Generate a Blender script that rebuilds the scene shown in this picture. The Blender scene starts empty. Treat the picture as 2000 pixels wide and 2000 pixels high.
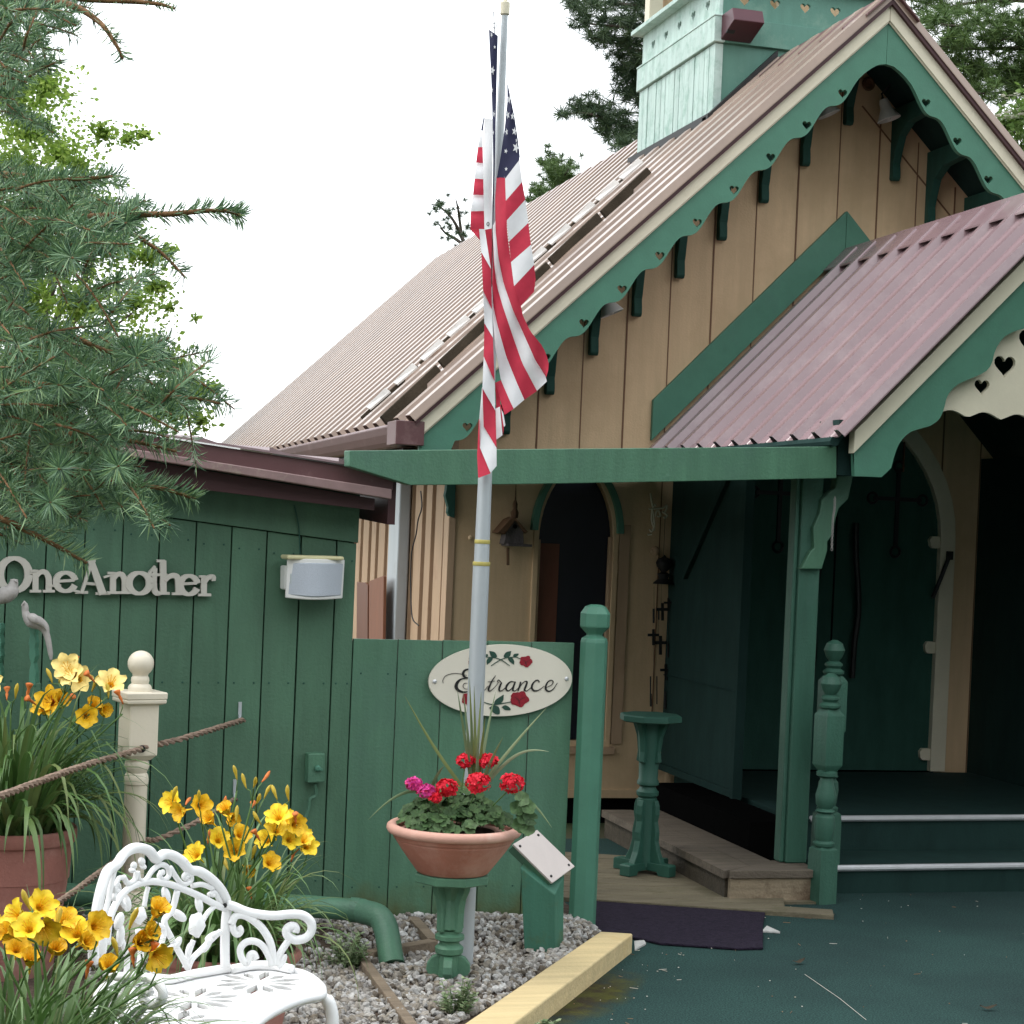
import bpy, bmesh, math, random
from math import sin, cos, pi, radians, sqrt, atan2, hypot
from mathutils import Vector, Matrix
from mathutils.geometry import tessellate_polygon
random.seed(7)
SC = bpy.context.scene
COL = SC.collection
V = Vector

# ------------------------------------------------------------------ camera
FPX, CX, CY = 3613.9, 1000.0, 1105.0
YAW, PITCH, ROLL = .2694, -.0178, .0428
EYE = V((-4.6702, -9.5038, 1.55))
_f = V((sin(YAW)*cos(PITCH), cos(YAW)*cos(PITCH), sin(PITCH)))
_r = V((cos(YAW), -sin(YAW), 0)); _u = _r.cross(_f)
CR = cos(ROLL)*_r + sin(ROLL)*_u
CU = -sin(ROLL)*_r + cos(ROLL)*_u
CF = _f
cd = bpy.data.cameras.new('camera'); cam = bpy.data.objects.new('camera', cd); COL.objects.link(cam)
cam.matrix_world = Matrix(((CR.x, CU.x, -CF.x, EYE.x), (CR.y, CU.y, -CF.y, EYE.y), (CR.z, CU.z, -CF.z, EYE.z), (0, 0, 0, 1)))
cd.sensor_width = 36; cd.sensor_height = 36; cd.sensor_fit = 'HORIZONTAL'
cd.lens = 36*FPX/2000; cd.shift_y = (CY-1000)/2000; cd.clip_start = .05; cd.clip_end = 2000
SC.camera = cam

# ------------------------------------------------------------------ light
SUN_EL, SUN_ROT = radians(56), radians(282)
w = bpy.data.worlds.new("World"); SC.world = w; w.use_nodes = True
nt = w.node_tree; nt.nodes.clear()
out = nt.nodes.new('ShaderNodeOutputWorld'); bg = nt.nodes.new('ShaderNodeBackground'); bg.inputs[1].default_value = .12
sky = nt.nodes.new('ShaderNodeTexSky'); sky.sky_type = 'NISHITA'; sky.sun_disc = False
sky.sun_elevation = SUN_EL; sky.sun_rotation = SUN_ROT; sky.dust_density = 3; sky.air_density = 1.2
mx = nt.nodes.new('ShaderNodeMixRGB'); mx.inputs[0].default_value = .90
mx.inputs[2].default_value = (8.6, 8.9, 9.1, 1)          # bright closed cloud cover
nt.links.new(sky.outputs[0], mx.inputs[1]); nt.links.new(mx.outputs[0], bg.inputs[0]); nt.links.new(bg.outputs[0], out.inputs[0])
sd = bpy.data.lights.new('sun', 'SUN'); sd.energy = .6; sd.angle = radians(20); sd.color = (1, .96, .9)
sun = bpy.data.objects.new('sun', sd); COL.objects.link(sun)
_d = V((sin(SUN_ROT)*cos(SUN_EL), cos(SUN_ROT)*cos(SUN_EL), sin(SUN_EL)))
sun.rotation_euler = (-_d).to_track_quat('-Z', 'Y').to_euler(); sun.location = (0, -5, 15)
SC.view_settings.view_transform = 'Standard'; SC.view_settings.look = 'None'; SC.view_settings.gamma = 1
SC.view_settings.use_curve_mapping = False
SC.view_settings.exposure = 1.12
SC.render.engine = 'CYCLES'
SC.cycles.max_bounces = 8

# ------------------------------------------------------------------ pixel of the photograph (2000 wide) -> a point on a real plane
def ray(x, y): return CR*((x-CX)/FPX) - CU*((y-CY)/FPX) + CF
def gz(x, y, z=0.): d = ray(x, y); return EYE + d*((z-EYE.z)/d.z)
def ay(x, y, Y): d = ray(x, y); return EYE + d*((Y-EYE.y)/d.y)
def ax(x, y, X): d = ray(x, y); return EYE + d*((X-EYE.x)/d.x)
def ad(x, y, D): return EYE + ray(x, y)*D
def aw(x, y, A, B):
    n = V((-(B[1]-A[1]), B[0]-A[0])); d = ray(x, y)
    t = ((V(A[:2])-EYE.xy) @ n)/(d.xy @ n); return EYE + d*t
def PY(Y): return lambda x, y: ay(x, y, Y)
def PX(X): return lambda x, y: ax(x, y, X)
def PZ(Z): return lambda x, y: gz(x, y, Z)
def PW(A, B): return lambda x, y: aw(x, y, A, B)
def crop(ox, oy, s): return lambda p: (ox+p[0]/s, oy+p[1]/s)
RIGHT = V((cos(YAW), -sin(YAW), 0)); FWD = V((sin(YAW), cos(YAW), 0))
def lat(l, d, z=0.): p = EYE + RIGHT*l + FWD*d; return V((p.x, p.y, z))

# ------------------------------------------------------------------ mesh collecting
class MB:
    def __init__(s): s.v = []; s.f = []; s.m = []
    def add(s, vs, fs, m=0):
        b = len(s.v); s.v += [V(p) for p in vs]
        for f in fs: s.f.append(tuple(b+i for i in f)); s.m.append(m)
    def quad(s, a, b, c, d, m=0): s.add([a, b, c, d], [(0, 1, 2, 3)], m)
    def box(s, c, size, rot=None, m=0):
        hx, hy, hz = (k/2 for k in size); R = rot if rot is not None else Matrix.Identity(3)
        if isinstance(R, (int, float)): R = Matrix.Rotation(R, 3, 'Z')
        vs = [V(c)+R @ V((sx*hx, sy*hy, sz*hz)) for sx in (-1, 1) for sy in (-1, 1) for sz in (-1, 1)]
        s.add(vs, [(0, 1, 3, 2), (4, 6, 7, 5), (0, 4, 5, 1), (2, 3, 7, 6), (0, 2, 6, 4), (1, 5, 7, 3)], m)
    def bx(s, x0, x1, y0, y1, z0, z1, m=0): s.box(((x0+x1)/2, (y0+y1)/2, (z0+z1)/2), (abs(x1-x0), abs(y1-y0), abs(z1-z0)), None, m)
    def slab(s, loops, fn, off, m=0, mb=None):
        """flat shape: loops of 2D points (outer first, then holes) mapped by fn; off = vector to the back"""
        off = V(off); flat = [p for l in loops for p in l]; n = len(flat)
        tr = tessellate_polygon([[V((p[0], p[1], 0)) for p in l] for l in loops])
        F = [fn(*p) for p in flat]; vs = F+[p+off for p in F]
        fs = [tuple(t) for t in tr]+[tuple(n+i for i in reversed(t)) for t in tr]
        s.add(vs, fs, m); b0 = 0; sides = []
        for l in loops:
            k = len(l)
            for i in range(k): j = (i+1) % k; sides.append((b0+i, b0+j, n+b0+j, n+b0+i))
            b0 += k
        b = len(s.v)-2*n
        for f in sides: s.f.append(tuple(b+i for i in f)); s.m.append(m if mb is None else mb)
    def tube(s, pts, r, n=8, m=0, cap=True, flat=None):
        pts = [V(p) for p in pts]; k = len(pts); rr = r if isinstance(r, (list, tuple)) else [r]*k
        T = []
        for i in range(k):
            t = pts[min(i+1, k-1)]-pts[max(i-1, 0)]; T.append(t.normalized() if t.length > 1e-9 else V((0, 0, 1)))
        a = T[0].orthogonal().normalized() if flat is None else (V(flat)-T[0]*(V(flat) @ T[0])).normalized(); vs = []
        for i in range(k):
            if i: a = (a-T[i]*(a @ T[i])); a = a.normalized() if a.length > 1e-6 else T[i].orthogonal().normalized()
            b = T[i].cross(a)
            for j in range(n): an = 2*pi*j/n; vs.append(pts[i]+(a*cos(an)+b*sin(an))*rr[i])
        fs = [(i*n+j, i*n+(j+1) % n, (i+1)*n+(j+1) % n, (i+1)*n+j) for i in range(k-1) for j in range(n)]
        if cap: fs += [tuple(reversed(range(n))), tuple((k-1)*n+j for j in range(n))]
        s.add(vs, fs, m)
    def lathe(s, prof, c, n=20, m=0, rot0=0., cap=True, axis=None):
        """prof: (radius, height) pairs from the bottom up"""
        c = V(c); vs = []; Q = axis.to_track_quat('Z', 'Y').to_matrix() if axis is not None else Matrix.Identity(3)
        for r, z in prof:
            for j in range(n): a = rot0+2*pi*j/n; vs.append(c+Q @ V((r*cos(a), r*sin(a), z)))
        k = len(prof)
        fs = [(i*n+j, i*n+(j+1) % n, (i+1)*n+(j+1) % n, (i+1)*n+j) for i in range(k-1) for j in range(n)]
        if cap: fs += [tuple(reversed(range(n))), tuple((k-1)*n+j for j in range(n))]
        s.add(vs, fs, m)
    def ball(s, c, r, n=12, m=0, sz=1.):
        s.lathe([(max(r*sin(pi*i/n), 1e-4), -r*sz*cos(pi*i/n)) for i in range(n+1)], c, n+4, m)

LOC = {}
# the roof and all it carries was first measured on a plane 0.35 m too deep; this puts it where the eaves overhang shows it is
RS = [False]; KS, OS = .9627, (-.1742, -.3545, .0578)
def resurvey(p): return V((p[0]*KS+OS[0], p[1]*KS+OS[1], p[2]*KS+OS[2]))
def build(name, mb, mat, parent=None, smooth=False, bevel=0., base=None, recalc=True, ang=35):
    me = bpy.data.meshes.new(name)
    o0 = V(LOC.get(parent.name, (0, 0, 0))) if parent is not None else V(base if base is not None else (0, 0, 0))
    me.from_pydata([(resurvey(p) if RS[0] else p)-o0 for p in mb.v], [], mb.f)
    mats = mat if isinstance(mat, (list, tuple)) else [mat]
    for x in mats: me.materials.append(x)
    me.polygons.foreach_set('material_index', mb.m)
    if recalc:
        b = bmesh.new(); b.from_mesh(me); bmesh.ops.recalc_face_normals(b, faces=b.faces); b.to_mesh(me); b.free()
    if smooth:
        me.polygons.foreach_set('use_smooth', [True]*len(me.polygons))
        if ang < 180: me.set_sharp_from_angle(angle=radians(ang))
    me.update()
    o = bpy.data.objects.new(name, me); COL.objects.link(o)
    if parent is not None: o.parent = parent; LOC[o.name] = o0
    else: o.location = o0; LOC[o.name] = o0
    if bevel:
        md = o.modifiers.new('bevel', 'BEVEL'); md.width = bevel; md.segments = 2; md.limit_method = 'ANGLE'; md.angle_limit = radians(40)
    return o
def tag(o, label, cat, group=None, kind=None):
    if label: o['label'] = label
    if cat: o['category'] = cat
    if group: o['group'] = group
    if kind: o['kind'] = kind
    return o
def thing(name, label, cat, loc, group=None):
    o = bpy.data.objects.new(name, None); COL.objects.link(o); o.location = loc; o.empty_display_size = .1
    LOC[o.name] = V(loc); return tag(o, label, cat, group)
def struct(name, mb, mat, **k):
    o = build(name, mb, mat, **k); o['kind'] = 'structure'; return o
def dup(root, loc, label=None, group=None):
    r = root.copy(); COL.objects.link(r); r.location = loc; LOC[r.name] = V(loc)
    if label: r['label'] = label
    if group: r['group'] = group
    for ch in list(root.children):
        c = ch.copy(); COL.objects.link(c); c.parent = r
        for g in list(ch.children):
            d = g.copy(); COL.objects.link(d); d.parent = c
    return r
def smooth_line(pts, k=6):
    """Catmull-Rom through the points (any dimension)"""
    P = [V(p) for p in pts]
    if len(P) < 3: return P
    P = [P[0]*2-P[1]]+P+[P[-1]*2-P[-2]]; o = []
    for i in range(1, len(P)-2):
        a, b, c, d = P[i-1:i+3]
        for j in range(k):
            t = j/k; o.append(((b*2)+(c-a)*t+(a*2-b*5+c*4-d)*t*t+(b*3-a-c*3+d)*t*t*t)*.5)
    o.append(P[-2]); return o

# ------------------------------------------------------------------ materials
def nodes(name):
    m = bpy.data.materials.new(name); m.use_nodes = True; t = m.node_tree
    return m, t, t.nodes['Principled BSDF'], t.nodes.new, t.links.new
def srgb(r, g, b):
    f = lambda c: (c/255/12.92) if c <= 10 else ((c/255+.055)/1.055)**2.4
    return (f(r), f(g), f(b))
def paint(name, rgb, rough=.55, var=.18, bump=.15, scale=(14, 14, 3), spec=.4, dirt=None, dscale=3., metallic=0., fine=90., dlo=.55, dhi=.72, coat=0., boards=0., algae=None):
    m, t, p, N, L = nodes(name)
    tc = N('ShaderNodeTexCoord'); mp = N('ShaderNodeMapping'); mp.inputs['Scale'].default_value = scale
    L(tc.outputs['Object'], mp.inputs[0])
    n1 = N('ShaderNodeTexNoise'); n1.inputs['Scale'].default_value = 1; n1.inputs['Detail'].default_value = 6; n1.inputs['Roughness'].default_value = .65
    L(mp.outputs[0], n1.inputs[0])
    mr = N('ShaderNodeMapRange'); mr.inputs[1].default_value = .3; mr.inputs[2].default_value = .7
    mr.inputs[3].default_value = 1-var; mr.inputs[4].default_value = 1+var*.7; L(n1.outputs[0], mr.inputs[0])
    mul = N('ShaderNodeVectorMath'); mul.operation = 'SCALE'; mul.inputs[0].default_value = rgb; L(mr.outputs[0], mul.inputs['Scale'])
    col = mul.outputs[0]
    if dirt:
        n2 = N('ShaderNodeTexNoise'); n2.inputs['Scale'].default_value = dscale; n2.inputs['Detail'].default_value = 8; n2.inputs['Roughness'].default_value = .7
        L(tc.outputs['Object'], n2.inputs[0]); r2 = N('ShaderNodeMapRange'); r2.inputs[1].default_value = dlo; r2.inputs[2].default_value = dhi
        L(n2.outputs[0], r2.inputs[0]); mixc = N('ShaderNodeMixRGB'); mixc.inputs[2].default_value = (*dirt, 1)
        L(r2.outputs[0], mixc.inputs[0]); L(col, mixc.inputs[1]); col = mixc.outputs[0]
    if boards:
        g = N('ShaderNodeNewGeometry'); rb_ = N('ShaderNodeMapRange'); rb_.inputs[3].default_value = 1-boards; rb_.inputs[4].default_value = 1+boards
        L(g.outputs['Random Per Island'], rb_.inputs[0]); s2 = N('ShaderNodeVectorMath'); s2.operation = 'SCALE'; L(col, s2.inputs[0]); L(rb_.outputs[0], s2.inputs['Scale']); col = s2.outputs[0]
        # pale scuffs where the paint has worn through along the grain
        n4 = N('ShaderNodeTexNoise'); n4.inputs['Scale'].default_value = 1; n4.inputs['Detail'].default_value = 10; n4.inputs['Roughness'].default_value = .75
        m4 = N('ShaderNodeMapping'); m4.inputs['Scale'].default_value = (38, 38, 5); L(tc.outputs['Object'], m4.inputs[0]); L(m4.outputs[0], n4.inputs[0])
        r4 = N('ShaderNodeMapRange'); r4.inputs[1].default_value = .66; r4.inputs[2].default_value = .78; r4.inputs[4].default_value = .55; L(n4.outputs[0], r4.inputs[0])
        x4 = N('ShaderNodeMixRGB'); x4.inputs[2].default_value = (rgb[0]*1.5+.035, rgb[1]*1.25+.035, rgb[2]*1.3+.035, 1); L(r4.outputs[0], x4.inputs[0]); L(col, x4.inputs[1]); col = x4.outputs[0]
    if algae:
        sx = N('ShaderNodeSeparateXYZ'); L(tc.outputs['Object'], sx.inputs[0]); n5 = N('ShaderNodeTexNoise'); n5.inputs['Scale'].default_value = 7; n5.inputs['Detail'].default_value = 7; L(tc.outputs['Object'], n5.inputs[0])
        a5 = N('ShaderNodeMath'); a5.operation = 'MULTIPLY_ADD'; a5.inputs[1].default_value = .42; L(n5.outputs[0], a5.inputs[0]); k5 = N('ShaderNodeMath'); k5.operation = 'MULTIPLY'; k5.inputs[1].default_value = -1; L(sx.outputs[2], k5.inputs[0]); L(k5.outputs[0], a5.inputs[2])
        r5 = N('ShaderNodeMapRange'); r5.inputs[1].default_value = .02; r5.inputs[2].default_value = .16; r5.inputs[4].default_value = .75; L(a5.outputs[0], r5.inputs[0])
        x5 = N('ShaderNodeMixRGB'); x5.inputs[2].default_value = (*algae, 1); L(r5.outputs[0], x5.inputs[0]); L(col, x5.inputs[1]); col = x5.outputs[0]
    L(col, p.inputs['Base Color'])
    p.inputs['Roughness'].default_value = rough; p.inputs['Specular IOR Level'].default_value = spec; p.inputs['Metallic'].default_value = metallic
    p.inputs['Coat Weight'].default_value = coat
    if bump:
        n3 = N('ShaderNodeTexNoise'); n3.inputs['Scale'].default_value = fine; n3.inputs['Detail'].default_value = 3
        L(mp.outputs[0] if fine < 20 else tc.outputs['Object'], n3.inputs[0])
        ad_ = N('ShaderNodeMath'); ad_.operation = 'ADD'; L(n1.outputs[0], ad_.inputs[0]); L(n3.outputs[0], ad_.inputs[1])
        bp = N('ShaderNodeBump'); bp.inputs['Strength'].default_value = bump; bp.inputs['Distance'].default_value = .01
        L(ad_.outputs[0], bp.inputs['Height']); L(bp.outputs[0], p.inputs['Normal'])
    return m
def island(name, cols, rough=.6, trans=0., spec=.3, noise=None, tcol=None):
    """colour picked at random for every loose piece (leaf, stone)"""
    m, t, p, N, L = nodes(name)
    g = N('ShaderNodeNewGeometry'); cr = N('ShaderNodeValToRGB'); e = cr.color_ramp.elements
    for i, c in enumerate(cols):
        q = i/(len(cols)-1) if len(cols) > 1 else 0
        if i == 0: e[0].position = 0; e[0].color = (*c, 1)
        elif i == len(cols)-1: e[-1].position = 1; e[-1].color = (*c, 1)
        else: x = e.new(q); x.color = (*c, 1)
    L(g.outputs['Random Per Island'], cr.inputs[0]); col = cr.outputs[0]
    if noise:
        tc = N('ShaderNodeTexCoord'); n = N('ShaderNodeTexNoise'); n.inputs['Scale'].default_value = noise; n.inputs['Detail'].default_value = 4
        L(tc.outputs['Object'], n.inputs[0]); mr = N('ShaderNodeMapRange'); mr.inputs[1].default_value = .3; mr.inputs[2].default_value = .7
        mr.inputs[3].default_value = .62; mr.inputs[4].default_value = 1.3; L(n.outputs[0], mr.inputs[0])
        sc = N('ShaderNodeVectorMath'); sc.operation = 'SCALE'; L(col, sc.inputs[0]); L(mr.outputs[0], sc.inputs['Scale']); col = sc.outputs[0]
    L(col, p.inputs['Base Color']); p.inputs['Roughness'].default_value = rough; p.inputs['Specular IOR Level'].default_value = spec
    if trans:
        tb = N('ShaderNodeBsdfTranslucent'); ms = N('ShaderNodeMixShader'); ms.inputs[0].default_value = trans
        L(col, tb.inputs[0]); o = t.nodes['Material Output']; L(p.outputs[0], ms.inputs[1]); L(tb.outputs[0], ms.inputs[2]); L(ms.outputs[0], o.inputs[0])
    return m
M = {}
G0 = (.075, .182, .112)
ALG = (.075, .085, .025)
M['green'] = paint('green_paint', G0, .5, .18, .2, (16, 16, 2.2), dirt=(.062, .135, .10), dscale=2.2, dlo=.45, dhi=.75, boards=.07)
M['green_shed'] = paint('green_wall_paint', (.068, .152, .094), .6, .18, .2, (16, 16, 2.0), dirt=(.062, .124, .080), dscale=1.8, dlo=.45, dhi=.8, boards=.09)
M['green_fence'] = paint('green_fence_paint', (.078, .182, .113), .55, .18, .2, (16, 16, 2.2), dirt=(.072, .150, .108), dscale=2.2, dlo=.45, dhi=.75, boards=.08, algae=(.085, .095, .030))
M['green_shade'] = paint('shaded_green_post_paint', (.036, .110, .075), .55, .2, .2, (16, 16, 2.2), dirt=(.05, .12, .09), dscale=3, boards=.05)  # darker copy of the green paint, porch shade put into its colour
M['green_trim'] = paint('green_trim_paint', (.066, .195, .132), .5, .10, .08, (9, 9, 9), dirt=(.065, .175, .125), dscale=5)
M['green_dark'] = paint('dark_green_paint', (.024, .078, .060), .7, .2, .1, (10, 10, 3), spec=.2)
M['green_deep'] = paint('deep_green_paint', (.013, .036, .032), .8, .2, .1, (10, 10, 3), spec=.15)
M['green_lit_weathered'] = paint('lit_weathered_pale_green_paint', (.47, .60, .555), .7, .16, .25, (22, 22, 1.6), dirt=(.27, .42, .36), dscale=9, dlo=.50, dhi=.70)  # weathered pale paint, with brighter light on the left face put into its colour
M['green_belfry'] = paint('belfry_green_paint', (.10, .235, .185), .6, .12, .1, (12, 12, 2), dirt=(.16, .29, .23), dscale=5)
M['tan'] = paint('tan_wall_paint', (.62, .445, .27), .7, .13, .16, (11, 11, 1.0), dirt=(.50, .35, .205), dscale=1.6, dlo=.44, dhi=.74)
M['tan_dark'] = paint('brown_batten_paint', (.17, .085, .045), .7, .15, .1)
M['tan_side'] = paint('pale_tan_batten_paint', (.42, .285, .18), .7, .14, .12, (12, 12, 1.2), dirt=(.33, .21, .13), dscale=3)
M['brown'] = paint('brown_panel', (.13, .045, .022), .45, .15, .05)
M['cream'] = paint('cream_paint', (.66, .61, .47), .5, .06, .05, (6, 6, 6), dirt=(.58, .53, .40), dscale=4)
M['post_cream'] = paint('cream_post_paint', (.68, .62, .50), .45, .05, .04, (6, 6, 3))
M['maroon'] = paint('maroon_metal', (.115, .050, .052), .42, .15, .03, (3, 3, 3), spec=.5, dirt=(.20, .12, .115), dscale=4)
M['maroon_dark'] = paint('dark_maroon_metal', (.050, .016, .018), .5, .15, .03, (3, 3, 3))
M['roof'] = paint('rib_roof_brown', (.30, .215, .165), .36, .15, .03, (2, 2, 2), spec=.6, dirt=(.23, .165, .13), dscale=2.2, dlo=.42, dhi=.74, coat=.15)
M['porch_roof'] = paint('rib_roof_burgundy', (.24, .158, .17), .27, .10, .03, (2, 2, 2), spec=.7, dirt=(.31, .23, .235), dscale=3.0, dlo=.5, dhi=.75, coat=.35)
M['bark_plank'] = paint('brown_weathered_plank', (.052, .042, .030), .9, .3, .4, (4, 4, 4), spec=.1)
M['glare_flap'] = paint('pale_sky_glare', (.78, .76, .74), .4, .12, .1)  # white colour stands in for sky glare on the roof ribs
M['white_iron'] = paint('white_enamel', (.82, .82, .82), .38, .06, .06, (9, 9, 9), dirt=(.50, .42, .33), dscale=26, dlo=.66, dhi=.76)
M['white'] = paint('white_plastic', (.72, .72, .70), .5, .05, .02)
M['yellowed'] = paint('yellowed_plastic', (.62, .58, .34), .5, .1, .02)
M['grille'] = paint('grey_grille', (.45, .49, .55), .6, .05, .2, (200, 200, 200), fine=400)
M['silver'] = paint('silver_metal', (.62, .63, .65), .38, .08, .02, metallic=.6)
M['galv'] = paint('galvanised_pole', (.42, .455, .475), .45, .10, .03, (5, 5, 1.2), metallic=.2, dirt=(.36, .38, .39), dscale=6)
M['brass'] = paint('yellow_band', (.42, .36, .10), .5, .1, .02)
M['black'] = paint('black_iron', (.012, .012, .013), .55, .2, .05)
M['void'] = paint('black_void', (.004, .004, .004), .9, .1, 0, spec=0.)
M['terra'] = paint('terracotta', (.40, .165, .115), .78, .16, .16, (9, 9, 9), dirt=(.50, .30, .24), dscale=5, dlo=.46, dhi=.72)
M['terra_pale'] = paint('pale_terracotta', (.58, .33, .26), .7, .10, .08, (6, 6, 6), dirt=(.64, .44, .37), dscale=6)
M['terra_pink'] = paint('pinkish_terracotta', (.36, .155, .125), .8, .16, .14, (9, 9, 9), dirt=(.48, .29, .25), dscale=4, dlo=.48, dhi=.74)
M['soil'] = paint('potting_soil', (.055, .026, .016), .95, .45, .9, (60, 60, 60), fine=120)
M['glass'] = paint('dark_window_glass', (.008, .009, .015), .38, .3, 0, (3, 3, 3), spec=.22)
M['glass_brown'] = paint('brown_strip_by_pane', (.16, .058, .034), .5, .15, .03, spec=.2)
M['wood_grey'] = paint('grey_weathered_wood', (.120, .098, .074), .85, .35, .5, (3, 22, 22), dirt=(.075, .064, .045), dscale=4)
M['wood_pale'] = paint('stained_pale_board', (.27, .215, .145), .85, .3, .4, (3, 22, 22), dirt=(.08, .045, .025), dscale=6, dlo=.5, dhi=.7)
M['wood_dark'] = paint('dark_damp_wood', (.055, .045, .030), .85, .35, .5, (3, 22, 22))
M['wood_deck'] = paint('deck_board_wood', (.14, .12, .078), .85, .3, .5, (3, 22, 22), dirt=(.085, .080, .04), dscale=5)
M['timber'] = paint('new_yellow_timber', (.58, .46, .25), .7, .16, .3, (2, 26, 26), dirt=(.52, .37, .16), dscale=5)
M['timber_old'] = paint('old_timber_edge', (.20, .155, .11), .85, .3, .5, (2, 26, 26))
M['rope'] = paint('hemp_rope', (.26, .185, .14), .9, .3, .3, (40, 40, 40))
M['dove'] = paint('grey_stone_paint', (.36, .34, .325), .7, .14, .12, (20, 20, 20), dirt=(.24, .22, .21), dscale=14)
M['letter'] = paint('pale_grey_letter_paint', (.50, .48, .43), .6, .06, .05)
M['sign'] = paint('cream_sign_board', (.69, .65, .55), .45, .03, .02, (4, 4, 4))
M['ink'] = paint('black_sign_ink', (.012, .012, .012), .5, .05, 0)
M['rose_red'] = paint('dark_red_rose_paint', (.26, .010, .022), .5, .25, 0, (90, 90, 90))
M['leaf_ink'] = paint('dark_green_sign_paint', (.02, .065, .045), .5, .2, 0, (60, 60, 60))
M['plaque'] = paint('pale_pink_plaque', (.56, .50, .475), .4, .04, .02)
M['bird_wood'] = paint('grey_birdhouse_wood', (.10, .085, .085), .8, .3, .3, (30, 30, 8))
M['rust'] = paint('rusty_brown_metal', (.12, .060, .028), .7, .3, .2, (30, 30, 30))
M['flood'] = paint('maroon_floodlight_paint', (.075, .020, .030), .4, .1, .02)
M['mat_rug'] = paint('dark_purple_doormat', (.024, .019, .032), .95, .4, .9, (55, 55, 55), fine=120, spec=.1)
M['flag_red'] = paint('red_flag_cloth', (.50, .028, .060), .8, .10, .05, (30, 30, 30))
M['flag_white'] = paint('white_flag_cloth', (.74, .74, .76), .8, .05, .05, (30, 30, 30))
M['flag_blue'] = paint('navy_flag_cloth', (.022, .024, .065), .8, .12, .05, (30, 30, 30))
M['litter'] = island('pale_litter', [(.45, .40, .32), (.62, .60, .55), (.25, .16, .09), (.16, .09, .05)], .8)
M['chip'] = paint('pale_stone_chip', (.45, .45, .43), .8, .15, .3, (40, 40, 40))
M['bell'] = paint('white_bell_enamel', (.62, .60, .57), .35, .08, .02, (9, 9, 9))

# ================================================================== GROUND
def ground_mat():
    m, t, p, N, L = nodes('earth_and_grass')
    tc = N('ShaderNodeTexCoord'); n = N('ShaderNodeTexNoise'); n.inputs['Scale'].default_value = .6; n.inputs['Detail'].default_value = 9
    L(tc.outputs['Object'], n.inputs[0]); r = N('ShaderNodeValToRGB'); r.color_ramp.elements[0].position = .38; r.color_ramp.elements[0].color = (.05, .035, .022, 1)
    r.color_ramp.elements[1].position = .6; r.color_ramp.elements[1].color = (.045, .07, .02, 1)
    L(n.outputs[0], r.inputs[0]); L(r.outputs[0], p.inputs['Base Color']); p.inputs['Roughness'].default_value = .95
    return m
mb = MB(); mb.bx(-300, 300, -60, 400, -.6, -.05); struct('ground', mb, ground_mat())

def carpet_mat():
    m, t, p, N, L = nodes('green_outdoor_carpet')
    tc = N('ShaderNodeTexCoord')
    n = N('ShaderNodeTexNoise'); n.inputs['Scale'].default_value = 1.1; n.inputs['Detail'].default_value = 7; n.inputs['Roughness'].default_value = .6
    L(tc.outputs['Object'], n.inputs[0]); r = N('ShaderNodeValToRGB'); e = r.color_ramp.elements
    e[0].position = .32; e[0].color = (.013, .030, .029, 1); e[1].position = .70; e[1].color = (.020, .050, .045, 1)
    L(n.outputs[0], r.inputs[0])
    f = N('ShaderNodeTexNoise'); f.inputs['Scale'].default_value = 170; f.inputs['Detail'].default_value = 2; L(tc.outputs['Object'], f.inputs[0])
    mr = N('ShaderNodeMapRange'); mr.inputs[1].default_value = .3; mr.inputs[2].default_value = .7; mr.inputs[3].default_value = .45; mr.inputs[4].default_value = 1.75; L(f.outputs[0], mr.inputs[0])
    sc = N('ShaderNodeVectorMath'); sc.operation = 'SCALE'; L(r.outputs[0], sc.inputs[0]); L(mr.outputs[0], sc.inputs['Scale'])
    # moss and dirt washed out along the timber edging
    mp = N('ShaderNodeMapping'); mp.vector_type = 'TEXTURE'; mp.inputs['Location'].default_value = (-2.74, -3.62, 0); mp.inputs['Rotation'].default_value = (0, 0, radians(51)); mp.inputs['Scale'].default_value = (.62, .20, 1)
    L(tc.outputs['Object'], mp.inputs[0]); gr = N('ShaderNodeTexGradient'); gr.gradient_type = 'SPHERICAL'; L(mp.outputs[0], gr.inputs[0])
    n2 = N('ShaderNodeTexNoise'); n2.inputs['Scale'].default_value = 9; n2.inputs['Detail'].default_value = 8; n2.inputs['Roughness'].default_value = .7; L(tc.outputs['Object'], n2.inputs[0])
    mu = N('ShaderNodeMath'); mu.operation = 'MULTIPLY'; L(gr.outputs[0], mu.inputs[0]); L(n2.outputs[0], mu.inputs[1])
    r2 = N('ShaderNodeMapRange'); r2.inputs[1].default_value = .10; r2.inputs[2].default_value = .32; L(mu.outputs[0], r2.inputs[0])
    mo = N('ShaderNodeValToRGB'); mo.color_ramp.elements[0].position = .42; mo.color_ramp.elements[0].color = (.030, .024, .014, 1); mo.color_ramp.elements[1].position = .62; mo.color_ramp.elements[1].color = (.060, .062, .014, 1)
    L(n2.outputs[0], mo.inputs[0])
    mixc = N('ShaderNodeMixRGB'); L(r2.outputs[0], mixc.inputs[0]); L(sc.outputs[0], mixc.inputs[1]); L(mo.outputs[0], mixc.inputs[2])
    L(mixc.outputs[0], p.inputs['Base Color']); p.inputs['Roughness'].default_value = .95; p.inputs['Specular IOR Level'].default_value = .15
    bp = N('ShaderNodeBump'); bp.inputs['Strength'].default_value = .5; bp.inputs['Distance'].default_value = .004; L(f.outputs[0], bp.inputs['Height']); L(bp.outputs[0], p.inputs['Normal'])
    return m
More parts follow.
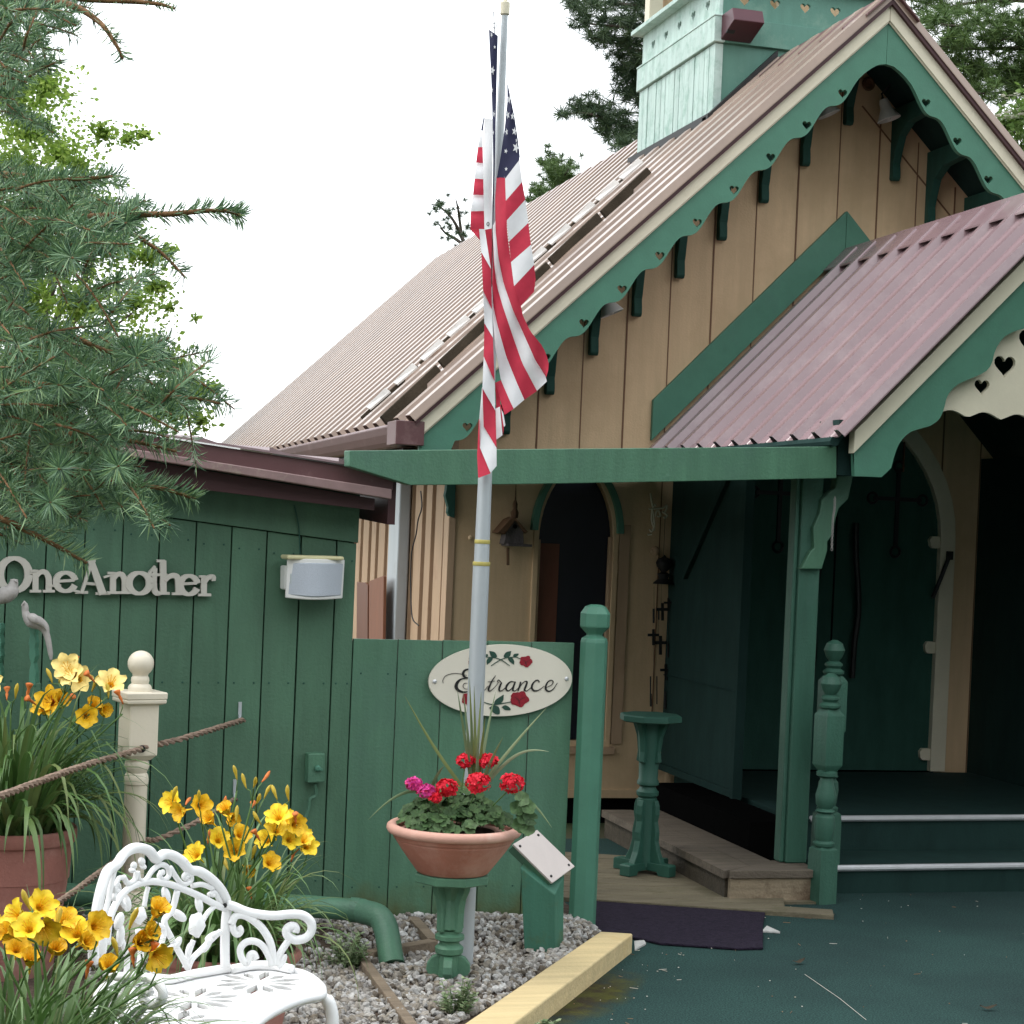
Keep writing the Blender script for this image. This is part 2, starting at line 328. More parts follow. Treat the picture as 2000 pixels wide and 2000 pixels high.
# the carpet reaches from the timber edge to the porch steps
TL = gz(905, 2010, 0.)
mb = MB(); mb.slab([[(-2.30, -2.80), (-3.32, -4.22), (-4.6, -6.2), (-4.9, -12), (8, -12), (8, -.5), (-2.42, -.5)]], lambda x, y: V((x, y, 0)), (0, 0, -.06))
struct('carpet_path', mb, carpet_mat())
# gravel bed with the brown earth it lies on
def bed_mat():
    m, t, p, N, L = nodes('bed_earth')
    tc = N('ShaderNodeTexCoord'); v = N('ShaderNodeTexVoronoi'); v.inputs['Scale'].default_value = 42; L(tc.outputs['Object'], v.inputs[0])
    n = N('ShaderNodeTexNoise'); n.inputs['Scale'].default_value = 3; n.inputs['Detail'].default_value = 8; L(tc.outputs['Object'], n.inputs[0])
    r = N('ShaderNodeValToRGB'); r.color_ramp.elements[0].position = .40; r.color_ramp.elements[0].color = (.035, .020, .012, 1); r.color_ramp.elements[1].position = .62; r.color_ramp.elements[1].color = (.11, .075, .052, 1)
    L(n.outputs[0], r.inputs[0]); L(r.outputs[0], p.inputs['Base Color']); p.inputs['Roughness'].default_value = .95
    bp = N('ShaderNodeBump'); bp.inputs['Strength'].default_value = .8; bp.inputs['Distance'].default_value = .02; L(v.outputs['Distance'], bp.inputs['Height']); L(bp.outputs[0], p.inputs['Normal'])
    return m
def bed_z(x, y):
    return .02 + .055*min(1, max(0, (-3.2-x)/1.2)) + .022*sin(x*5.1+y*3.3)*cos(y*4.7)*.5 + .03*max(0, min(1, (y+3.1)/.5))
mb = MB(); nx, ny = 40, 36
X0, X1, Y0, Y1 = -6.6, -2.26, -7.5, -2.2
def bed_in(x, y):   # left of the timber line
    ax_, ay_, bx_, by_ = -2.33, -2.84, -3.35, -4.26
    return (bx_-ax_)*(y-ay_)-(by_-ay_)*(x-ax_) < 0 or y > -2.84
ids = {}
for i in range(nx+1):
    for j in range(ny+1):
        x = X0+(X1-X0)*i/nx; y = Y0+(Y1-Y0)*j/ny
        xe = -2.40 if y > -2.84 else -2.40+(y+2.84)*(1.02/1.42)
        x = min(x, xe); ids[i, j] = len(mb.v); mb.v.append(V((x, y, bed_z(x, y))))
for i in range(nx):
    for j in range(ny):
        q = [ids[i, j], ids[i+1, j], ids[i+1, j+1], ids[i, j+1]]
        if (mb.v[q[0]]-mb.v[q[1]]).length > 1e-4 or (mb.v[q[3]]-mb.v[q[2]]).length > 1e-4: mb.f.append(tuple(q)); mb.m.append(0)
struct('gravel_bed', mb, bed_mat(), smooth=True, ang=180, recalc=False)
# loose stones
ico = bmesh.new(); bmesh.ops.create_icosphere(ico, subdivisions=1, radius=1); ICO_V = [v.co.copy() for v in ico.verts]; ICO_F = [tuple(v.index for v in f.verts) for f in ico.faces]; ico.free()
mb = MB(); R = random.Random(3); n = 0
while n < 8200:
    x = R.uniform(-4.35, -2.36); y = R.uniform(-4.75, -2.58)
    xe = -2.40 if y > -2.84 else -2.40+(y+2.84)*(1.02/1.42)
    if x > xe-.02: continue
    dens = .96
    dx, dy = x+3.62, y+2.95
    if dx*dx/.10+dy*dy/.10 < 1: dens = .22                         # brown mulch round the pots and the drain
    if x < -3.9: dens = .35
    if R.random() > dens: continue
    s = R.choice([.007, .009, .011, .013, .015, .018]); q = Matrix.Rotation(R.uniform(0, 6.28), 3, V((R.uniform(-1, 1), R.uniform(-1, 1), R.uniform(-1, 1))).normalized())
    sc = (s*R.uniform(.8, 1.5), s*R.uniform(.7, 1.1), s*R.uniform(.45, .8)); c = V((x, y, bed_z(x, y)+sc[2]*.5+R.random()*.008))
    mb.add([c+q @ V((a.x*sc[0]*R.uniform(.75, 1.15), a.y*sc[1]*R.uniform(.75, 1.15), a.z*sc[2]*R.uniform(.75, 1.15))) for a in ICO_V], ICO_F); n += 1
tag(build('gravel', mb, island('gravel_stones', [(.13, .11, .09), (.30, .285, .265), (.40, .395, .385), (.21, .175, .13), (.50, .50, .49), (.31, .28, .235), (.10, .08, .06), (.36, .35, .34), (.24, .21, .17)], .8, noise=70)),
    'pale grey and tan crushed stone gravel covering the bed before the green fence', 'gravel', kind='stuff')

# ================================================================== CHAPEL
H, T, LEN, HW = 4.5943, .9541, 11.07, 2.58
YW, XS = .245, 2.316
chapel = thing('chapel', 'tan board chapel with green scalloped bargeboards, brown ribbed roof, belfry and gabled entrance porch', 'chapel', (0, 0, 0))
def rk(x, d=0.): return H-abs(x)*T-d
XC, XR = OS[0], 1.968
def rkn(x, d=0.): return KS*H+OS[2]-abs(x-XC)*T-d
# gable wall with the pointed window opening
zb = .10
def arch(x0, x1, zs, zt, zbot, n=10):
    """lancet outline, starting bottom left, clockwise"""
    xm = (x0+x1)/2; pts = [(x0, zbot), (x0, zs)]; c = pi/2.6
    A = [((1-cos(i/n*c))/(1-cos(c)), sin(i/n*c)/sin(c)) for i in range(1, n)]
    pts += [(x0+(xm-x0)*p, zs+(zt-zs)*q) for p, q in A]+[(xm, zt)]+[(x1-(x1-xm)*p, zs+(zt-zs)*q) for p, q in reversed(A)]
    return pts+[(x1, zs), (x1, zbot)]
WX0, WX1 = -1.835, -1.405
win = arch(WX0, WX1, 1.52, 1.955, .42)
door_o = arch(-.78, .68, 1.62, 2.52, .20)
mb = MB(); wall = [(-XS, zb), (-XS, rkn(-XS, .02)), (XC, rkn(XC, .02)), (XR, rkn(XR, .02)), (XR, zb)]
xzw = lambda y: (lambda x, z: V((x, y, z)))
mb.slab([wall, win, door_o], xzw(YW), (0, .09, 0))
gable = build('gable_wall', mb, M['tan'], chapel)
# joint battens of the gable boards (dark seams stand as thin grooves strips)
mb = MB()
for k in range(-9, 10):
    x = .102+.2465*k
    if abs(x) > 1.95: continue
    lo = 2.0 if WX0-.1 < x < WX1+.1 or -.9 < x < .8 else .12
    if k % 2 == 0: mb.bx(x-.0045, x+.0045, YW-.004, YW+.01, lo, rkn(x, .08))
    else: mb.bx(x-.003, x+.003, YW-.003, YW+.01, lo, rkn(x, .08))
build('board_seam', mb, M['tan_dark'], gable)
mb = MB()
a, b = ay(1684, 207, YW-.003), ay(1866, 434, YW-.003); mb.tube([a, b], .0055, 4)      # below the right rake
build('cover_strip', mb, M['tan_dark'], gable)
mb = MB(); mb.bx(-2.25, -1.0, YW-.004, YW+.01, 1.965, 1.972)
build('cover_strip', mb, M['tan_dark'], gable)
mb = MB(); mb.bx(-XS-.004, XR, YW-.012, YW+.02, .10, .145); build('skirt_board', mb, M['tan'], gable)
mb = MB(); mb.bx(-XS+.03, XR-.03, YW+.05, LEN-.9, -.1, .12); build('foundation', mb, M['void'], chapel)
# side walls with strong battens
for sx in (-1, 1):
    xo = -XS if sx < 0 else XR
    mb = MB(); mb.bx(xo, xo-sx*.08, YW+.09, LEN-.9, zb, rkn(xo)-.01); sw = build('side_wall', mb, M['tan_dark'], chapel)
    if sx < 0:
        mb = MB(); y = YW+.05; k = 0
        mb.bx(-XS-.03, -XS+.01, YW-.012, YW+.10, zb, 2.2)
        while y < 7.2:
            wd = .14 if k % 2 else .19; mb.bx(-XS-.022, -XS+.01, y+.11, y+.11+wd, zb, 2.2); y += wd+.10; k += 1
        build('batten', mb, M['tan_side'], sw, bevel=.003)
mb = MB(); mb.slab([[(-XS, zb), (-XS, rkn(-XS, .02)), (XC, rkn(XC, .02)), (XR, rkn(XR, .02)), (XR, zb)]], xzw(LEN-.9), (0, .08, 0)); build('rear_wall', mb, M['tan'], chapel)

# ribbed sheet roofs
RS[0] = True
def ribbed(y0, y1, pt, pb, pitch, rh, name, mat, parent, minor=True, base_off=.0, rw=.034):
    """sheet between the line through pt (top, x,z) and pb (bottom, x,z), ribs running down the slope"""
    d = V((pb[0]-pt[0], 0, pb[1]-pt[1])).normalized(); nrm = V((-d.z, 0, d.x)) if d.x > 0 else V((d.z, 0, -d.x))
    if nrm.z < 0: nrm = -nrm
    prof = []; y = y0
    while y < y1-1e-4:
        e = min(y+pitch, y1)
        for a, h in ((0, 0), (.012, rh), (rw, rh), (rw+.012, 0)) + (((pitch*.55, 0), (pitch*.57, rh*.10), (pitch*.61, rh*.10), (pitch*.63, 0)) if minor else ()):
            if y+a < e-1e-4: prof.append((y+a, h))
        y += pitch
    prof.append((y1, 0)); k = len(prof); vs = []
    for q in (pt, pb):
        for yy, h in prof: vs.append(V((q[0], yy, q[1]))+nrm*(h+base_off))
    for q in (pt, pb):
        for yy, h in prof: vs.append(V((q[0], yy, q[1]))+nrm*(h+base_off-.006))
    fs = []
    for i in range(k-1):
        fs += [(i, i+1, k+i+1, k+i), (2*k+i, 3*k+i, 3*k+i+1, 2*k+i+1), (i, 2*k+i, 2*k+i+1, i+1), (k+i, k+i+1, 3*k+i+1, 3*k+i)]
    fs += [(0, k, 3*k, 2*k), (k-1, 3*k-1, 4*k-1, 2*k-1)]
    mb = MB(); mb.add(vs, fs); return build(name, mb, mat, parent)
roofs = []
for sx in (-1, 1):
    r_ = ribbed(-.05, LEN+.1, (sx*.004, H+.02), (sx*(HW+.04), rk(HW+.04)+.02), .30, .040, 'roof', M['roof'], chapel, rw=.12, minor=False); roofs.append(r_)
mb = MB()
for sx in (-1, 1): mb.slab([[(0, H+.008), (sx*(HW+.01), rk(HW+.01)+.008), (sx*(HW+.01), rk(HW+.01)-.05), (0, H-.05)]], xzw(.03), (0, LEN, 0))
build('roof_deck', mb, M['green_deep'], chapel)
mb = MB()      # ridge cap
for sx in (-1, 1): mb.slab([[(0, H+.066), (sx*.16, H+.066-.16*T), (sx*.16, H+.056-.16*T), (0, H+.054)]], xzw(-.07), (0, LEN+.17, 0))
build('ridge_cap', mb, M['maroon'], roofs[0])
mb = MB()      # dark verge flashing under the sheet edge
for sx in (-1, 1): mb.slab([[(0, H+.018), (sx*(HW+.03), rk(HW+.03)+.018), (sx*(HW+.03), rk(HW+.03)-.012), (0, H-.012)]], xzw(-.045), (0, .04, 0))
build('verge_flashing', mb, M['maroon_dark'], roofs[0])

# scalloped bargeboards with hearts
HA, HS, HZ = .2566, .2066, .2785
def heart(cx, cz, s, n=26, flip=1):
    o = []
    for i in range(n):
        a = 2*pi*i/n; o.append((cx+s*.0308*16*sin(a)**3, cz+s*.0308*flip*(13*cos(a)-5*cos(2*a)-2*cos(3*a)-cos(4*a))))
    return o
def lower(x):
    x = abs(x)
    if x < .17:
        k = [(0, .335), (.02, .318), (.05, .297), (.09, .283), (.13, .276), (.17, .279)]
        for (a, p), (b, q) in zip(k, k[1:]):
            if a <= x <= b: return p+(q-p)*(x-a)/(b-a)
    return .3045+.0265*cos(2*pi*(x-HA)/HS)
barge_h = [HA+HS*k for k in range(11)]
for sx in (-1, 1):
    pts = [(sx*.0012, rk(0, .098)), (sx*HW, rk(HW, .098)), (sx*HW, 1.885), (sx*2.40, 1.885)]
    xs = [2.40-.0125*i for i in range(190)]
    edge = []
    for p in ((2.408, 1.93), (2.412, 1.96)): edge.append((sx*p[0], p[1]))
    for x in xs:
        if x < .0012: break
        if x > 2.398: continue
        edge.append((sx*x, rk(x, lower(x))))
    edge.append((sx*.0012, rk(0, .335)))
    holes = [heart(sx*x, rk(x, HZ), .055) for x in barge_h]
    mb = MB(); mb.slab([pts+edge]+holes, xzw(0), (0, .032, 0))
    bb = build('bargeboard', mb, M['green_trim'], chapel, bevel=.002)
    mb = MB()
    mb.slab([[(sx*.0012, rk(0, .004)), (sx*(HW+.004), rk(HW+.004, .004)), (sx*(HW+.004), rk(HW+.004, .098)), (sx*.0012, rk(0, .098))]], xzw(-.022), (0, .054, 0))
    mb.slab([[(sx*.0012, rk(0, .098)), (sx*HW, rk(HW, .098)), (sx*HW, rk(HW, .108)), (sx*.0012, rk(0, .108))]], xzw(-.012), (0, .010, 0))
    build('verge_trim', mb, M['cream'], chapel, bevel=.002)
RS[0] = False
# brackets under the eave: a leg on the wall and a curved arm out to the bargeboard
def bracket(x, dz_leg, parent, mat):
    top = rkn(x, .055); zl_ = rk(x, dz_leg); yb = -.315
    prof = [(YW, top), (YW, zl_+.01), (YW-.012, zl_), (YW-.04, zl_), (YW-.052, zl_+.015)]
    prof += [(YW-.05, zl_+.05), (YW-.042, zl_+.10), (YW-.055, zl_+.14), (YW-.10, top-.17), (YW-.20, top-.11), (yb, top-.085), (yb, top)]
    mb = MB(); mb.slab([prof], lambda y, z: V((x-.024, y, z)), (.048, 0, 0)); return build('bracket', mb, mat, parent, bevel=.004)
for k in range(9):
    x = -(.367+.2415*k)
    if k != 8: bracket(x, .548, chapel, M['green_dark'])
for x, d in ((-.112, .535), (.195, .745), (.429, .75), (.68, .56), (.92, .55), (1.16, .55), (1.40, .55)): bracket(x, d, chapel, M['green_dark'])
mb = MB(); cz = crop(620, 750, 4.83)     # the scrolled corner bracket at the side wall
prof = [cz(p) for p in ((1305, 975), (1295, 1265), (1245, 1245), (1228, 1210), (1235, 1160), (1222, 1110), (1205, 1050), (1215, 1005), (1240, 975))]
prof = [(ay(px_, py_, YW-.03).x, ay(px_, py_, YW-.03).z) for px_, py_ in prof]; prof = [(a, b if i not in (0, 8) else b+.2) for i, (a, b) in enumerate(prof)]
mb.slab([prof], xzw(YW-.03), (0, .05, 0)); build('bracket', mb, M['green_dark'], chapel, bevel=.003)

# window
mb = MB(); mb.slab([arch(WX0-.030, WX1+.030, 1.52, 1.985, .385), win], xzw(YW-.014), (0, .06, 0)); wf = build('window', mb, M['tan'], chapel, bevel=.003)
mb = MB(); mb.slab([arch(WX0-.002, WX1+.002, 1.52, 1.958, .415)], xzw(YW+.045), (0, .01, 0)); build('pane', mb, M['glass'], wf)
mb = MB(); mb.bx(WX0+.006, WX0+.135, YW+.040, YW+.0445, .42, 1.50); build('brown_pane_strip', mb, M['glass_brown'], wf)  # even brown strip over the left side of the pane
mb = MB(); mb.bx(WX0+.001, WX0+.014, YW-.004, YW+.04, .42, 1.52); mb.bx(WX1-.016, WX1-.001, YW-.004, YW+.04, .42, 1.55); mb.bx(WX0-.045, WX1+.055, YW-.03, YW+.02, .345, .385)
mb.bx(WX1+.037, WX1+.10, YW-.010, YW+.002, .40, 1.62); build('window_frame', mb, M['tan_side'], wf, bevel=.002)
mb = MB()
o = arch(WX0-.050, WX1+.050, 1.57, 2.005, 1.57); i_ = arch(WX0-.014, WX1+.014, 1.57, 1.972, 1.57)
mb.slab([o[1:-1]+list(reversed(i_[1:-1]))], xzw(YW-.045), (0, .05, 0)); build('window_hood', mb, M['green_trim'], wf, bevel=.003)

# gutter with its outlet, and the side downpipe
RS[0] = True
mb = MB(); gx = -(HW+.055); gp = [(gx+.07, 2.085), (gx+.07, 2.095), (gx-.055, 2.105), (gx-.07, 2.09), (gx-.06, 2.05), (gx-.045, 2.01), (gx-.03, 1.985), (gx+.07, 1.985)]
mb.slab([gp], xzw(.02), (0, LEN-.1, 0)); gut = build('gutter', mb, M['maroon'], chapel, bevel=.004)
mb = MB(); mb.bx(gx-.078, gx+.075, -.03, .20, 1.985, 2.112); build('gutter_end_box', mb, M['maroon'], gut, bevel=.004)
mb = MB(); mb.bx(-2.60, -2.33, .3, 8, 1.95, 1.98); build('soffit', mb, M['maroon_dark'], chapel)
mb = MB(); mb.bx(-2.60, -2.585, -.01, .03, rk(HW)-.11, rk(HW)+.01); build('trim_return', mb, M['black'], chapel)
RS[0] = False
mb = MB(); mb.bx(-2.415, -2.345, 1.22, 1.50, .1, 1.97); dp = build('downpipe', mb, M['galv'], chapel, bevel=.008)
mb = MB(); cz = crop(620, 750, 4.83); pts = [cz(p) for p in ((975, 1010), (985, 1160), (950, 1280), (930, 1420), (890, 1580), (880, 1760), (880, 1932))]+[(805, 1205), (818, 1222)]
mb.tube(smooth_line([ax(*p, -2.43) for p in pts], 4), .004, 5); build('cable', mb, M['black'], dp)

# belfry standing through the roof
RS[0] = True
BX0, BX1, BY0, BY1 = -.40, .66, 1.57, 3.02
ZB0, ZB1, ZB2, ZB3 = 4.0, 4.72, 4.875, 5.115
def zroof(x): return rk(x)+.0
mb = MB()
mb.bx(BX0+.03, BX1-.03, BY0+.03, BY1-.03, 3.9, ZB1)
mb.slab([[(BX0+.03, 3.9), (BX0+.03, ZB1), (BX1, ZB1), (BX1, 3.9)]], xzw(BY0), (0, .03, 0))
belf = build('belfry', mb, M['green_belfry'], chapel)
mb = MB(); y = BY0-.012; R = random.Random(5)
while y < BY1:
    wd = R.choice([.085, .09, .10, .095]); e = min(y+wd, BY1)
    mb.bx(BX0-.022-R.random()*.004, BX0+.03, y+.004, e-.004, 3.95, ZB1-.01); y += wd
build('side_boards', mb, M['green_lit_weathered'], belf, bevel=.002)
mb = MB(); mb.bx(BX0-.045, BX0+.03, BY0-.035, BY1+.01, ZB1-.005, ZB2); mb.bx(BX0-.05, BX0+.03, BY0-.04, BY1+.012, ZB2, ZB2+.012)
build('side_band', mb, M['green_lit_weathered'], belf, bevel=.003)
mb = MB(); mb.bx(BX0+.031, BX1, BY0-.03, BY0, ZB1-.005, ZB2); build('front_band', mb, M['green_belfry'], belf, bevel=.003)
hz = (ZB2+ZB3)/2+.005
mb = MB(); hs = [heart(y_, hz, .075) for y_ in (1.76, 2.02, 2.28, 2.54, 2.80)]
mb.slab([[(BY0-.02, ZB2+.012), (BY0-.02, ZB3), (BY1, ZB3), (BY1, ZB2+.012)]]+hs, lambda y, z: V((BX0-.012, y, z)), (.024, 0, 0))
build('heart_fretwork', mb, M['green_lit_weathered'], belf, bevel=.002)
mb = MB(); hs = [heart(x_, hz, .072) for x_ in (-.24, -.03, .18, .39, .58)]
mb.slab([[(BX0+.014, ZB2), (BX0+.014, ZB3), (BX1, ZB3), (BX1, ZB2)]]+hs, xzw(BY0-.012), (0, .024, 0)); build('heart_fretwork', mb, M['green_belfry'], belf, bevel=.002)
mb = MB(); mb.bx(BX0-.09, BX1+.05, BY0-.08, BY0+.06, ZB3, ZB3+.03); mb.bx(BX0-.09, BX0+.06, BY0+.06, BY1+.05, ZB3, ZB3+.03); build('ledge', mb, M['green_lit_weathered'], belf, bevel=.003)
for x_, y_ in ((BX0+.04, BY1-.05), (BX1-.04, BY0+.05), (BX1-.04, BY1-.05), (BX0+.04, BY0+.05)):
    mb = MB(); mb.bx(x_-.05, x_+.05, y_-.05, y_+.05, ZB2+.02, 6.3); build('corner_post', mb, M['cream'], belf, bevel=.004)
mb = MB(); mb.slab([[(BX0-.2, 6.3), (.13, 7.1), (BX1+.2, 6.3)]], xzw(BY0-.2), (0, BY1-BY0+.4, 0)); build('belfry_roof', mb, M['maroon'], belf)
mb = MB(); mb.bx(BX0+.10, BX0+.12, BY0+.12, BY1-.1, ZB2, ZB3); build('inner_lining', mb, M['green_dark'], belf)
mb = MB(); mb.bx(BX0+.12, BX1-.05, BY1-.05, BY1, ZB2, 5.6); mb.slab([[(BY0+.12, ZB2), (BY0+.12, 5.6), (BY1, 5.6), (BY1, ZB2)]], lambda y, z: V((BX1-.049, y, z)), (.03, 0, 0)); build('rear_panel', mb, M['tan'], belf)
mb = MB()     # black flashing where the tower meets the roof
for a, b in ((BY0-.07, BY0-.005),): mb.slab([[(BX0-.09, rk(.49)+.055), (-.02, H+.055), (-.02, H+.10), (BX0-.09, rk(.49)+.10)]], xzw(a), (0, b-a, 0))
mb.box((BX0-.055, (BY0+BY1)/2-.05, zroof(.455)+.055), (.07, 1.55, .05)); build('roof_flashing', mb, M['black'], belf)
mb = MB(); cz = crop(1200, 0, 3.864)
# the brown plank down the slope; pale flaps beside it imitate sky glare
def on_roof(px_, py_, off=.05):
    d = ray(px_, py_); n = V((-T, 0, 1)).normalized(); p0 = V((0, 0, H+.02))+n*off; return EYE+d*(((p0-EYE) @ n)/(d @ n))
nrm = V((-T, 0, 1)).normalized()
def on_strip(a, b, wid, th, m_, name, par, segs=1, gap=0.):
    mb = MB(); a, b = V(a), V(b); ax_ = (b-a).normalized(); sd_ = ax_.cross(nrm).normalized()
    for i in range(segs):
        p = a+(b-a)*(i/segs); q = a+(b-a)*((i+1)/segs-gap); vs = []
        for e in (p, q):
            for s_ in (-.5, .5):
                for h in (0, -th): vs.append(e+sd_*wid*s_+nrm*(h+.006*(i % 2)))
        mb.add(vs, [(0, 2, 3, 1), (4, 5, 7, 6), (0, 1, 5, 4), (2, 6, 7, 3), (0, 4, 6, 2), (1, 3, 7, 5)])
    return build(name, mb, m_, par, bevel=.004)
pa, pb = on_roof(742, 814, .085), on_roof(1268, 322, .085)
on_strip(pa, pb, .022, .085, M['bark_plank'], 'roof_plank', roofs[0], 5, .012)
pa2, pb2 = on_roof(704, 814, .05), on_roof(1245, 322, .05)
on_strip(pa2, pb2, .022, .05, M['bark_plank'], 'roof_plank', roofs[0], 5, .01)
mb = MB(); k = 11; ax_ = (pb2-pa2).normalized(); sd_ = ax_.cross(nrm).normalized()
for i in range(k):
    p = pa2+(pb2-pa2)*((i+.28)/k)+nrm*.012; q = pa2+(pb2-pa2)*((i+.80)/k)+nrm*.012
    mb.add([p+sd_*.0+nrm*.012, p+sd_*.03-nrm*.012, q+sd_*.15-nrm*.005, q+sd_*.13+nrm*.03, p+sd_*.0+nrm*.002, p+sd_*.03-nrm*.022, q+sd_*.15-nrm*.015, q+sd_*.13+nrm*.02], [(0, 1, 2, 3), (7, 6, 5, 4), (0, 4, 5, 1), (1, 5, 6, 2), (2, 6, 7, 3), (3, 7, 4, 0)])
build('rib_glare_flaps', mb, M['glare_flap'], roofs[0])

RS[0] = False
# ------------------------------------------------------------------ entrance porch
PXC, PH, PT, PY0, PE = -.0955, 3.1776, 1.0238, -2.22, 1.16
def pk(x, d=0.): return PH-abs(x-PXC)*PT-d
proofs = []
for sx in (-1, 1):
    proofs.append(ribbed(PY0-.10, YW-.01, (PXC+sx*.004, PH+.03), (PXC+sx*PE, pk(PXC+PE)+.03), .232, .036, 'porch_roof', M['porch_roof'], chapel, rw=.048))
mb = MB()
for sx in (-1, 1): mb.slab([[(PXC, PH+.075), (PXC+sx*.13, PH+.075-.13*PT), (PXC+sx*.13, PH+.066-.13*PT), (PXC, PH+.063)]], xzw(PY0-.11), (0, YW-PY0+.10, 0))
build('ridge_cap', mb, M['porch_roof'], proofs[0])
R = random.Random(2)
for sx in (-1,):
    d = V((-1, 0, -PT)).normalized(); n_ = V((-PT, 0, 1)).normalized()
    for fr in (.07, .30, .55, .80, .96):
        for k in range(11):
            c = V((PXC, PY0+.02+.232*k, PH+.03))+d*(fr*PE*1.43)+n_*.006+d*R.uniform(-.03, .03); mb = MB(); mb.lathe([(.006, 0), (.006, .008)], c, 6, axis=n_); build('roof_screw', mb, M['maroon_dark'], proofs[0])
mb = MB()
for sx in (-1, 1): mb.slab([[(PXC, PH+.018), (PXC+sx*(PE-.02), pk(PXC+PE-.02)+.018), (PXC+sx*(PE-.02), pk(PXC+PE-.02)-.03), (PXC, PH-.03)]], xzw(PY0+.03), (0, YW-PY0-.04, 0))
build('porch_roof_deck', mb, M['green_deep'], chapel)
# green cover board on the wall above the porch roof
A_, B_ = 3.4652, PT
mb = MB()
def tv(x, d): return (x, A_-abs(x-PXC)*PT-d)
for sx in (-1, 1):
    e = 1.118
    mb.slab([[tv(PXC+sx*.001, 0), tv(PXC+sx*e, 0), (PXC+sx*e, A_-e*PT-.225), tv(PXC+sx*.001, .225)]], xzw(YW-.03), (0, .03, 0))
build('wall_trim_board', mb, M['green_trim'], chapel, bevel=.002)
# porch bargeboards traced from their real outline
c8 = crop(1600, 400, 3.865)
edge_px = [(1722, 932), (1741, 914), (1745, 897), (1750, 881), (1756, 867), (1763.5, 857), (1771, 849), (1782, 842), (1799, 837), (1817, 832), (1828, 825), (1836, 817), (1841, 806), (1845, 794), (1848, 780), (1853, 769), (1861, 759), (1872, 750), (1885, 744), (1902, 737), (1916, 731), (1927, 724), (1934, 716), (1939, 704), (1942, 690), (1947, 678), (1954.5, 666), (1963, 657), (1975, 650), (1988, 645), (2000, 642)]
ed = [(ay(a, b, PY0).x, ay(a, b, PY0).z) for a, b in edge_px]
ed += [(-.33, 2.615), (-.295, 2.69), (-.25, 2.735), (-.20, 2.76), (-.15, 2.78), (PXC-.001, 2.82)]
c0 = (ay(1669, 930, PY0).x, ay(1669, 930, PY0).z)
for sx in (-1, 1):
    mir = (lambda x: x) if sx < 0 else (lambda x: 2*PXC-x)
    left = [(mir(c0[0]), c0[1])]+[(mir(a), b) for a, b in ed]+[(mir(PXC-.001), PH-.12), (mir(-1.166), pk(-1.166, .12)), (mir(-1.166), 2.05)]
    mb = MB(); mb.slab([left], xzw(PY0), (0, .03, 0)); build('porch_bargeboard', mb, M['green_trim'], chapel, bevel=.002)
    mb = MB(); mb.slab([[(mir(PXC-.001), PH-.03), (mir(-1.17), pk(-1.17, .03)), (mir(-1.17), pk(-1.17, .125)), (mir(PXC-.001), PH-.125)]], xzw(PY0-.024), (0, .055, 0)); build('porch_verge_trim', mb, M['cream'], chapel, bevel=.002)
# cream gable panel with cut-out hearts and a scalloped lower edge
n = 60; x0, x1 = PXC-.66, PXC+.66; low = []
for i in range(n+1):
    x = x0+(x1-x0)*i/n; low.append((x, 2.150+.016*abs(sin((x-x0)/.165*pi))-.006*cos((x-x0)/.0825*pi)))
pan = [(x0, 2.15), (x0-.06, 2.30), (PXC-.2, 2.95), (PXC+.2, 2.95), (x1+.06, 2.30), (x1, 2.15)]
hs = [heart(-.528, 2.285, .075), heart(-.42, 2.385, .108), heart(-.29, 2.50, .135), heart(2*PXC+.528, 2.285, .075), heart(2*PXC+.42, 2.385, .108), heart(2*PXC+.29, 2.50, .135)]
mb = MB(); mb.slab([low+[(x1+.06, 2.30), (PXC+.2, 2.95), (PXC-.2, 2.95), (x0-.06, 2.30)]]+hs, xzw(PY0+.06), (0, .02, 0)); build('heart_panel', mb, M['cream'], chapel)
# floor, steps with silver nosings
mb = MB(); mb.bx(-1.0, .86, -1.50, .20, -.04, .262); mb.bx(-1.06, 1.0, -1.95, -1.50, -.04, .112)
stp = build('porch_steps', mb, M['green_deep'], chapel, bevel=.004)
for y, z, xa in ((-1.955, .113, -1.10), (-1.505, .263, -.95)):
    mb = MB(); mb.tube([(xa, y, z), (1.02, y, z+.012)], .0155, 10); build('step_nosing', mb, M['silver'], stp, smooth=True)
# side walls of the porch
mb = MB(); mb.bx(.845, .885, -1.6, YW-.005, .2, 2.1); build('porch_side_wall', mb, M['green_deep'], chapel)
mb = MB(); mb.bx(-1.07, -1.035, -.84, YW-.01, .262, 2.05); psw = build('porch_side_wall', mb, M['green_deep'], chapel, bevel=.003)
mb = MB(); mb.bx(-1.085, -1.07, -.845, YW-.02, .262, .30); mb.bx(-1.08, -1.071, -.84, YW-.02, .79, .797)
a, b = ax(1414, 950, -1.085), ax(1340, 1120, -1.085); d_ = (b-a); mb.tube([a+d_*-.15, b+d_*.05], .02, 4); mb.bx(-1.09, -1.04, -.875, -.835, .255, 2.05); build('panel_moulding', mb, M['green_deep'], psw, bevel=.002)
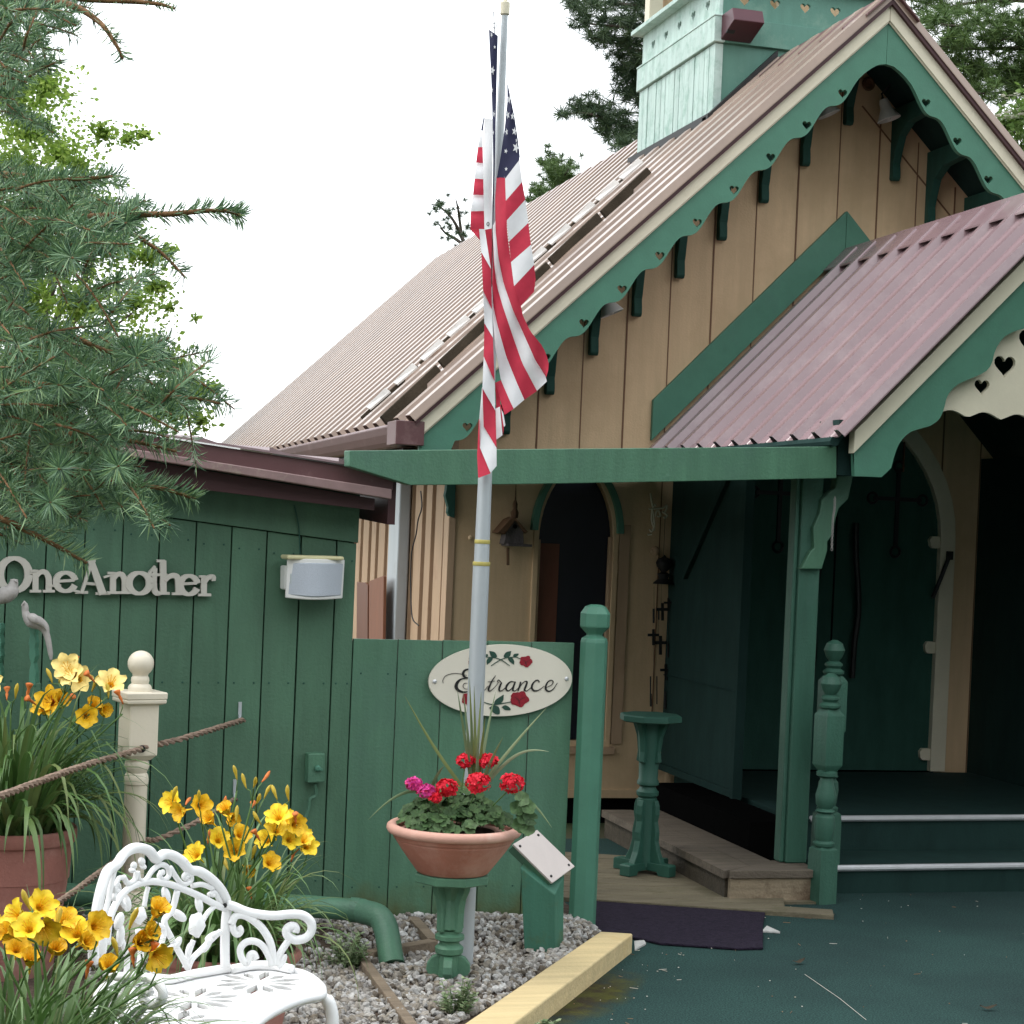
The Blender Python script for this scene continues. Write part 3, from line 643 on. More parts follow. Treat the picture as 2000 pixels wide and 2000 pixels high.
# double door in its pointed frame
dx0, dx1 = -.70, .60
mb = MB(); di = arch(dx0, dx1, 1.62, 2.40, .262)
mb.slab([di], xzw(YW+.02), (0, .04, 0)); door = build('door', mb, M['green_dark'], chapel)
mb = MB(); mb.bx(-.055, -.045, YW+.017, YW+.02, .27, 2.3); build('door_gap', mb, M['void'], door)
for cx_ in (-.41, .326):
    mb = MB(); zc = 1.84
    mb.bx(cx_-.011, cx_+.011, YW+.005, YW+.02, 1.56, 2.02)
    mb.bx(cx_-.15, cx_+.15, YW+.004, YW+.02, zc-.011, zc+.011)
    for ex, ez in ((cx_-.16, zc), (cx_+.16, zc), (cx_, 1.535), (cx_, 2.03)):
        mb.tube([V((ex+.030*cos(a*pi/6), YW+.012, ez+.030*sin(a*pi/6))) for a in range(13)], .008, 5)
    build('door_cross', mb, M['black'], door)
for bx_, s in ((.055, 1), (-.155, -1)):
    mb = MB(); mb.tube(smooth_line([(bx_, YW-.02, 1.69), (bx_+.004*s, YW-.03, 1.5), (bx_+.028*s, YW-.03, 1.3), (bx_+.034*s, YW-.03, 1.15), (bx_+.02*s, YW-.03, 1.0), (bx_+.02*s, YW-.02, .80)], 5), .017, 8); build('door_pull', mb, M['black'], door, smooth=True)
do = arch(dx0-.095, dx1+.095, 1.62, 2.51, .262)
mb = MB(); mb.slab([do[0:]+list(reversed(di))], xzw(YW-.02), (0, .05, 0)); dfr = build('door_frame', mb, M['cream'], chapel, bevel=.003)
for z in (1.60, .985, .36):
    for sx in (1, -1):
        mb = MB(); xe = dx1 if sx > 0 else dx0; mb.slab([[(xe+sx*.02, z-.035), (xe-sx*.045, z-.035), (xe-sx*.06, z-.02), (xe-sx*.065, z+.015), (xe-sx*.05, z+.035), (xe+sx*.02, z+.035)]], xzw(YW-.008), (0, .03, 0))
        build('hinge', mb, M['cream'], dfr, bevel=.003)
mb = MB(); a, b = ay(1855, 1085, YW-.05), ay(1822, 1168, YW-.05); mb.tube([a, b], .012, 6); mb.box(a, (.035, .02, .05)); build('latch_arm', mb, M['black'], dfr)
# posts
def newel(base, h, parent, name='newel_post', mat=None):
    """square blocks and turned shaft with a ball; h = overall height"""
    k = h/1.0; x, y, z = base; s = .046*k
    mb = MB(); q = sqrt(2)*s
    sq = lambda z0, z1: mb.lathe([(q*.62, z0-.0), (q*.98, z0+.025*k), (q, z0+.03*k), (q, z1-.03*k), (q*.98, z1-.025*k), (q*.62, z1)], (x, y, z), 4, rot0=pi/4+YAW_P)
    mb.lathe([(q, 0), (q, .20*k), (q*.95, .235*k), (q*.6, .25*k)], (x, y, z), 4, rot0=pi/4+YAW_P)
    mb.lathe([(.030*k, .24*k), (.046*k, .25*k), (.048*k, .262*k), (.036*k, .272*k), (.040*k, .285*k), (.046*k, .34*k), (.043*k, .375*k), (.030*k, .39*k), (.044*k, .40*k), (.030*k, .412*k), (.042*k, .43*k), (.046*k, .47*k), (.032*k, .52*k), (.028*k, .545*k), (.046*k, .555*k), (.046*k, .57*k), (.03*k, .58*k)], (x, y, z), 18)
    sq(.575*k, .845*k)
    mb.lathe([(.026*k, .84*k), (.046*k, .852*k), (.048*k, .862*k), (.030*k, .876*k), (.040*k, .888*k), (.040*k, .897*k), (.022*k, .907*k), (.036*k, .925*k), (.047*k, .955*k), (.036*k, .985*k), (.012*k, 1.0*k)], (x, y, z), 18)
    return build(name, mb, mat or M['green_shade'], parent, smooth=True, ang=30)
YAW_P = radians(12)
newel((-1.178, -2.14, 0.), 1.0, chapel)
newel((-1.055, -1.90, .112), 1.02, chapel)
newel((1.0, -2.14, 0.), 1.0, chapel)
mb = MB(); mb.bx(-1.285, -1.185, -1.99, -1.88, .145, 1.98); mb.bx(-1.305, -1.285, -1.97, -1.90, .145, 1.98); pp = build('porch_post', mb, M['green_shade'], chapel, bevel=.006)
mb = MB(); mb.bx(.99, 1.10, -1.99, -1.88, 0, 2.0); build('porch_post', mb, M['green'], chapel, bevel=.006)
# stepped bracket from the post up to the bargeboard
mb = MB(); cb = crop(1150, 900, 3.22)
br = [cb(p) for p in ((1325, 680), (1455, 680), (1490, 560), (1490, 505), (1510, 480), (1560, 300), (1620, 240), (1650, 100), (1560, 60), (1540, 170), (1455, 240), (1440, 330), (1400, 420), (1405, 550), (1380, 570))]
mb.slab([[(ay(a, b, -2.0).x, ay(a, b, -2.0).z) for a, b in br]], xzw(-2.02), (0, .06, 0)); build('post_bracket', mb, M['green'], pp, bevel=.005)
mb = MB(); mb.bx(-1.20, -1.12, -2.15, -1.95, 1.86, 2.10); build('eave_block', mb, M['green_deep'], chapel)
mb = MB(); mb.tube([(-1.25, -2.22, 2.0), (-1.25, -.9, 2.0), (-1.25, YW, 2.0)], .022, 8); build('porch_gutter', mb, M['green_deep'], chapel)

# ================================================================== GREEN FENCE, SHED, BEAM
FY = -2.56
SX = -3.367
fence = thing('green_fence', 'low green board fence with an octagonal-capped end post, carrying the oval sign', 'fence', (-2.9, FY, 0))
mb = MB(); xs = [SX, -3.192, -3.016, -2.837, -2.659, -2.483]; zt = [1.121, 1.122, 1.124, 1.126, 1.127]; zl = [.075, .055, .02, .035, .05]
for i in range(5): mb.bx(xs[i]+.002, xs[i+1]-.0022, FY+(i % 2)*.002, FY+.022, zl[i], zt[i])
for i in range(5):
    for z in (.17, .99):
        for f in (.2, .8): mb.lathe([(.0042, 0), (.0036, .0016)], (xs[i]+(xs[i+1]-xs[i])*f, FY+(i % 2)*.002, z), 8, 1, axis=V((0, -1, 0)))
panel = build('board_panel', mb, [M['green_fence'], M['green_dark']], fence, bevel=.0025)
for z in (.95, .12):
    mb = MB(); mb.bx(SX, -2.49, FY+.024, FY+.05, z, z+.09); build('rail', mb, M['green_shed'], fence)
mb = MB(); fx, fy = -2.418, -2.605; k = .052; q = k*sqrt(2)*.92
def octa(r): return [(r*cos(pi/8+i*pi/4), r*sin(pi/8+i*pi/4)) for i in range(8)]
mb.lathe([(k*1.05, -.03), (k*1.05, 1.135), (k*.98, 1.150), (k*.60, 1.162), (k*.66, 1.17), (k*1.12, 1.195), (k*1.14, 1.20), (k*1.14, 1.248), (k*.80, 1.275), (k*.40, 1.283)], (fx, fy, 0), 8, rot0=pi/8+YAW_P)
build('end_post', mb, M['green_trim'], fence, bevel=.003)

SA = radians(8); SD = V((cos(SA), sin(SA), 0)); SN = V((sin(SA), -cos(SA), 0))      # wall direction, outward normal
SP = V((SX, FY, 0))
def PS(off=0.):
    A = SP+SN*off; B = A+SD; return lambda x, y: aw(x, y, A, B)
def sxz(off): return lambda s, z: SP+SD*s+SN*off+V((0, 0, z))
def so(p): return (p-SP) @ SD
shed = thing('green_shed', 'dark green plank shed with low maroon metal roof behind the rope rail', 'shed', SP-SD*.7)
c4 = crop(0, 700, 2.76)
gaps = [(240, 1280), (447, 1280), (650, 1300), (848, 1300), (1045, 1300), (1237, 1300), (1427, 1300), (1613, 1300), (1805, 1300)]
gs = [so(PS()(*c4(p))) for p in gaps]; d = gs[1]-gs[0]; gs = [gs[0]-d*k for k in range(12, 0, -1)]+gs+[0.0]
fl, fr = PS()(*c4((200, 760))), PS()(*c4((1930, 995)))            # lower edge of the frieze board
tl, tr = PS()(*c4((200, 570))), PS()(*c4((1930, 800)))
fz = lambda s: fl.z+(fr.z-fl.z)*(s-so(fl))/(so(fr)-so(fl))
tz = lambda s: tl.z+(tr.z-tl.z)*(s-so(tl))/(so(tr)-so(tl))
mb = MB(); R = random.Random(11)
for a, b in zip(gs, gs[1:]):
    g = .0022+R.random()*.0012; y0 = R.random()*.003
    mb.slab([[(a+g, .06), (a+g, fz(a)-.003), (b-g, fz(b)-.003), (b-g, .06)]], sxz(-y0), -SN*.02)
    for z in (.2, .95, fz(b)-.07):
        for f in (.22, .78): p = sxz(.0)(a+(b-a)*f, z); mb.lathe([(.0042, 0), (.0036, .0016)], p, 8, 1, axis=SN)
bw = build('plank_wall', mb, [M['green_shed'], M['green_dark']], shed, bevel=.002)
mb = MB(); s0 = gs[0]; mb.slab([[(s0, .0), (s0, tz(s0)-.01), (-.004, tz(0)-.01), (-.004, .0)]], sxz(-.026), -SN*.06); mb.bx(SX-.03, SX+.035, FY+.052, FY+.075, 0, 1.11); build('backing', mb, M['void'], shed)
mb = MB(); mb.slab([[(s0, fz(s0)), (s0, tz(s0)+.10), (0, tz(0)+.10), (0, fz(0))]], sxz(.012), -SN*.03); build('frieze_board', mb, M['green_shed'], shed, bevel=.002)
mb = MB(); a_ = SP-SD*.004-SN*.026; mb.slab([[(0, 0), (1.6, 0), (1.6, tz(0)+.06), (0, tz(0)+.03)]], lambda u, z: a_-SN*u+V((0, 0, z)), -SD*.05); build('end_wall', mb, M['green_shed'], shed)
# roof
OF = .20
def line2(p, q, off):
    a, b = PS(off)(*p), PS(off)(*q); return lambda s: a.z+(b.z-a.z)*(s-so(a))/(so(b)-so(a))
ztop = line2(c4((1000, 446)), c4((1880, 583)), OF); zmid = line2(c4((1000, 540)), c4((1880, 676)), OF); zled = line2(c4((1000, 578)), c4((1880, 722)), OF); zbt = line2(c4((1000, 690)), c4((1880, 795)), OF)
s1 = so(PS(OF)(768, 950)); s0 = gs[0]
mb = MB(); s2 = s1+.07
mb.slab([[(s0, zmid(s0)), (s0, ztop(s0)), (s1, ztop(s1)), (s1, zmid(s1))]], sxz(OF), -SN*.02)
build('roof_edge', mb, M['maroon'], shed, bevel=.003)
mb = MB()
for off, za, zb_ in ((OF+.045, zled, zmid),): mb.slab([[(s0, za(s0)), (s0, zb_(s0)+.004), (s1-.02, zb_(s1)+.004), (s1-.02, za(s1))]], sxz(off), -SN*.05)
build('drip_ledge', mb, paint('worn_maroon_ledge', (.26, .17, .165), .5, .2, .05, (6, 6, 6), dirt=(.36, .30, .24), dscale=7), shed, bevel=.008)
mb = MB(); mb.slab([[(s0, zbt(s0)), (s0, zled(s0)), (s1-.06, zled(s1)), (s1-.06, zbt(s1))]], sxz(OF-.03), -SN*.02)
mb.slab([[(s0, zbt(s0)+.01), (s0, zbt(s0)+.02), (s1-.06, zbt(s1)+.02), (s1-.06, zbt(s1)+.01)]], sxz(OF-.052), -SN*.17); build('fascia', mb, M['maroon_dark'], shed)
mb = MB()
mb.slab([[(0, 0), (1.6, .075), (1.6, -.10), (0, -.19)]], lambda u, z: SP+SD*(s1+.02)+SN*(OF-.021)-SN*u+V((0, 0, ztop(s1)+z)), -SD*.03); build('end_fascia', mb, M['maroon_dark'], shed)
mb = MB()
def rp(s, u): return SP+SD*s+SN*(OF+.02)-SN*u+V((0, 0, ztop(s)+.012+u*.045))
n = 44
for i in range(n):
    a = s0+(s1+.04-s0)*i/n; b = s0+(s1+.04-s0)*(i+1)/n
    pts = [rp(a, 0), rp(b, 0), rp(b, 1.7), rp(a, 1.7)]; up = V((0, 0, .012)); dn = V((0, 0, -.008))
    mb.add([pts[0]+(up if i % 4 == 0 else V()), pts[1], pts[2], pts[3]+(up if i % 4 == 0 else V())]+[p+dn for p in pts], [(0, 1, 2, 3), (4, 7, 6, 5), (0, 4, 5, 1), (1, 5, 6, 2), (2, 6, 7, 3), (3, 7, 4, 0)])
build('shed_roof', mb, M['porch_roof'], shed)
# cable on the frieze down to the lamp
mb = MB(); mb.tube(smooth_line([PS(.018)(*c4(p)) for p in ((1585, 790), (1600, 850), (1612, 920), (1615, 1000), (1618, 1062))], 4), .0025, 5)
tag(build('cable', mb, M['green_dark'], base=PS(.018)(*c4((1585, 790)))), 'thin painted cable running down from shed roof to the white wall box', 'cable')

# tie beam from porch corner to the shed roof
bl = [(683, 878), (683, 908), (801, 947)]; Bd = 7.02
A1, A2 = ad(683, 880, 6.70), ad(1632, 872, 7.98); fnb = PW(A1, A2); nb = V((-(A2-A1).y, (A2-A1).x, 0)).normalized()
pts = [(683, 880), (1634, 872), (1634, 934), (1320, 940.5), (1000, 946), (802, 947.5), (683, 911)]
mb = MB(); mb.slab([pts], fnb, nb*.045)
tag(build('tie_beam', mb, M['green'], bevel=.003, base=fnb(1150, 945)), 'long green timber beam with slanted tail spanning from shed roof to porch corner', 'beam')

# flat canopy over the walkway, carried by the beam and the chapel wall
cv = [fnb(842, 930).xy+nb.xy*.047, fnb(1628, 925).xy+nb.xy*.047, V((-1.21, YW-.035)), V((-2.315, YW-.035))]; zc_f = 1.875
mb = MB(); mb.slab([[tuple(p) for p in cv]], lambda x, y: V((x, y, 1.772+.062*(x+2.9))), (0, 0, .03))
tag(build('canopy', mb, M['green_deep'], base=(-1.8, -1, zc_f)), 'flat dark green canopy over the walkway, its underside showing just below the tie beam', 'canopy')

# ================================================================== WALL LETTERING  (… OneAnother)
def ribbon(mb, fn, pts, wd, off, m=0, k=6, sm=True):
    """flat stroke of given pixel width (number or list) along pixel points"""
    P = smooth_line([V((p[0], p[1], 0)) for p in pts], k) if sm and len(pts) > 2 else [V((p[0], p[1], 0)) for p in pts]
    n = len(P); W = wd if isinstance(wd, (list, tuple)) else [wd, wd]
    L_, R_ = [], []
    for i in range(n):
        t = (P[min(i+1, n-1)]-P[max(i-1, 0)]); t.normalize(); nn = V((-t.y, t.x, 0)); f = i/(n-1)*(len(W)-1); j = min(int(f), len(W)-2); ww = (W[j]+(W[j+1]-W[j])*(f-j))/2
        L_.append(P[i]+nn*ww); R_.append(P[i]-nn*ww)
    F = [fn(p.x, p.y) for p in L_]+[fn(p.x, p.y) for p in R_]; o = V(off); vs = F+[p+o for p in F]; q = 2*n; fs = []
    for i in range(n-1): fs += [(i, i+1, n+i+1, n+i), (q+i, q+n+i, q+n+i+1, q+i+1), (i, q+i, q+i+1, i+1), (n+i, n+i+1, q+n+i+1, q+n+i)]
    fs += [(0, n, q+n, q), (n-1, q+n-1, q+2*n-1, 2*n-1)]; mb.add(vs, fs, m)
mb = MB(); lay = [0.]
def st(pts, wd, sm=False):
    lay[0] = (lay[0]+.0006) % .006
    f0 = PS(.024+lay[0]); ribbon(mb, lambda x, y: f0(*c4((x, y))), pts, wd, -SN*.016, 0, 8, sm)
def ell(cx, cy, rx, ry, w0, w1, a0=0, a1=360):
    n = 20; pts = []; W = []
    for i in range(n+1):
        a = radians(a0+(a1-a0)*i/n); pts.append((cx+rx*cos(a), cy+ry*sin(a))); W.append(w0+(w1-w0)*abs(cos(a)))
    st(pts, W)
def serif(x, y, l, h=14): st([(x-l/2, y), (x+l/2, y)], h)
# letter shapes follow the photographed lettering (slab-serif, joined)
ell(78, 1165, 78, 88, 22, 44)                                                     # O
def en(x, base, top, wdt, s=32):
    st([(x, base), (x, top)], s); st([(x+8, top+34), (x+wdt*.35, top+14), (x+wdt*.72, top+12), (x+wdt*.95, top+36), (x+wdt, top+62), (x+wdt, base)], [20, 24, 28, 32, s, s], True)
    serif(x, base-7, 62); serif(x+wdt, base-7, 64); serif(x-12, top+5, 34, 12)
en(192, 1262, 1140, 72)
ell(355, 1205, 52, 50, 18, 36, 20, 350); st([(312, 1202), (402, 1196)], 15)        # e
st([(500, 1085), (440, 1268)], 17); st([(492, 1092), (556, 1272)], [34, 40]); st([(456, 1212), (535, 1218)], 15); serif(440, 1262, 70); serif(556, 1268, 78); st([(474, 1087), (516, 1090)], 16)   # A
en(610, 1270, 1152, 64)
ell(752, 1212, 56, 56, 18, 38)                                                    # o
st([(838, 1130), (830, 1225), (842, 1262), (868, 1266), (884, 1256)], [22, 34, 32, 20, 12], True); st([(800, 1164), (905, 1168)], 15); st([(804, 1160), (838, 1120)], 14)   # t
st([(880, 1090), (882, 1272)], 34); serif(868, 1092, 44, 14); serif(884, 1267, 62); st([(890, 1200), (915, 1176), (945, 1172), (962, 1196), (966, 1272)], [20, 24, 30, 34, 34], True); serif(966, 1269, 74)  # h
ell(1020, 1222, 46, 50, 18, 36, 20, 350); st([(982, 1216), (1062, 1212)], 14)      # e
st([(1100, 1172), (1100, 1278)], 32); serif(1104, 1275, 70); st([(1104, 1210), (1122, 1184), (1150, 1178), (1152, 1200)], [20, 24, 26, 20], True); serif(1092, 1176, 34, 12)
st([(262, 1225), (330, 1225)], 13); st([(380, 1248), (450, 1262)], 12); st([(560, 1180), (605, 1168)], 11); st([(664, 1222), (705, 1222)], 12); st([(800, 1225), (830, 1230)], 12)
tag(build('wall_lettering', mb, M['letter'], base=PS(.01)(200, 1160)), "pale cut-out letters reading OneAnother across the green shed wall", 'lettering')

# ================================================================== WHITE WALL BOX (speaker)
sp = thing('wall_speaker', 'white box speaker with yellowed top mounted on the green shed wall', 'speaker', PS(.1)(615, 1130))
pf = [(1552, 1078), (1858, 1084), (1845, 1296), (1540, 1292)]
def barrel(name, mat, x0, x1, ty, by, o0, bulge, back, skew=0.):
    mb = MB(); n = 10; F = []
    for i in range(n+1):
        t = i/n; o = o0+bulge*sin(pi*t); x = x0+(x1-x0)*t; y0 = ty+(6*t); y1 = by+4*t+10*sin(pi*t)*(bulge > 0)
        for off in (o, back):
            f = PS(off); F += [f(*c4((x, y0))), f(*c4((x-12, y1)))]
    fs = []
    for i in range(n): a, b = i*4, i*4+4; fs += [(a, b, b+1, a+1), (a+2, a+3, b+3, b+2), (a, a+2, b+2, b), (a+1, b+1, b+3, a+3)]
    fs += [(0, 1, 3, 2), (4*n, 4*n+2, 4*n+3, 4*n+1)]; mb.add(F, fs); return build(name, mb, mat, sp, smooth=True, ang=40, bevel=.004)
barrel('case', M['white'], 1548, 1858, 1078, 1290, .10, .045, .04); barrel('grille', M['grille'], 1562, 1850, 1100, 1274, .106, .045, .09)
mb = MB(); mb.slab([[c4(p) for p in ((1548, 1060), (1856, 1068), (1857, 1088), (1549, 1084))]], PS(.135), -SN*.09); build('top_cap', mb, M['yellowed'], sp, bevel=.006)
mb = MB(); mb.slab([[c4(p) for p in ((1534, 1120), (1552, 1116), (1548, 1250), (1532, 1244))]], PS(.07), -SN*.055); build('mounting_bracket', mb, M['white'], sp, bevel=.004)
mb = MB(); mb.slab([[c4(p) for p in ((1566, 1160), (1573, 1160), (1572, 1215), (1564, 1215))]], PS(.158), -SN*.004); build('name_badge', mb, M['galv'], sp)

# switch box with conduit
c7 = crop(0, 1250, 2.576)
sb = thing('switch_box', 'small green electrical box with round knob on the shed wall', 'electrical box', PS(.03)(617, 1500))
mb = MB(); mb.slab([[c7(p) for p in ((1552, 572), (1636, 570), (1634, 716), (1548, 720))]], PS(.045), -SN*.044); build('box', mb, M['green'], sb, bevel=.004)
mb = MB(); mb.lathe([(.012, 0), (.012, .010), (.008, .016)], PS(.045)(*c7((1596, 645))), 12, axis=SN); mb.slab([[c7(p) for p in ((1600, 640), (1625, 646), (1624, 660), (1598, 655))]], PS(.062), -SN*.01); build('knob', mb, M['green_trim'], sb, bevel=.002)
mb = MB(); mb.tube(smooth_line([PS(.02)(*c7(p)) for p in ((1585, 722), (1590, 780), (1560, 800), (1552, 850), (1530, 910))], 5), .006, 6); build('conduit', mb, M['green'], sb, smooth=True)
# hooks for the ropes
for (x, y, lab) in ((1208, 350, 'upper pale metal hook holding the rope on the shed wall'), (1182, 740, 'lower pale metal hook holding the rope on the shed wall')):
    mb = MB(); a = PS(.008)(*c7((x, y-38))); b = PS(.008)(*c7((x-2, y+38)))
    mb.slab([[c7((x-7, y-38)), c7((x+9, y-38)), c7((x+7, y+38)), c7((x-9, y+38))]], PS(.006), -SN*.006)
    mb.tube([PS(.008)(*c7((x-2, y+30))), PS(.03)(*c7((x-2, y+36))), PS(.04)(*c7((x-2, y+50))), PS(.025)(*c7((x-2, y+62))), PS(.01)(*c7((x-2, y+56)))], .004, 6)
    tag(build('rope_hook', mb, M['galv'], base=a), lab, 'hook', 'hooks on the shed wall')

# ================================================================== OVAL SIGN
c6 = crop(800, 1230, 4.83)
NF = V((0, -1, 0))
sign = thing('entrance_sign', 'cream oval sign reading Entrance with painted red roses, fixed to the green fence', 'sign', ay(977, 1330, FY-.02))
cx_, cy_ = 857, 478; E_ = []
for i in range(72):
    a = 2*pi*i/72; x = cos(a)*676; y = sin(a)*338; E_.append(c6((cx_+x, cy_+y-.022*x)))
mb = MB(); mb.slab([E_], PY(FY-.022), (0, .016, 0)); build('board', mb, M['sign'], sign, bevel=.003)
layn = [0]
def sk(name, mat, strokes, parent=None):
    mb = MB()
    for pts, wd in strokes:
        layn[0] = (layn[0]+1) % 12; f = PY(FY-.0245-.0001*layn[0]); ribbon(mb, lambda x, y: f(*c6((x, y))), pts, wd, (0, .0015, 0), 0, 6, True)
    return build(name, mb, mat, parent or sign)
E1 = [([(318, 505), (316, 470), (345, 432), (410, 412), (480, 416), (540, 430)], [4, 5, 5, 5, 5, 4]),
      ([(600, 420), (590, 385), (560, 372), (520, 385), (505, 415), (520, 445), (560, 455)], [8, 12, 12, 20, 24, 18, 6]),
      ([(560, 455), (490, 465), (450, 500), (440, 540), (462, 572), (510, 588), (560, 578), (600, 545)], [6, 14, 28, 32, 26, 16, 8, 5]),
      ([(545, 505), (520, 505), (505, 530), (520, 555), (548, 560)], [4, 5, 6, 5, 4]),
      ([(600, 545), (622, 500), (640, 488)], [4, 5, 5]), ([(640, 488), (634, 540), (628, 580)], [16, 18, 12]), ([(634, 535), (668, 492), (690, 490), (688, 525), (684, 572), (706, 572), (740, 530)], [4, 6, 12, 18, 16, 6, 4]),
      ([(812, 432), (780, 480), (752, 540), (745, 568), (760, 578), (800, 545), (838, 500)], [4, 12, 18, 18, 10, 5, 4]), ([(738, 490), (805, 484)], [5, 5]),
      ([(838, 500), (830, 484), (842, 474), (858, 490), (870, 500)], [5, 7, 8, 8, 5]), ([(868, 498), (850, 540), (846, 572), (868, 576), (905, 545), (935, 505)], [12, 18, 16, 8, 5, 4]),
      ([(990, 492), (955, 490), (922, 520), (910, 556), (928, 576), (958, 560), (990, 515)], [6, 12, 18, 18, 12, 8, 5]), ([(998, 488), (980, 540), (976, 570), (998, 576), (1030, 545)], [12, 18, 18, 8, 4]),
      ([(1048, 490), (1040, 530), (1022, 580)], [12, 18, 10]), ([(1030, 555), (1070, 500), (1100, 486), (1108, 500), (1092, 545), (1085, 570), (1108, 576), (1145, 545)], [4, 6, 10, 16, 18, 16, 8, 4]),
      ([(1222, 496), (1215, 478), (1190, 480), (1160, 515), (1155, 552), (1178, 576), (1225, 566), (1270, 530)], [12, 10, 10, 17, 19, 16, 8, 4]),
      ([(1290, 545), (1340, 520), (1355, 490), (1335, 476), (1305, 492), (1285, 535), (1290, 568), (1320, 580), (1360, 555), (1395, 500)], [5, 6, 9, 9, 11, 18, 18, 12, 7, 4])]
sk('lettering', M['ink'], E1)
def rose(cx, cy, r, sq=1.):
    mb = MB(); pts = []
    R = random.Random(int(cx))
    for i in range(28): a = 2*pi*i/28; rr = r*(1+.10*sin(5*a+1)+.06*R.uniform(-1, 1)); pts.append(c6((cx+rr*cos(a)*1.08, cy+rr*sin(a)*sq)))
    mb.slab([pts], PY(FY-.0245), (0, .002, 0)); r_ = build('rose', mb, M['rose_red'], sign)
    sk('petal_line', M['ink'], [([(cx-r*.6, cy-r*.3), (cx-r*.1, cy+r*.1), (cx+r*.1, cy+r*.8)], [2, 5, 3]), ([(cx+r*.7, cy-r*.2), (cx+r*.2, cy+.0), (cx-r*.2, cy+r*.5)], [2, 4, 2])], r_)
def leaf2(name, items):
    for pts in items:
        mb = MB(); mb.slab([[c6((p.x, p.y)) for p in smooth_line([V((a, b, 0)) for a, b in pts], 5)]], PY(FY-.0243-.0001*(len(items) % 3)), (0, .0015, 0)); build('rose_leaf', mb, M['leaf_ink'], sign)
rose(1098, 298, 54, .95); rose(1035, 655, 78, .92); rose(612, 298, 54, .95); rose(560, 655, 62)
sk('rose_stem', M['leaf_ink'], [([(770, 340), (830, 300), (900, 268), (1000, 258), (1045, 275)], [6, 8, 7, 6, 6]), ([(945, 340), (890, 300), (820, 268), (720, 258), (665, 275)], [6, 8, 7, 6, 6]), ([(660, 672), (720, 690), (790, 706), (880, 694), (960, 680)], [6, 9, 9, 8, 8])])
leaf2('leaf', [[(752, 200), (800, 210), (824, 245), (815, 262), (770, 252), (752, 200)], [(960, 200), (912, 212), (890, 245), (900, 262), (945, 252), (960, 200)], [(985, 330), (945, 300), (930, 270), (962, 262), (985, 290), (985, 330)], [(730, 332), (768, 300), (785, 270), (752, 262), (728, 290), (730, 332)],
            [(975, 248), (990, 228), (1030, 226), (1015, 250), (990, 258), (975, 248)], [(705, 232), (735, 230), (740, 248), (715, 258), (705, 232)], [(888, 612), (882, 670), (840, 705), (800, 700), (815, 660), (888, 612)], [(750, 735), (800, 712), (845, 735), (848, 795), (800, 790), (750, 735)], [(868, 728), (905, 712), (945, 735), (950, 758), (900, 756), (868, 728)]])
for p in ((236, 488), (1480, 462)):
    mb = MB(); mb.lathe([(.0085, 0), (.008, .004), (.004, .007)], PY(FY-.022)(*c6(p)), 12, axis=NF); build('screw', mb, M['silver'], sign, smooth=True)

# ================================================================== FLAGPOLE AND FLAG
PB = lat(0, 0); PDEP = 6.45
pb = gz(906, 1906, 0.); PDEP = (pb-EYE) @ CF
ptop = ad(985.5, 12, PDEP); pz = ptop.z
pole = thing('flagpole', 'tall grey metal flagpole with yellow bands behind the flower bowl', 'flagpole', (pb.x, pb.y, 0))
zj = aw(915, 1100, pb.xy, pb.xy+RIGHT.xy).z; zk = aw(917, 1057, pb.xy, pb.xy+RIGHT.xy).z
mb = MB(); mb.lathe([(.0300, -.05), (.0290, zj)], (pb.x, pb.y, 0), 20); build('lower_tube', mb, M['galv'], pole, smooth=True)
mb = MB(); mb.lathe([(.0265, zj-.02), (.0255, zk+.05), (.0228, 1.88), (.0112, pz-.06), (.0108, pz-.03)], (pb.x, pb.y, 0), 20); build('upper_tube', mb, M['galv'], pole, smooth=True)
for z, r in ((zj, .0300), (zk, .0268)): mb = MB(); mb.lathe([(r, -.007), (r+.0006, -.006), (r+.0006, .006), (r, .007)], (pb.x, pb.y, z), 20); build('band', mb, M['brass'], pole, smooth=True)
mb = MB(); mb.lathe([(.0108, -.05), (.0165, -.045), (.0170, -.012), (.0165, -.005), (.008, .0), (.008, .012), (.002, .016)], (pb.x, pb.y, pz), 16); build('cap', mb, M['cream'], pole, smooth=True)
fD = PDEP
def af(x, y, dd):
    q = (pb-FWD*dd).xy; return aw(x, y, q, q+RIGHT.xy)
mb = MB(); mb.tube([af(x, y, dd) for x, y, dd in ((964, 22, .012), (966, 60, .02), (965, 230, .03), (962, 460, .035), (960, 560, .035))], .0016, 5); mb.tube([af(966+4*cos(a), 50+5*sin(a), .02) for a in [i*pi/5 for i in range(11)]], .0012, 5); build('halyard', mb, M['black'], pole)
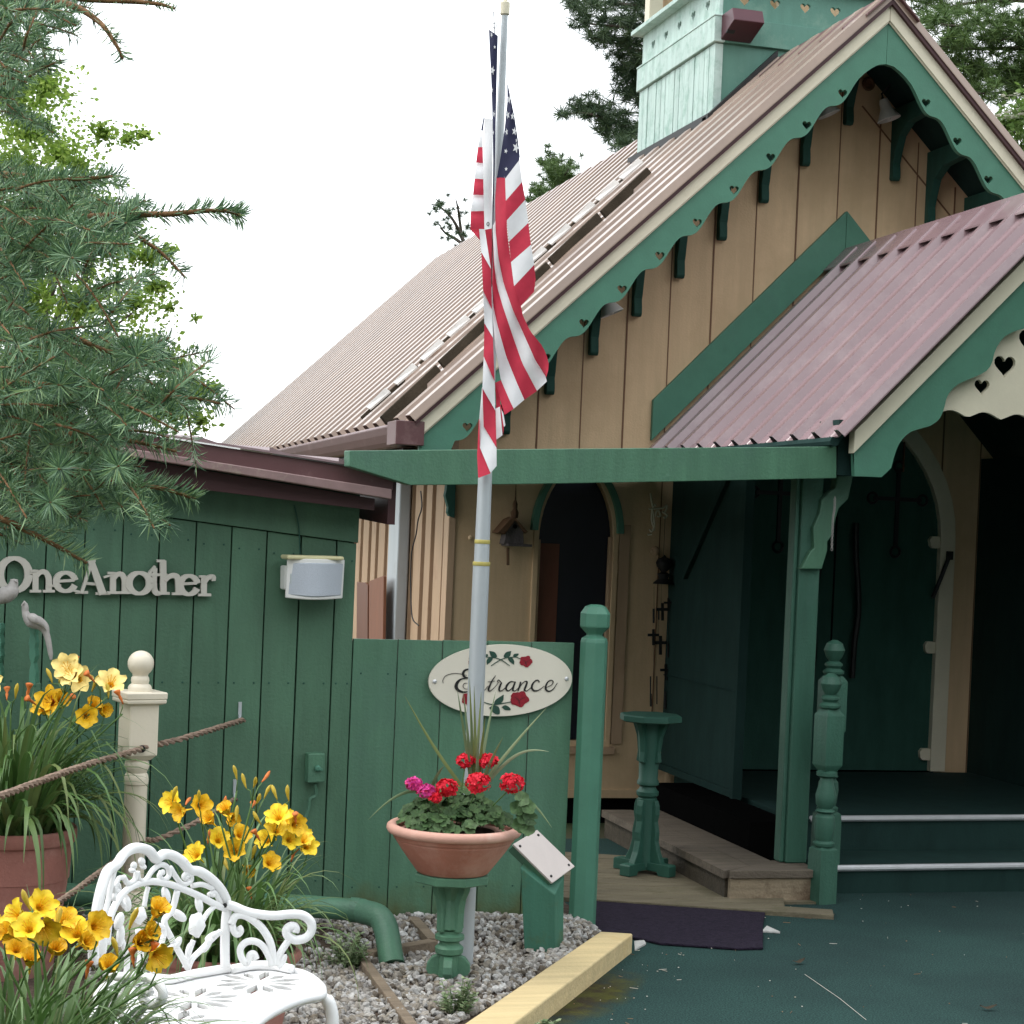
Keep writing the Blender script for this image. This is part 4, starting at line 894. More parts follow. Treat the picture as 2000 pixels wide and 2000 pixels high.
# the flag hangs in long folds; every stripe follows the fold it lies on
flag = thing('flag', 'red white and blue starred and striped flag hanging limp along the grey pole', 'flag', ad(965, 600, fD-.05))
f4 = crop(880, 450, 3.864); f3 = crop(900, 0, 3.864)
def cloth(mb, L_, R_, dl, dr, bulge=0., m=0, n=18, k=6, wob=.007):
    """strip between two pixel polylines; dl, dr = how far in front of the pole each edge hangs"""
    def at(P, t):
        P = [V((p[0], p[1], 0)) for p in P]; d = [0]
        for a, b in zip(P, P[1:]): d.append(d[-1]+(b-a).length)
        q = t*d[-1]
        for i in range(len(P)-1):
            if q <= d[i+1]+1e-9: return P[i]+(P[i+1]-P[i])*((q-d[i])/max(1e-6, d[i+1]-d[i]))
        return P[-1]
    b = len(mb.v)
    for i in range(n+1):
        t = i/n; l, r = at(L_, t), at(R_, t)
        for j in range(k+1):
            s = j/k; p = l+(r-l)*s; dd = dl+(dr-dl)*s+bulge*sin(pi*s)+wob*sin(p.y*.031+p.x*.09)
            mb.v.append(af(p.x, p.y, dd+.022))
    for i in range(n):
        for j in range(k): q = b+i*(k+1)+j; mb.f.append((q, q+1, q+k+2, q+k+1)); mb.m.append(m)
Z = lambda pts: [f4(p) for p in pts]
Y3 = lambda pts: [f3(p) for p in pts]
mb = MB()
# right-hand wing: alternate stripes run down and out to the fly edge
b0 = [(968, 430)]+Z([(340, 0), (360, 200), (400, 400), (470, 600), (560, 800), (640, 980), (722, 1108)])
b1 = [(963, 440)]+Z([(318, 0), (328, 250), (350, 420), (390, 560), (470, 800), (540, 1000), (652, 1212)])
b2 = Z([(316, 420), (322, 560), (350, 700), (420, 950), (500, 1150), (557, 1278)])
b3 = Z([(318, 620), (328, 760), (340, 900), (380, 1130), (440, 1270), (476, 1346)])
b4 = Z([(338, 1150), (375, 1280), (408, 1392)])
redR = [(990, 348)]+Z([(425, 0), (438, 100), (460, 265), (482, 420), (530, 560)])+Z([(545, 640), (600, 760), (700, 880), (742, 990), (736, 1060), (722, 1108)])
redL = [(970, 346), (967, 390)]+b0[1:]
cloth(mb, redL, redR, .035, .075, .008, 0, 30)
cloth(mb, b1, b0+Z([(727, 1140)]), .02, .035, .006, 1, 30)
cloth(mb, b2, b1, .012, .02, .004, 0, 24); cloth(mb, b3, b2, .02, .012, .004, 1, 24); cloth(mb, b4, b3[3:], .03, .02, .004, 0, 12)
cloth(mb, Z([(340, 1345), (345, 1580)]), Z([(372, 1330), (392, 1545)]), .03, .035, .0, 1, 8); cloth(mb, Z([(382, 1350), (402, 1485)]), Z([(398, 1380), (414, 1470)]), .035, .03, 0, 1, 6)
cloth(mb, Z([(372, 1300), (396, 1545)]), Z([(384, 1340), (402, 1490)]), .034, .034, 0, 0, 6)
cloth(mb, Z([(335, 1140), (346, 1350)]), Z([(372, 1230), (376, 1340)]), .012, .012, 0, 0, 6)
cloth(mb, Z([(258, -20), (290, 200), (312, 400)]), Z([(312, -20), (314, 200), (316, 420)]), .0, .0, 0, 0, 8)
# outer fold of the wing, striped obliquely
fr_ = [Y3(p) if False else p for p in ()]
Rv = [(1014.5, 312), (1020, 355), (1026, 390), (1032, 435), (1037, 478), (1043.5, 517), (1046, 545)]
Lv = [(986, 349), (987.5, 392), (989, 427), (992, 471), (997, 505), (1004, 559), (1010, 588)]
Lv2 = [(986.5, 349), (988, 392), (990, 430), (994, 472), (998, 512), (1004, 559), (1017, 598)]
for i in range(5): cloth(mb, [Lv2[i], Rv[i]], [Lv2[i+1], Rv[i+1]], .078, .078, .0, 1 if i % 2 == 0 else 0, 8, 6, .006)
cloth(mb, [Lv2[5], (1043.5, 517)], [(1017, 598), (1043, 570)], .078, .074, .0, 0, 8)
cloth(mb, [(1043.5, 517), (1043.6, 520)], [(1046, 545), (1043, 570)], .078, .078, 0, 0, 4)
# long left drape in front of the pole
Lk = Z([(215, -10), (232, 165), (245, 450), (255, 700), (250, 950), (240, 1190), (250, 1480), (220, 1640), (208, 1720)])
Rk = Z([(258, -10), (305, 290), (312, 597), (320, 810), (332, 1140), (338, 1360), (347, 1640), (300, 1835), (297, 1838)])
for i in range(8):
    a, b = (Lk[i], Rk[i]), (Lk[i+1], Rk[i+1])
    if i == 6: b = (Z([(222, 1640)])[0], Z([(302, 1832)])[0])
    if i == 7: a = (Z([(222, 1640)])[0], Z([(302, 1832)])[0]); b = (Z([(210, 1868)])[0], Z([(296, 1836)])[0])
    cloth(mb, [a[0], a[1]], [b[0], b[1]], .052, .056, .0, 1 if i % 2 == 0 else 0, 8, 6, .007)
cloth(mb, Z([(345, 1640), (346, 1780)]), Z([(347, 1641), (348, 1779)]), .05, .05, 0, 1, 4)
cloth(mb, Z([(300, 1832), (346, 1780)]), Z([(345, 1638), (347, 1640)]), .055, .052, 0, 1, 6)
cloth(mb, Z([(238, 1185), (216, 1420), (218, 1640)]), Z([(242, 1190), (250, 1480), (222, 1645)]), .045, .05, 0, 1, 8); cloth(mb, Z([(214, 1420), (200, 1700), (208, 1860)]), Z([(218, 1430), (222, 1640), (212, 1868)]), .042, .05, 0, 0, 8)
# short left folds beside the hoist band
Ls = Y3([(150, 990), (130, 1110), (115, 1226), (104, 1348), (92, 1470), (75, 1595), (72, 1730), (140, 1808)]); Rs = Y3([(168, 985), (166, 1110), (168, 1232), (172, 1352), (174, 1472), (176, 1592), (178, 1730), (150, 1812)])
for i in range(7): cloth(mb, [Ls[i], Rs[i]], [Ls[i+1], Rs[i+1]], .03, .045, .006, 1 if i in (0, 2, 4) else 0, 4, 4, .003)
build('striped_cloth', mb, [M['flag_red'], M['flag_white']], flag, smooth=True, ang=180, recalc=False)
mb = MB()
cloth(mb, Y3([(212, 222), (218, 380), (228, 560), (236, 800), (240, 960), (244, 1250), (240, 1700)]), Y3([(280, 270), (276, 420), (270, 650), (266, 850), (262, 1000), (256, 1300), (246, 1700)]), .012, .02, .004, 0, 20)
cloth(mb, Y3([(350, 640), (352, 760), (330, 980), (300, 1180), (272, 1342)]), Y3([(354, 640), (378, 800), (352, 1000), (345, 1180), (330, 1345)]), .045, .06, .0, 0, 16)
cloth(mb, Y3([(354, 640), (372, 780), (350, 1000), (335, 1200), (331, 1345)]), Y3([(356, 640), (405, 880), (432, 1060), (446, 1180), (440, 1212)]), .06, .07, .004, 0, 18)
cloth(mb, Y3([(331, 1340), (420, 1225)]), Y3([(333, 1352), (444, 1212)]), .07, .07, 0, 0, 4); cloth(mb, Y3([(172, 885), (152, 985)]), Y3([(178, 890), (168, 985)]), .03, .035, 0, 0, 4)
canton = build('canton_cloth', mb, M['flag_blue'], flag, smooth=True, ang=180, recalc=False)
def star(cx, cy, r, rot=0., sx=1., dd=.078):
    mb = MB(); pts = []
    for i in range(10): a = rot+pi*i/5; q = r if i % 2 == 0 else r*.42; pts.append(f3((cx+q*sin(a)*sx, cy-q*cos(a))))
    mb.slab([pts], lambda x, y: af(x, y, dd+.022), FWD*.001); build('star', mb, M['flag_white'], canton)
for a in ((416, 1115, 44, .35, .62), (405, 990, 34, .2, .6), (345, 995, 30, -.2, .4), (390, 878, 30, .1, .5), (356, 868, 34, -.3, .4), (365, 750, 36, .2, .4), (340, 1140, 20, .3, .7), (342, 1275, 16, 0, .8), (420, 1060, 18, .1, .4)): star(*a)
for a in ((240, 530, 38, .3, .5), (236, 680, 26, .1, .3), (256, 355, 16, 0, .6), (250, 860, 30, .2, .3), (245, 1000, 22, 0, .3), (232, 262, 24, .5, .4)): star(*a, dd=.032)
mb = MB(); cloth(mb, Y3([(178, 890), (168, 1260), (172, 1450), (178, 1735)]), Y3([(240, 900), (240, 1260), (236, 1450), (232, 1725)]), .055, .06, .004, 0, 14); build('hoist_band', mb, M['flag_white'], flag, smooth=True, ang=180, recalc=False)
mb = MB(); mb.tube([af(*f3((205+9*cos(a), 1690+14*sin(a))), .080) for a in [i*pi/5 for i in range(11)]], .0012, 5); build('grommet', mb, M['black'], flag)

# ================================================================== PEDESTALS, BOWL, PLAQUE STAND
def pedestal(x, y, z, h, label, mat, rot, feet=True):
    p = thing('pedestal', label, 'pedestal', (x, y, z), 'green wooden pedestals')
    k = h/.42
    c = (x, y, z)
    mb = MB(); rt = .132; mb.lathe([(rt*.96, h-.030), (rt, h-.026), (rt, h-.004), (rt*.97, h)], c, 8, rot0=rot+pi/8); build('top_slab', mb, mat, p)
    mb = MB(); R = Matrix.Rotation(rot, 3, 'Z')
    mb.lathe([(.034, .105*k), (.047, .115*k), (.049, .135*k), (.034, .150*k), (.034, .158*k), (.050, .168*k), (.050, .182*k), (.036, .192*k), (.036, .20*k)], c, 20); build('turned_ring', mb, mat, p, smooth=True)
    for a in range(4):
        mb = MB(); Q = Matrix.Rotation(rot+a*pi/2, 3, 'Z')
        pr = [(.012, h-.031), (.082, h-.031), (.076, h-.055), (.060, h-.085), (.052, h-.13), (.050, .20*k), (.012, .20*k)]
        mb.slab([pr], lambda r, zz: V(c)+Q @ V((r, -.014, zz)), Q @ V((0, .028, 0))); build('upper_fin', mb, mat, p, bevel=.003)
    for a in range(4):
        mb = MB(); Q = Matrix.Rotation(rot+a*pi/2+(pi/4 if not feet else 0), 3, 'Z')
        pr = [(.010, .108*k), (.036, .108*k), (.056, .098*k), (.072, .075*k), (.075, .05*k), (.066, .03*k), (.070, .004), (.010, .004)] if not feet else [(.01, .17), (.052, .17), (.060, .155), (.050, .14), (.062, .11), (.056, .09), (.066, .06), (.080, .035), (.01, .035)]
        mb.slab([pr], lambda r, zz: V(c)+Q @ V((r, -.015, zz)), Q @ V((0, .030, 0))); build('lower_fin', mb, mat, p, bevel=.003)
        if feet:
            mb = MB(); pr = [(.012, .034), (.128, .034), (.132, .030), (.132, .0), (.085, .0), (.075, .012), (.012, .012)]
            mb.slab([pr], lambda r, zz: V(c)+Q @ V((r, -.024, zz)), Q @ V((0, .048, 0))); build('foot', mb, mat, p, bevel=.003)
    mb = MB(); mb.lathe([(.038, .0), (.038, .11*k), (.030, .115*k), (.030, .2*k), (.046, .21*k), (.040, h-.09), (.062, h-.03)], c, 8, rot0=rot); build('core', mb, mat, p)
    return p
px_, py_ = -3.158, -3.436
zg = bed_z(px_, py_)
BZ = ad(885, 1703, 6.27).z
pedestal(px_, py_, zg-.01, BZ-zg+.008, 'green octagonal pedestal in the gravel, carrying the terracotta flower bowl', M['green'], .5, False)
# porch pedestal is taller and footed
def tall_pedestal(x, y, z, h, rot):
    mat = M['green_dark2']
    p = thing('pedestal', 'taller green footed pedestal with empty top, standing beside the porch steps', 'pedestal', (x, y, z), 'green wooden pedestals'); c = (x, y, z)
    mb = MB(); rt = .145; mb.lathe([(rt*.9, h-.034), (rt, h-.028), (rt, h-.006), (rt*.96, h)], c, 8, rot0=rot+pi/8); build('top_slab', mb, mat, p)
    for a in range(4):
        Q = Matrix.Rotation(rot+a*pi/2, 3, 'Z')
        mb = MB(); pr = [(.012, h-.035), (.095, h-.035), (.082, h-.06), (.066, h-.10), (.056, h-.17), (.060, h-.20), (.062, h-.215), (.048, h-.222), (.012, h-.222)]
        mb.slab([pr], lambda r, zz: V(c)+Q @ V((r, -.014, zz)), Q @ V((0, .028, 0))); build('upper_fin', mb, mat, p, bevel=.003)
        mb = MB(); pr = [(.010, .335), (.052, .335), (.060, .31), (.062, .27), (.056, .24), (.066, .19), (.064, .15), (.078, .10), (.105, .05), (.010, .05)]
        mb.slab([pr], lambda r, zz: V(c)+Q @ V((r, -.016, zz)), Q @ V((0, .032, 0))); build('lower_fin', mb, mat, p, bevel=.003)
        mb = MB(); pr = [(.012, .052), (.150, .052), (.156, .046), (.156, .0), (.095, .0), (.085, .016), (.012, .016)]
        mb.slab([pr], lambda r, zz: V(c)+Q @ V((r, -.028, zz)), Q @ V((0, .056, 0))); build('foot', mb, mat, p, bevel=.003)
    mb = MB(); mb.lathe([(.045, .03), (.045, .34), (.040, .345), (.050, .355), (.052, .372), (.040, .385), (.036, .395), (.050, .405), (.050, .42), (.044, .43), (.046, h-.2), (.058, h-.035)], c, 20); build('core', mb, mat, p, smooth=True)
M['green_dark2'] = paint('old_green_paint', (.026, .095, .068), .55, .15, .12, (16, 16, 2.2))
b_ = gz(1258, 1700, .03); tp = aw(1270, 1395, b_.xy, b_.xy+RIGHT.xy)
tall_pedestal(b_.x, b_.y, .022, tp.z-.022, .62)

bowl = thing('flower_bowl', 'wide terracotta planter bowl with rolled pale rim standing on the green pedestal', 'planter', (px_, py_, BZ))
RW = .228; rz = .155
mb = MB(); mb.lathe([(.118, .0), (.122, .003), (.150, .040), (.176, .075), (.196, .105), (.198, .108), (.198, .112), (.203, .114), (.206, .120), (.213, .136), (.205, .150), (.19, .150), (.17, .11), (.10, .10)], (px_, py_, BZ), 48); bw_ = build('bowl', mb, M['terra'], bowl, smooth=True, ang=50)
mb = MB(); mb.lathe([(.196, .134), (.213, .130), (.224, .134), (.230, .145), (.228, .157), (.218, .164), (.204, .163), (.194, .155), (.192, .140)], (px_, py_, BZ), 48); build('rim', mb, M['terra_pale'], bowl, smooth=True, ang=60)
mb = MB(); mb.lathe([(.0001, .142), (.10, .144), (.196, .134)], (px_, py_, BZ), 32, cap=False); build('soil', mb, M['soil'], bowl, recalc=False)

ps = thing('plaque_stand', 'green slanted stand with a blank pale pink plaque beside the fence post', 'plaque', gz(1075, 1855))
c5 = crop(650, 1300, 2.76)
sb_ = gz(1080, 1862, .02); SB = lambda x, y: aw(x, y, sb_.xy, sb_.xy+V((.93, -.36)))
fn_ = V((-.36, -.93, 0)).normalized(); sdn = V((.93, -.36, 0)).normalized()
# prism: front face outline and depth
mb = MB(); fo = [SB(*c5(p)) for p in ((1012, 1070), (1198, 1215), (1198, 1560), (1035, 1535))]; dpt = -fn_*.085; fo[0].z -= .014; fo[1].z -= .014
zt_ = (fo[0].z, fo[1].z); bl_ = fo[3].copy(); bl_.z = .0; br_ = fo[2].copy(); br_.z = .0
side = (V((cos(.9), sin(.9), 0)))*.085
mb.add([fo[0], fo[1], br_, bl_, fo[0]+side+V((0, 0, .050)), fo[1]+side+V((0, 0, .050)), br_+side, bl_+side], [(0, 1, 2, 3), (4, 7, 6, 5), (1, 5, 6, 2), (0, 3, 7, 4), (0, 4, 5, 1), (3, 2, 6, 7)])
build('stand', mb, paint('green_paint_mossy', (.045, .155, .105), .6, .18, .12, (16, 16, 2.2), dirt=(.07, .10, .03), dscale=5, dlo=.5, dhi=.7), ps, bevel=.003)
# the plaque lies on a slanted plane through four real corners
q = [(972, 962), (1102, 884), (1306, 1082), (1184, 1172)]
P0 = SB(*c5(q[0])); P3 = SB(*c5(q[3])); d0 = (P0-EYE).length
P1 = ad(*c5(q[1]), (P0-EYE) @ CF+.10); P2 = ad(*c5(q[2]), (P3-EYE) @ CF+.10)
nn = (P3-P0).cross(P1-P0).normalized(); nn = nn if nn.z > 0 else -nn
mb = MB(); mb.add([P0, P1, P2, P3]+[p-nn*.010 for p in (P0, P1, P2, P3)], [(0, 3, 2, 1), (4, 5, 6, 7), (0, 1, 5, 4), (1, 2, 6, 5), (2, 3, 7, 6), (3, 0, 4, 7)])
build('plaque', mb, M['plaque'], ps, bevel=.002)
mb = MB(); K = [(p-(P0+P1+P2+P3)*.25)*.97+(P0+P1+P2+P3)*.25 for p in (P0, P1, P2, P3)]
mb.add([p-nn*.0102 for p in K]+[p-nn*.05 for p in K], [(0, 3, 2, 1), (4, 5, 6, 7), (0, 1, 5, 4), (1, 2, 6, 5), (2, 3, 7, 6), (3, 0, 4, 7)]); build('backboard', mb, M['green'], ps, bevel=.003)
for fu, fv in ((.1, .12), (.88, .14), (.1, .88), (.88, .88)):
    mb = MB(); p = P0+(P3-P0)*fu+(P1-P0)*fv; mb.lathe([(.0055, 0), (.005, .003), (.002, .005)], p, 8, axis=nn); build('screw', mb, M['black'], ps)

# ================================================================== TIMBERS, EDGINGS, MAT, WOODEN STEP
def beam3(a, b, wdt, h, z, mat, name, label, cat, group=None, bevel=.005, z2=None):
    a, b = V((a[0], a[1], 0)), V((b[0], b[1], 0)); d = (b-a); L_ = d.length; mb = MB(); an = atan2(d.y, d.x)
    c = (a+b)/2; z2 = z if z2 is None else z2
    Rm = Matrix.Rotation(an, 3, 'Z') @ Matrix.Rotation(-atan2(z2-z, L_), 3, 'Y')
    mb.box((c.x, c.y, (z+z2)/2+h/2), (L_, wdt, h), Rm); return tag(build(name, mb, mat, bevel=bevel, base=(c.x, c.y, z)), label, cat, group)
ZT = .072
q0, q1, q2, q3 = gz(1172, 1819, ZT), gz(1236, 1823, ZT), gz(1002, 2000, ZT), gz(905, 2000, ZT)
q2 = q1+(q2-q1)*2.6; q3 = q0+(q3-q0)*2.6
mb = MB(); mb.slab([[(p.x, p.y) for p in (q0, q1, q2, q3)]], lambda x, y: V((x, y, ZT)), (0, 0, -.082))
tag(build('landscape_timber', mb, M['timber'], bevel=.006, base=(q0.x, q0.y, 0)), 'new yellow landscape timber edging the gravel bed along the green carpet', 'timber')
e0, e1 = gz(708, 1872, .06), gz(805, 2010, .05)
beam3(e0, e1, .035, .05, .015, M['timber_old'], 'edging_board', 'thin grey edging board running diagonally through the gravel', 'edging board', 'old edging boards in the gravel', .003)
e0, e1 = gz(722, 1868, .05), gz(846, 1846, .05)
beam3(e0, e1, .045, .055, .015, M['timber_old'], 'edging_board', 'short brown edging board in front of the drain elbow', 'edging board', 'old edging boards in the gravel', .003)
e0, e1 = gz(845, 1843, .05), gz(806, 1800, .05)
beam3(e0, e1, .04, .055, .016, M['timber_old'], 'edging_board', 'short brown edging board running back to the fence foot', 'edging board', 'old edging boards in the gravel', .003)

mrug = [gz(*p) for p in ((1160, 1748), (1285, 1756), (1420, 1768), (1497, 1772), (1490, 1812), (1490, 1856), (1440, 1857), (1290, 1847), (1250, 1838), (1160, 1826))]
mb = MB(); mb.slab([[(p.x, p.y) for p in mrug]], lambda x, y: V((x, y, .012)), (0, 0, -.010))
tag(build('doormat', mb, M['mat_rug'], base=mrug[0], bevel=.003), 'dark purple doormat lying on the green carpet beside the yellow timber', 'doormat')
# ground-level boardwalk
bwk = thing('boardwalk', 'ground-level boardwalk of weathered planks under the taller pedestal', 'boardwalk', gz(1250, 1740))
k0, k1 = gz(1160, 1757, .02), gz(1430, 1775, .02); dv = (k1-k0).normalized(); ndv = V((-dv.y, dv.x, 0))
for i in range(9):
    a = k0+ndv*(.012+i*.125)-dv*.35; L_ = 1.35 if i < 1 else 1.15
    mb = MB(); mb.box(a+dv*L_/2+ndv*.06-V((0, 0, .012)), (L_, .119, .024), atan2(dv.y, dv.x)); build('plank', mb, M['wood_deck'], bwk, bevel=.003)
wst = thing('wooden_step', 'L-shaped weathered grey wooden step wrapping the porch corner', 'step', (-1.5, -2.1, 0))
zt = .143; cxl, cyf = -1.615, -2.145
mb = MB(); mb.slab([[(cxl, cyf), (-1.19, cyf), (-1.19, cyf+.21), (cxl+.30, cyf+.24)]], lambda x, y: V((x, y, zt)), (0, 0, -.035)); build('tread_board', mb, M['wood_grey'], wst, bevel=.003)
mb = MB(); mb.slab([[(cxl-.02, cyf+.01), (cxl+.145, cyf+.122), (cxl+.145, -.45), (cxl-.02, -.45)]], lambda x, y: V((x, y, zt-.002)), (0, 0, -.035)); build('tread_board', mb, M['wood_grey'], wst, bevel=.003)
mb = MB(); mb.slab([[(cxl+.150, cyf+.126), (cxl+.298, cyf+.244), (cxl+.298, -.45), (cxl+.150, -.45)]], lambda x, y: V((x, y, zt-.003)), (0, 0, -.035)); build('tread_board', mb, M['wood_grey'], wst, bevel=.003)
mb = MB(); mb.bx(cxl+.012, -1.225, cyf+.014, cyf+.04, .004, zt-.036); build('riser_board', mb, M['wood_pale'], wst, bevel=.002)
mb = MB(); mb.bx(cxl+.0, cxl+.03, cyf+.045, -.45, .0, zt-.036); build('riser_board', mb, M['wood_dark'], wst, bevel=.002)
mb = MB(); mb.bx(cxl+.02, -1.21, cyf-.03, cyf+.012, .0, .010); build('ground_strip', mb, M['wood_deck'], wst)
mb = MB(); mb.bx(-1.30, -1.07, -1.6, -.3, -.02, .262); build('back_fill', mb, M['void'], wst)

# ================================================================== DRAIN PIPE
zp = .085
dpp = thing('drain_pipe', 'green drain pipe lying along the shed foot with an elbow at its end', 'drain pipe', lat(-.7, 6.7))
ends = [(590, 1748, 6.6), (700, 1752, 6.55)]
a0 = ad(40, 1742, 6.42); a1 = ad(600, 1770, 6.62); a2 = ad(703, 1778, 6.60); a3 = ad(748, 1800, 6.52); a4 = ad(766, 1885, 6.42)
rp_ = .040
mb = MB(); mb.tube([a0, a1, a2], rp_, 16); build('pipe', mb, M['green'], dpp, smooth=True)
mb = MB(); mb.tube(smooth_line([a2, a3, a4], 8), rp_*1.10, 16); build('elbow', mb, M['green'], dpp, smooth=True)
mb = MB(); mb.tube([a2+(a1-a2)*.18, a2], rp_*1.12, 16); build('collar', mb, M['green'], dpp, smooth=True)

# ================================================================== ROPE POST AND ROPES
rd = 6.18
rb = lat((276-1000)/FPX*rd+.012, rd); rbz = bed_z(rb.x, rb.y)
RPW = PW(rb.xy, rb.xy+RIGHT.xy)
zr = lambda y: RPW(281, y).z
rpost = thing('rope_post', 'cream turned newel post with ball finial holding the rope rail', 'post', (rb.x, rb.y, rbz))
mb = MB(); qx = .075; ro = YAW_P+.10
c7z = lambda y: RPW(*c7((735, y))).z
z_ = c7z; m7 = rd/FPX/2.576
sq = lambda w_: w_/2*m7*sqrt(2)*.86
mb.lathe([(sq(135), rbz-.05), (sq(135), z_(1290)), (sq(118), z_(1270)), (55*m7, z_(1262)), (66*m7, z_(1240)), (52*m7, z_(1225)), (57*m7, z_(1190)), (57*m7, z_(730))], (rb.x, rb.y, 0), 4 if False else 20)
build('shaft', mb, M['post_cream'], rpost, smooth=True)
mb = MB(); cc = (rb.x, rb.y, 0)
mb.lathe([(50*m7, z_(735)), (60*m7, z_(725)), (62*m7, z_(700)), (58*m7, z_(680)), (50*m7, z_(668)), (58*m7, z_(650)), (63*m7, z_(635)), (58*m7, z_(612)), (48*m7, z_(600))], cc, 24); build('turned_ring', mb, M['post_cream'], rpost, smooth=True)
mb = MB(); mb.lathe([(sq(120), z_(603)), (sq(178), z_(575)), (sq(180), z_(565)), (sq(180), z_(320))], cc, 4, rot0=ro+pi/4); build('square_block', mb, M['post_cream'], rpost, bevel=.005)
mb = MB()
mb.lathe([(sq(185), z_(322)), (sq(240), z_(312)), (sq(244), z_(298)), (sq(236), z_(294)), (sq(248), z_(290)), (sq(250), z_(262)), (sq(240), z_(257))], cc, 4, rot0=ro+pi/4); build('cap', mb, M['post_cream'], rpost, bevel=.003)
mb = MB(); mb.lathe([(58*m7, z_(262)), (60*m7, z_(240)), (54*m7, z_(228)), (42*m7, z_(220)), (46*m7, z_(205)), (44*m7, z_(190)), (38*m7, z_(182))]+[(65*m7*sin(a)+.0005, z_(119)-65*m7*cos(a)) for a in [radians(38+142*i/12) for i in range(13)]], cc, 28); build('ball_finial', mb, M['post_cream'], rpost, smooth=True)
for yy in (548, 1030):
    mb = MB(); p = ad(*c7((714, yy)), rd-.068 if yy < 700 else rd-.03); mb.lathe([(.0125, 0), (.0125, .004)], p, 12, axis=-FWD); build('rope_hole', mb, M['black'], rpost)
def rope(pts, r, name, label):
    P = smooth_line(pts, 14); mb = MB(); L_ = 0; n = 3
    # two-ply twist: strands wound round the line
    res = []
    for a, b in zip(P, P[1:]):
        s = max(2, int((b-a).length/.006)); res += [a+(b-a)*(i/s) for i in range(s)]
    res.append(P[-1])
    for k in range(2):
        q = []
        for i, p in enumerate(res):
            t = (res[min(i+1, len(res)-1)]-res[max(i-1, 0)]).normalized(); u = t.cross(V((0, 0, 1))).normalized(); v = t.cross(u)
            an = i*.55+k*pi; q.append(p+(u*cos(an)+v*sin(an))*r*.5)
        mb.tube(q, r*.62, 5)
    return tag(build(name, mb, M['rope'], smooth=True, base=pts[0]), label, 'rope', 'ropes of the rope rail')
hk1 = PS(.03)(*c7((1225, 402))); hk2 = PS(.03)(*c7((1185, 800)))
hA = ad(*c7((714, 548)), rd-.06)
rope([ad(-60, 1578, 4.7), ad(60, 1533, 5.2), ad(170, 1494, 5.7), hA, hA+FWD*.13, ad(*c7((825, 520)), rd+.05), ad(*c7((1000, 472)), rd+.25), hk1], .0108, 'rope', 'upper brown rope passing through cream post to the shed wall')
hB = ad(*c7((705, 1030)), rd-.02)
rope([ad(-60, 1860, 4.6), ad(110, 1765, 5.3), ad(200, 1700, 5.8), hB, hB+FWD*.09, ad(*c7((800, 1000)), rd+.04), ad(*c7((1000, 910)), rd+.2), hk2], .0098, 'rope', 'lower brown rope passing through cream post behind the white bench')

# ================================================================== DOVES ON THEIR PERCHES
def dove(c, s, flip, label, tail=True, yaw=0):
    """c = crop mapping from a 350 px window at 5.52x; body pixels traced on a plane in front of the shed"""
    pass
c9 = crop(0, 1100, 5.52); dv_ = 6.30
def dpt_(x, y, off=0.): return ad(*c9((x, y)), dv_-off)
m9 = dv_/FPX/5.52
dv1 = thing('dove_figure', 'grey dove figurine with drooping tail, standing on the green wall perch', 'bird figure', dpt_(290, 690), 'dove figures by the shed wall')
mb = MB(); mb.tube(smooth_line([dpt_(262, 405), dpt_(265, 440), dpt_(272, 480), dpt_(272, 520), dpt_(290, 570), dpt_(340, 620), dpt_(410, 645), dpt_(470, 690), dpt_(500, 760), dpt_(525, 860), dpt_(545, 980), dpt_(551, 1045)], 5),
    [m9*r for r in [k for a, b in zip((6, 32, 38, 36, 48, 78, 74, 58, 36, 32, 26, 12), (32, 38, 36, 48, 78, 74, 58, 36, 32, 26, 12, 3)) for k in [a+(b-a)*i/5 for i in range(5)]]]+[m9*3], 16)
body = build('body', mb, M['dove'], dv1, smooth=True, ang=180)
mb = MB(); mb.tube([dpt_(262, 425, .012), dpt_(236, 448, .016), dpt_(228, 462, .016)], [m9*14, m9*7, m9*2], 8); build('beak', mb, M['dove'], dv1, smooth=True)
mb = MB(); mb.tube(smooth_line([dpt_(305, 560, .03), dpt_(370, 600, .045), dpt_(450, 660, .035), dpt_(500, 730, .015)], 5), [m9*r for r in (10, 26, 40, 48, 50, 50, 48, 44, 38, 32, 28, 22, 16, 10, 6, 2)], 12); build('wing', mb, M['dove'], dv1, smooth=True)
dv2 = thing('dove_figure', 'grey dove figurine half hidden behind the spruce branch at the frame edge', 'bird figure', dpt_(40, 420), 'dove figures by the shed wall')
mb = MB(); mb.tube(smooth_line([dpt_(-190, 480), dpt_(-110, 420), dpt_(-20, 370), dpt_(60, 340), dpt_(120, 300), dpt_(140, 250), dpt_(150, 200), dpt_(152, 168)], 5), [m9*r for r in [k for a, b in zip((6, 40, 80, 94, 84, 58, 44), (40, 80, 94, 84, 58, 44, 40)) for k in [a+(b-a)*i/5 for i in range(5)]]]+[m9*6], 16); build('body', mb, M['dove'], dv2, smooth=True, ang=180)
mb = MB(); mb.tube([dpt_(160, 190, .01), dpt_(190, 205, .012), dpt_(200, 218, .012)], [m9*14, m9*7, m9*2], 8); build('beak', mb, M['dove'], dv2, smooth=True)
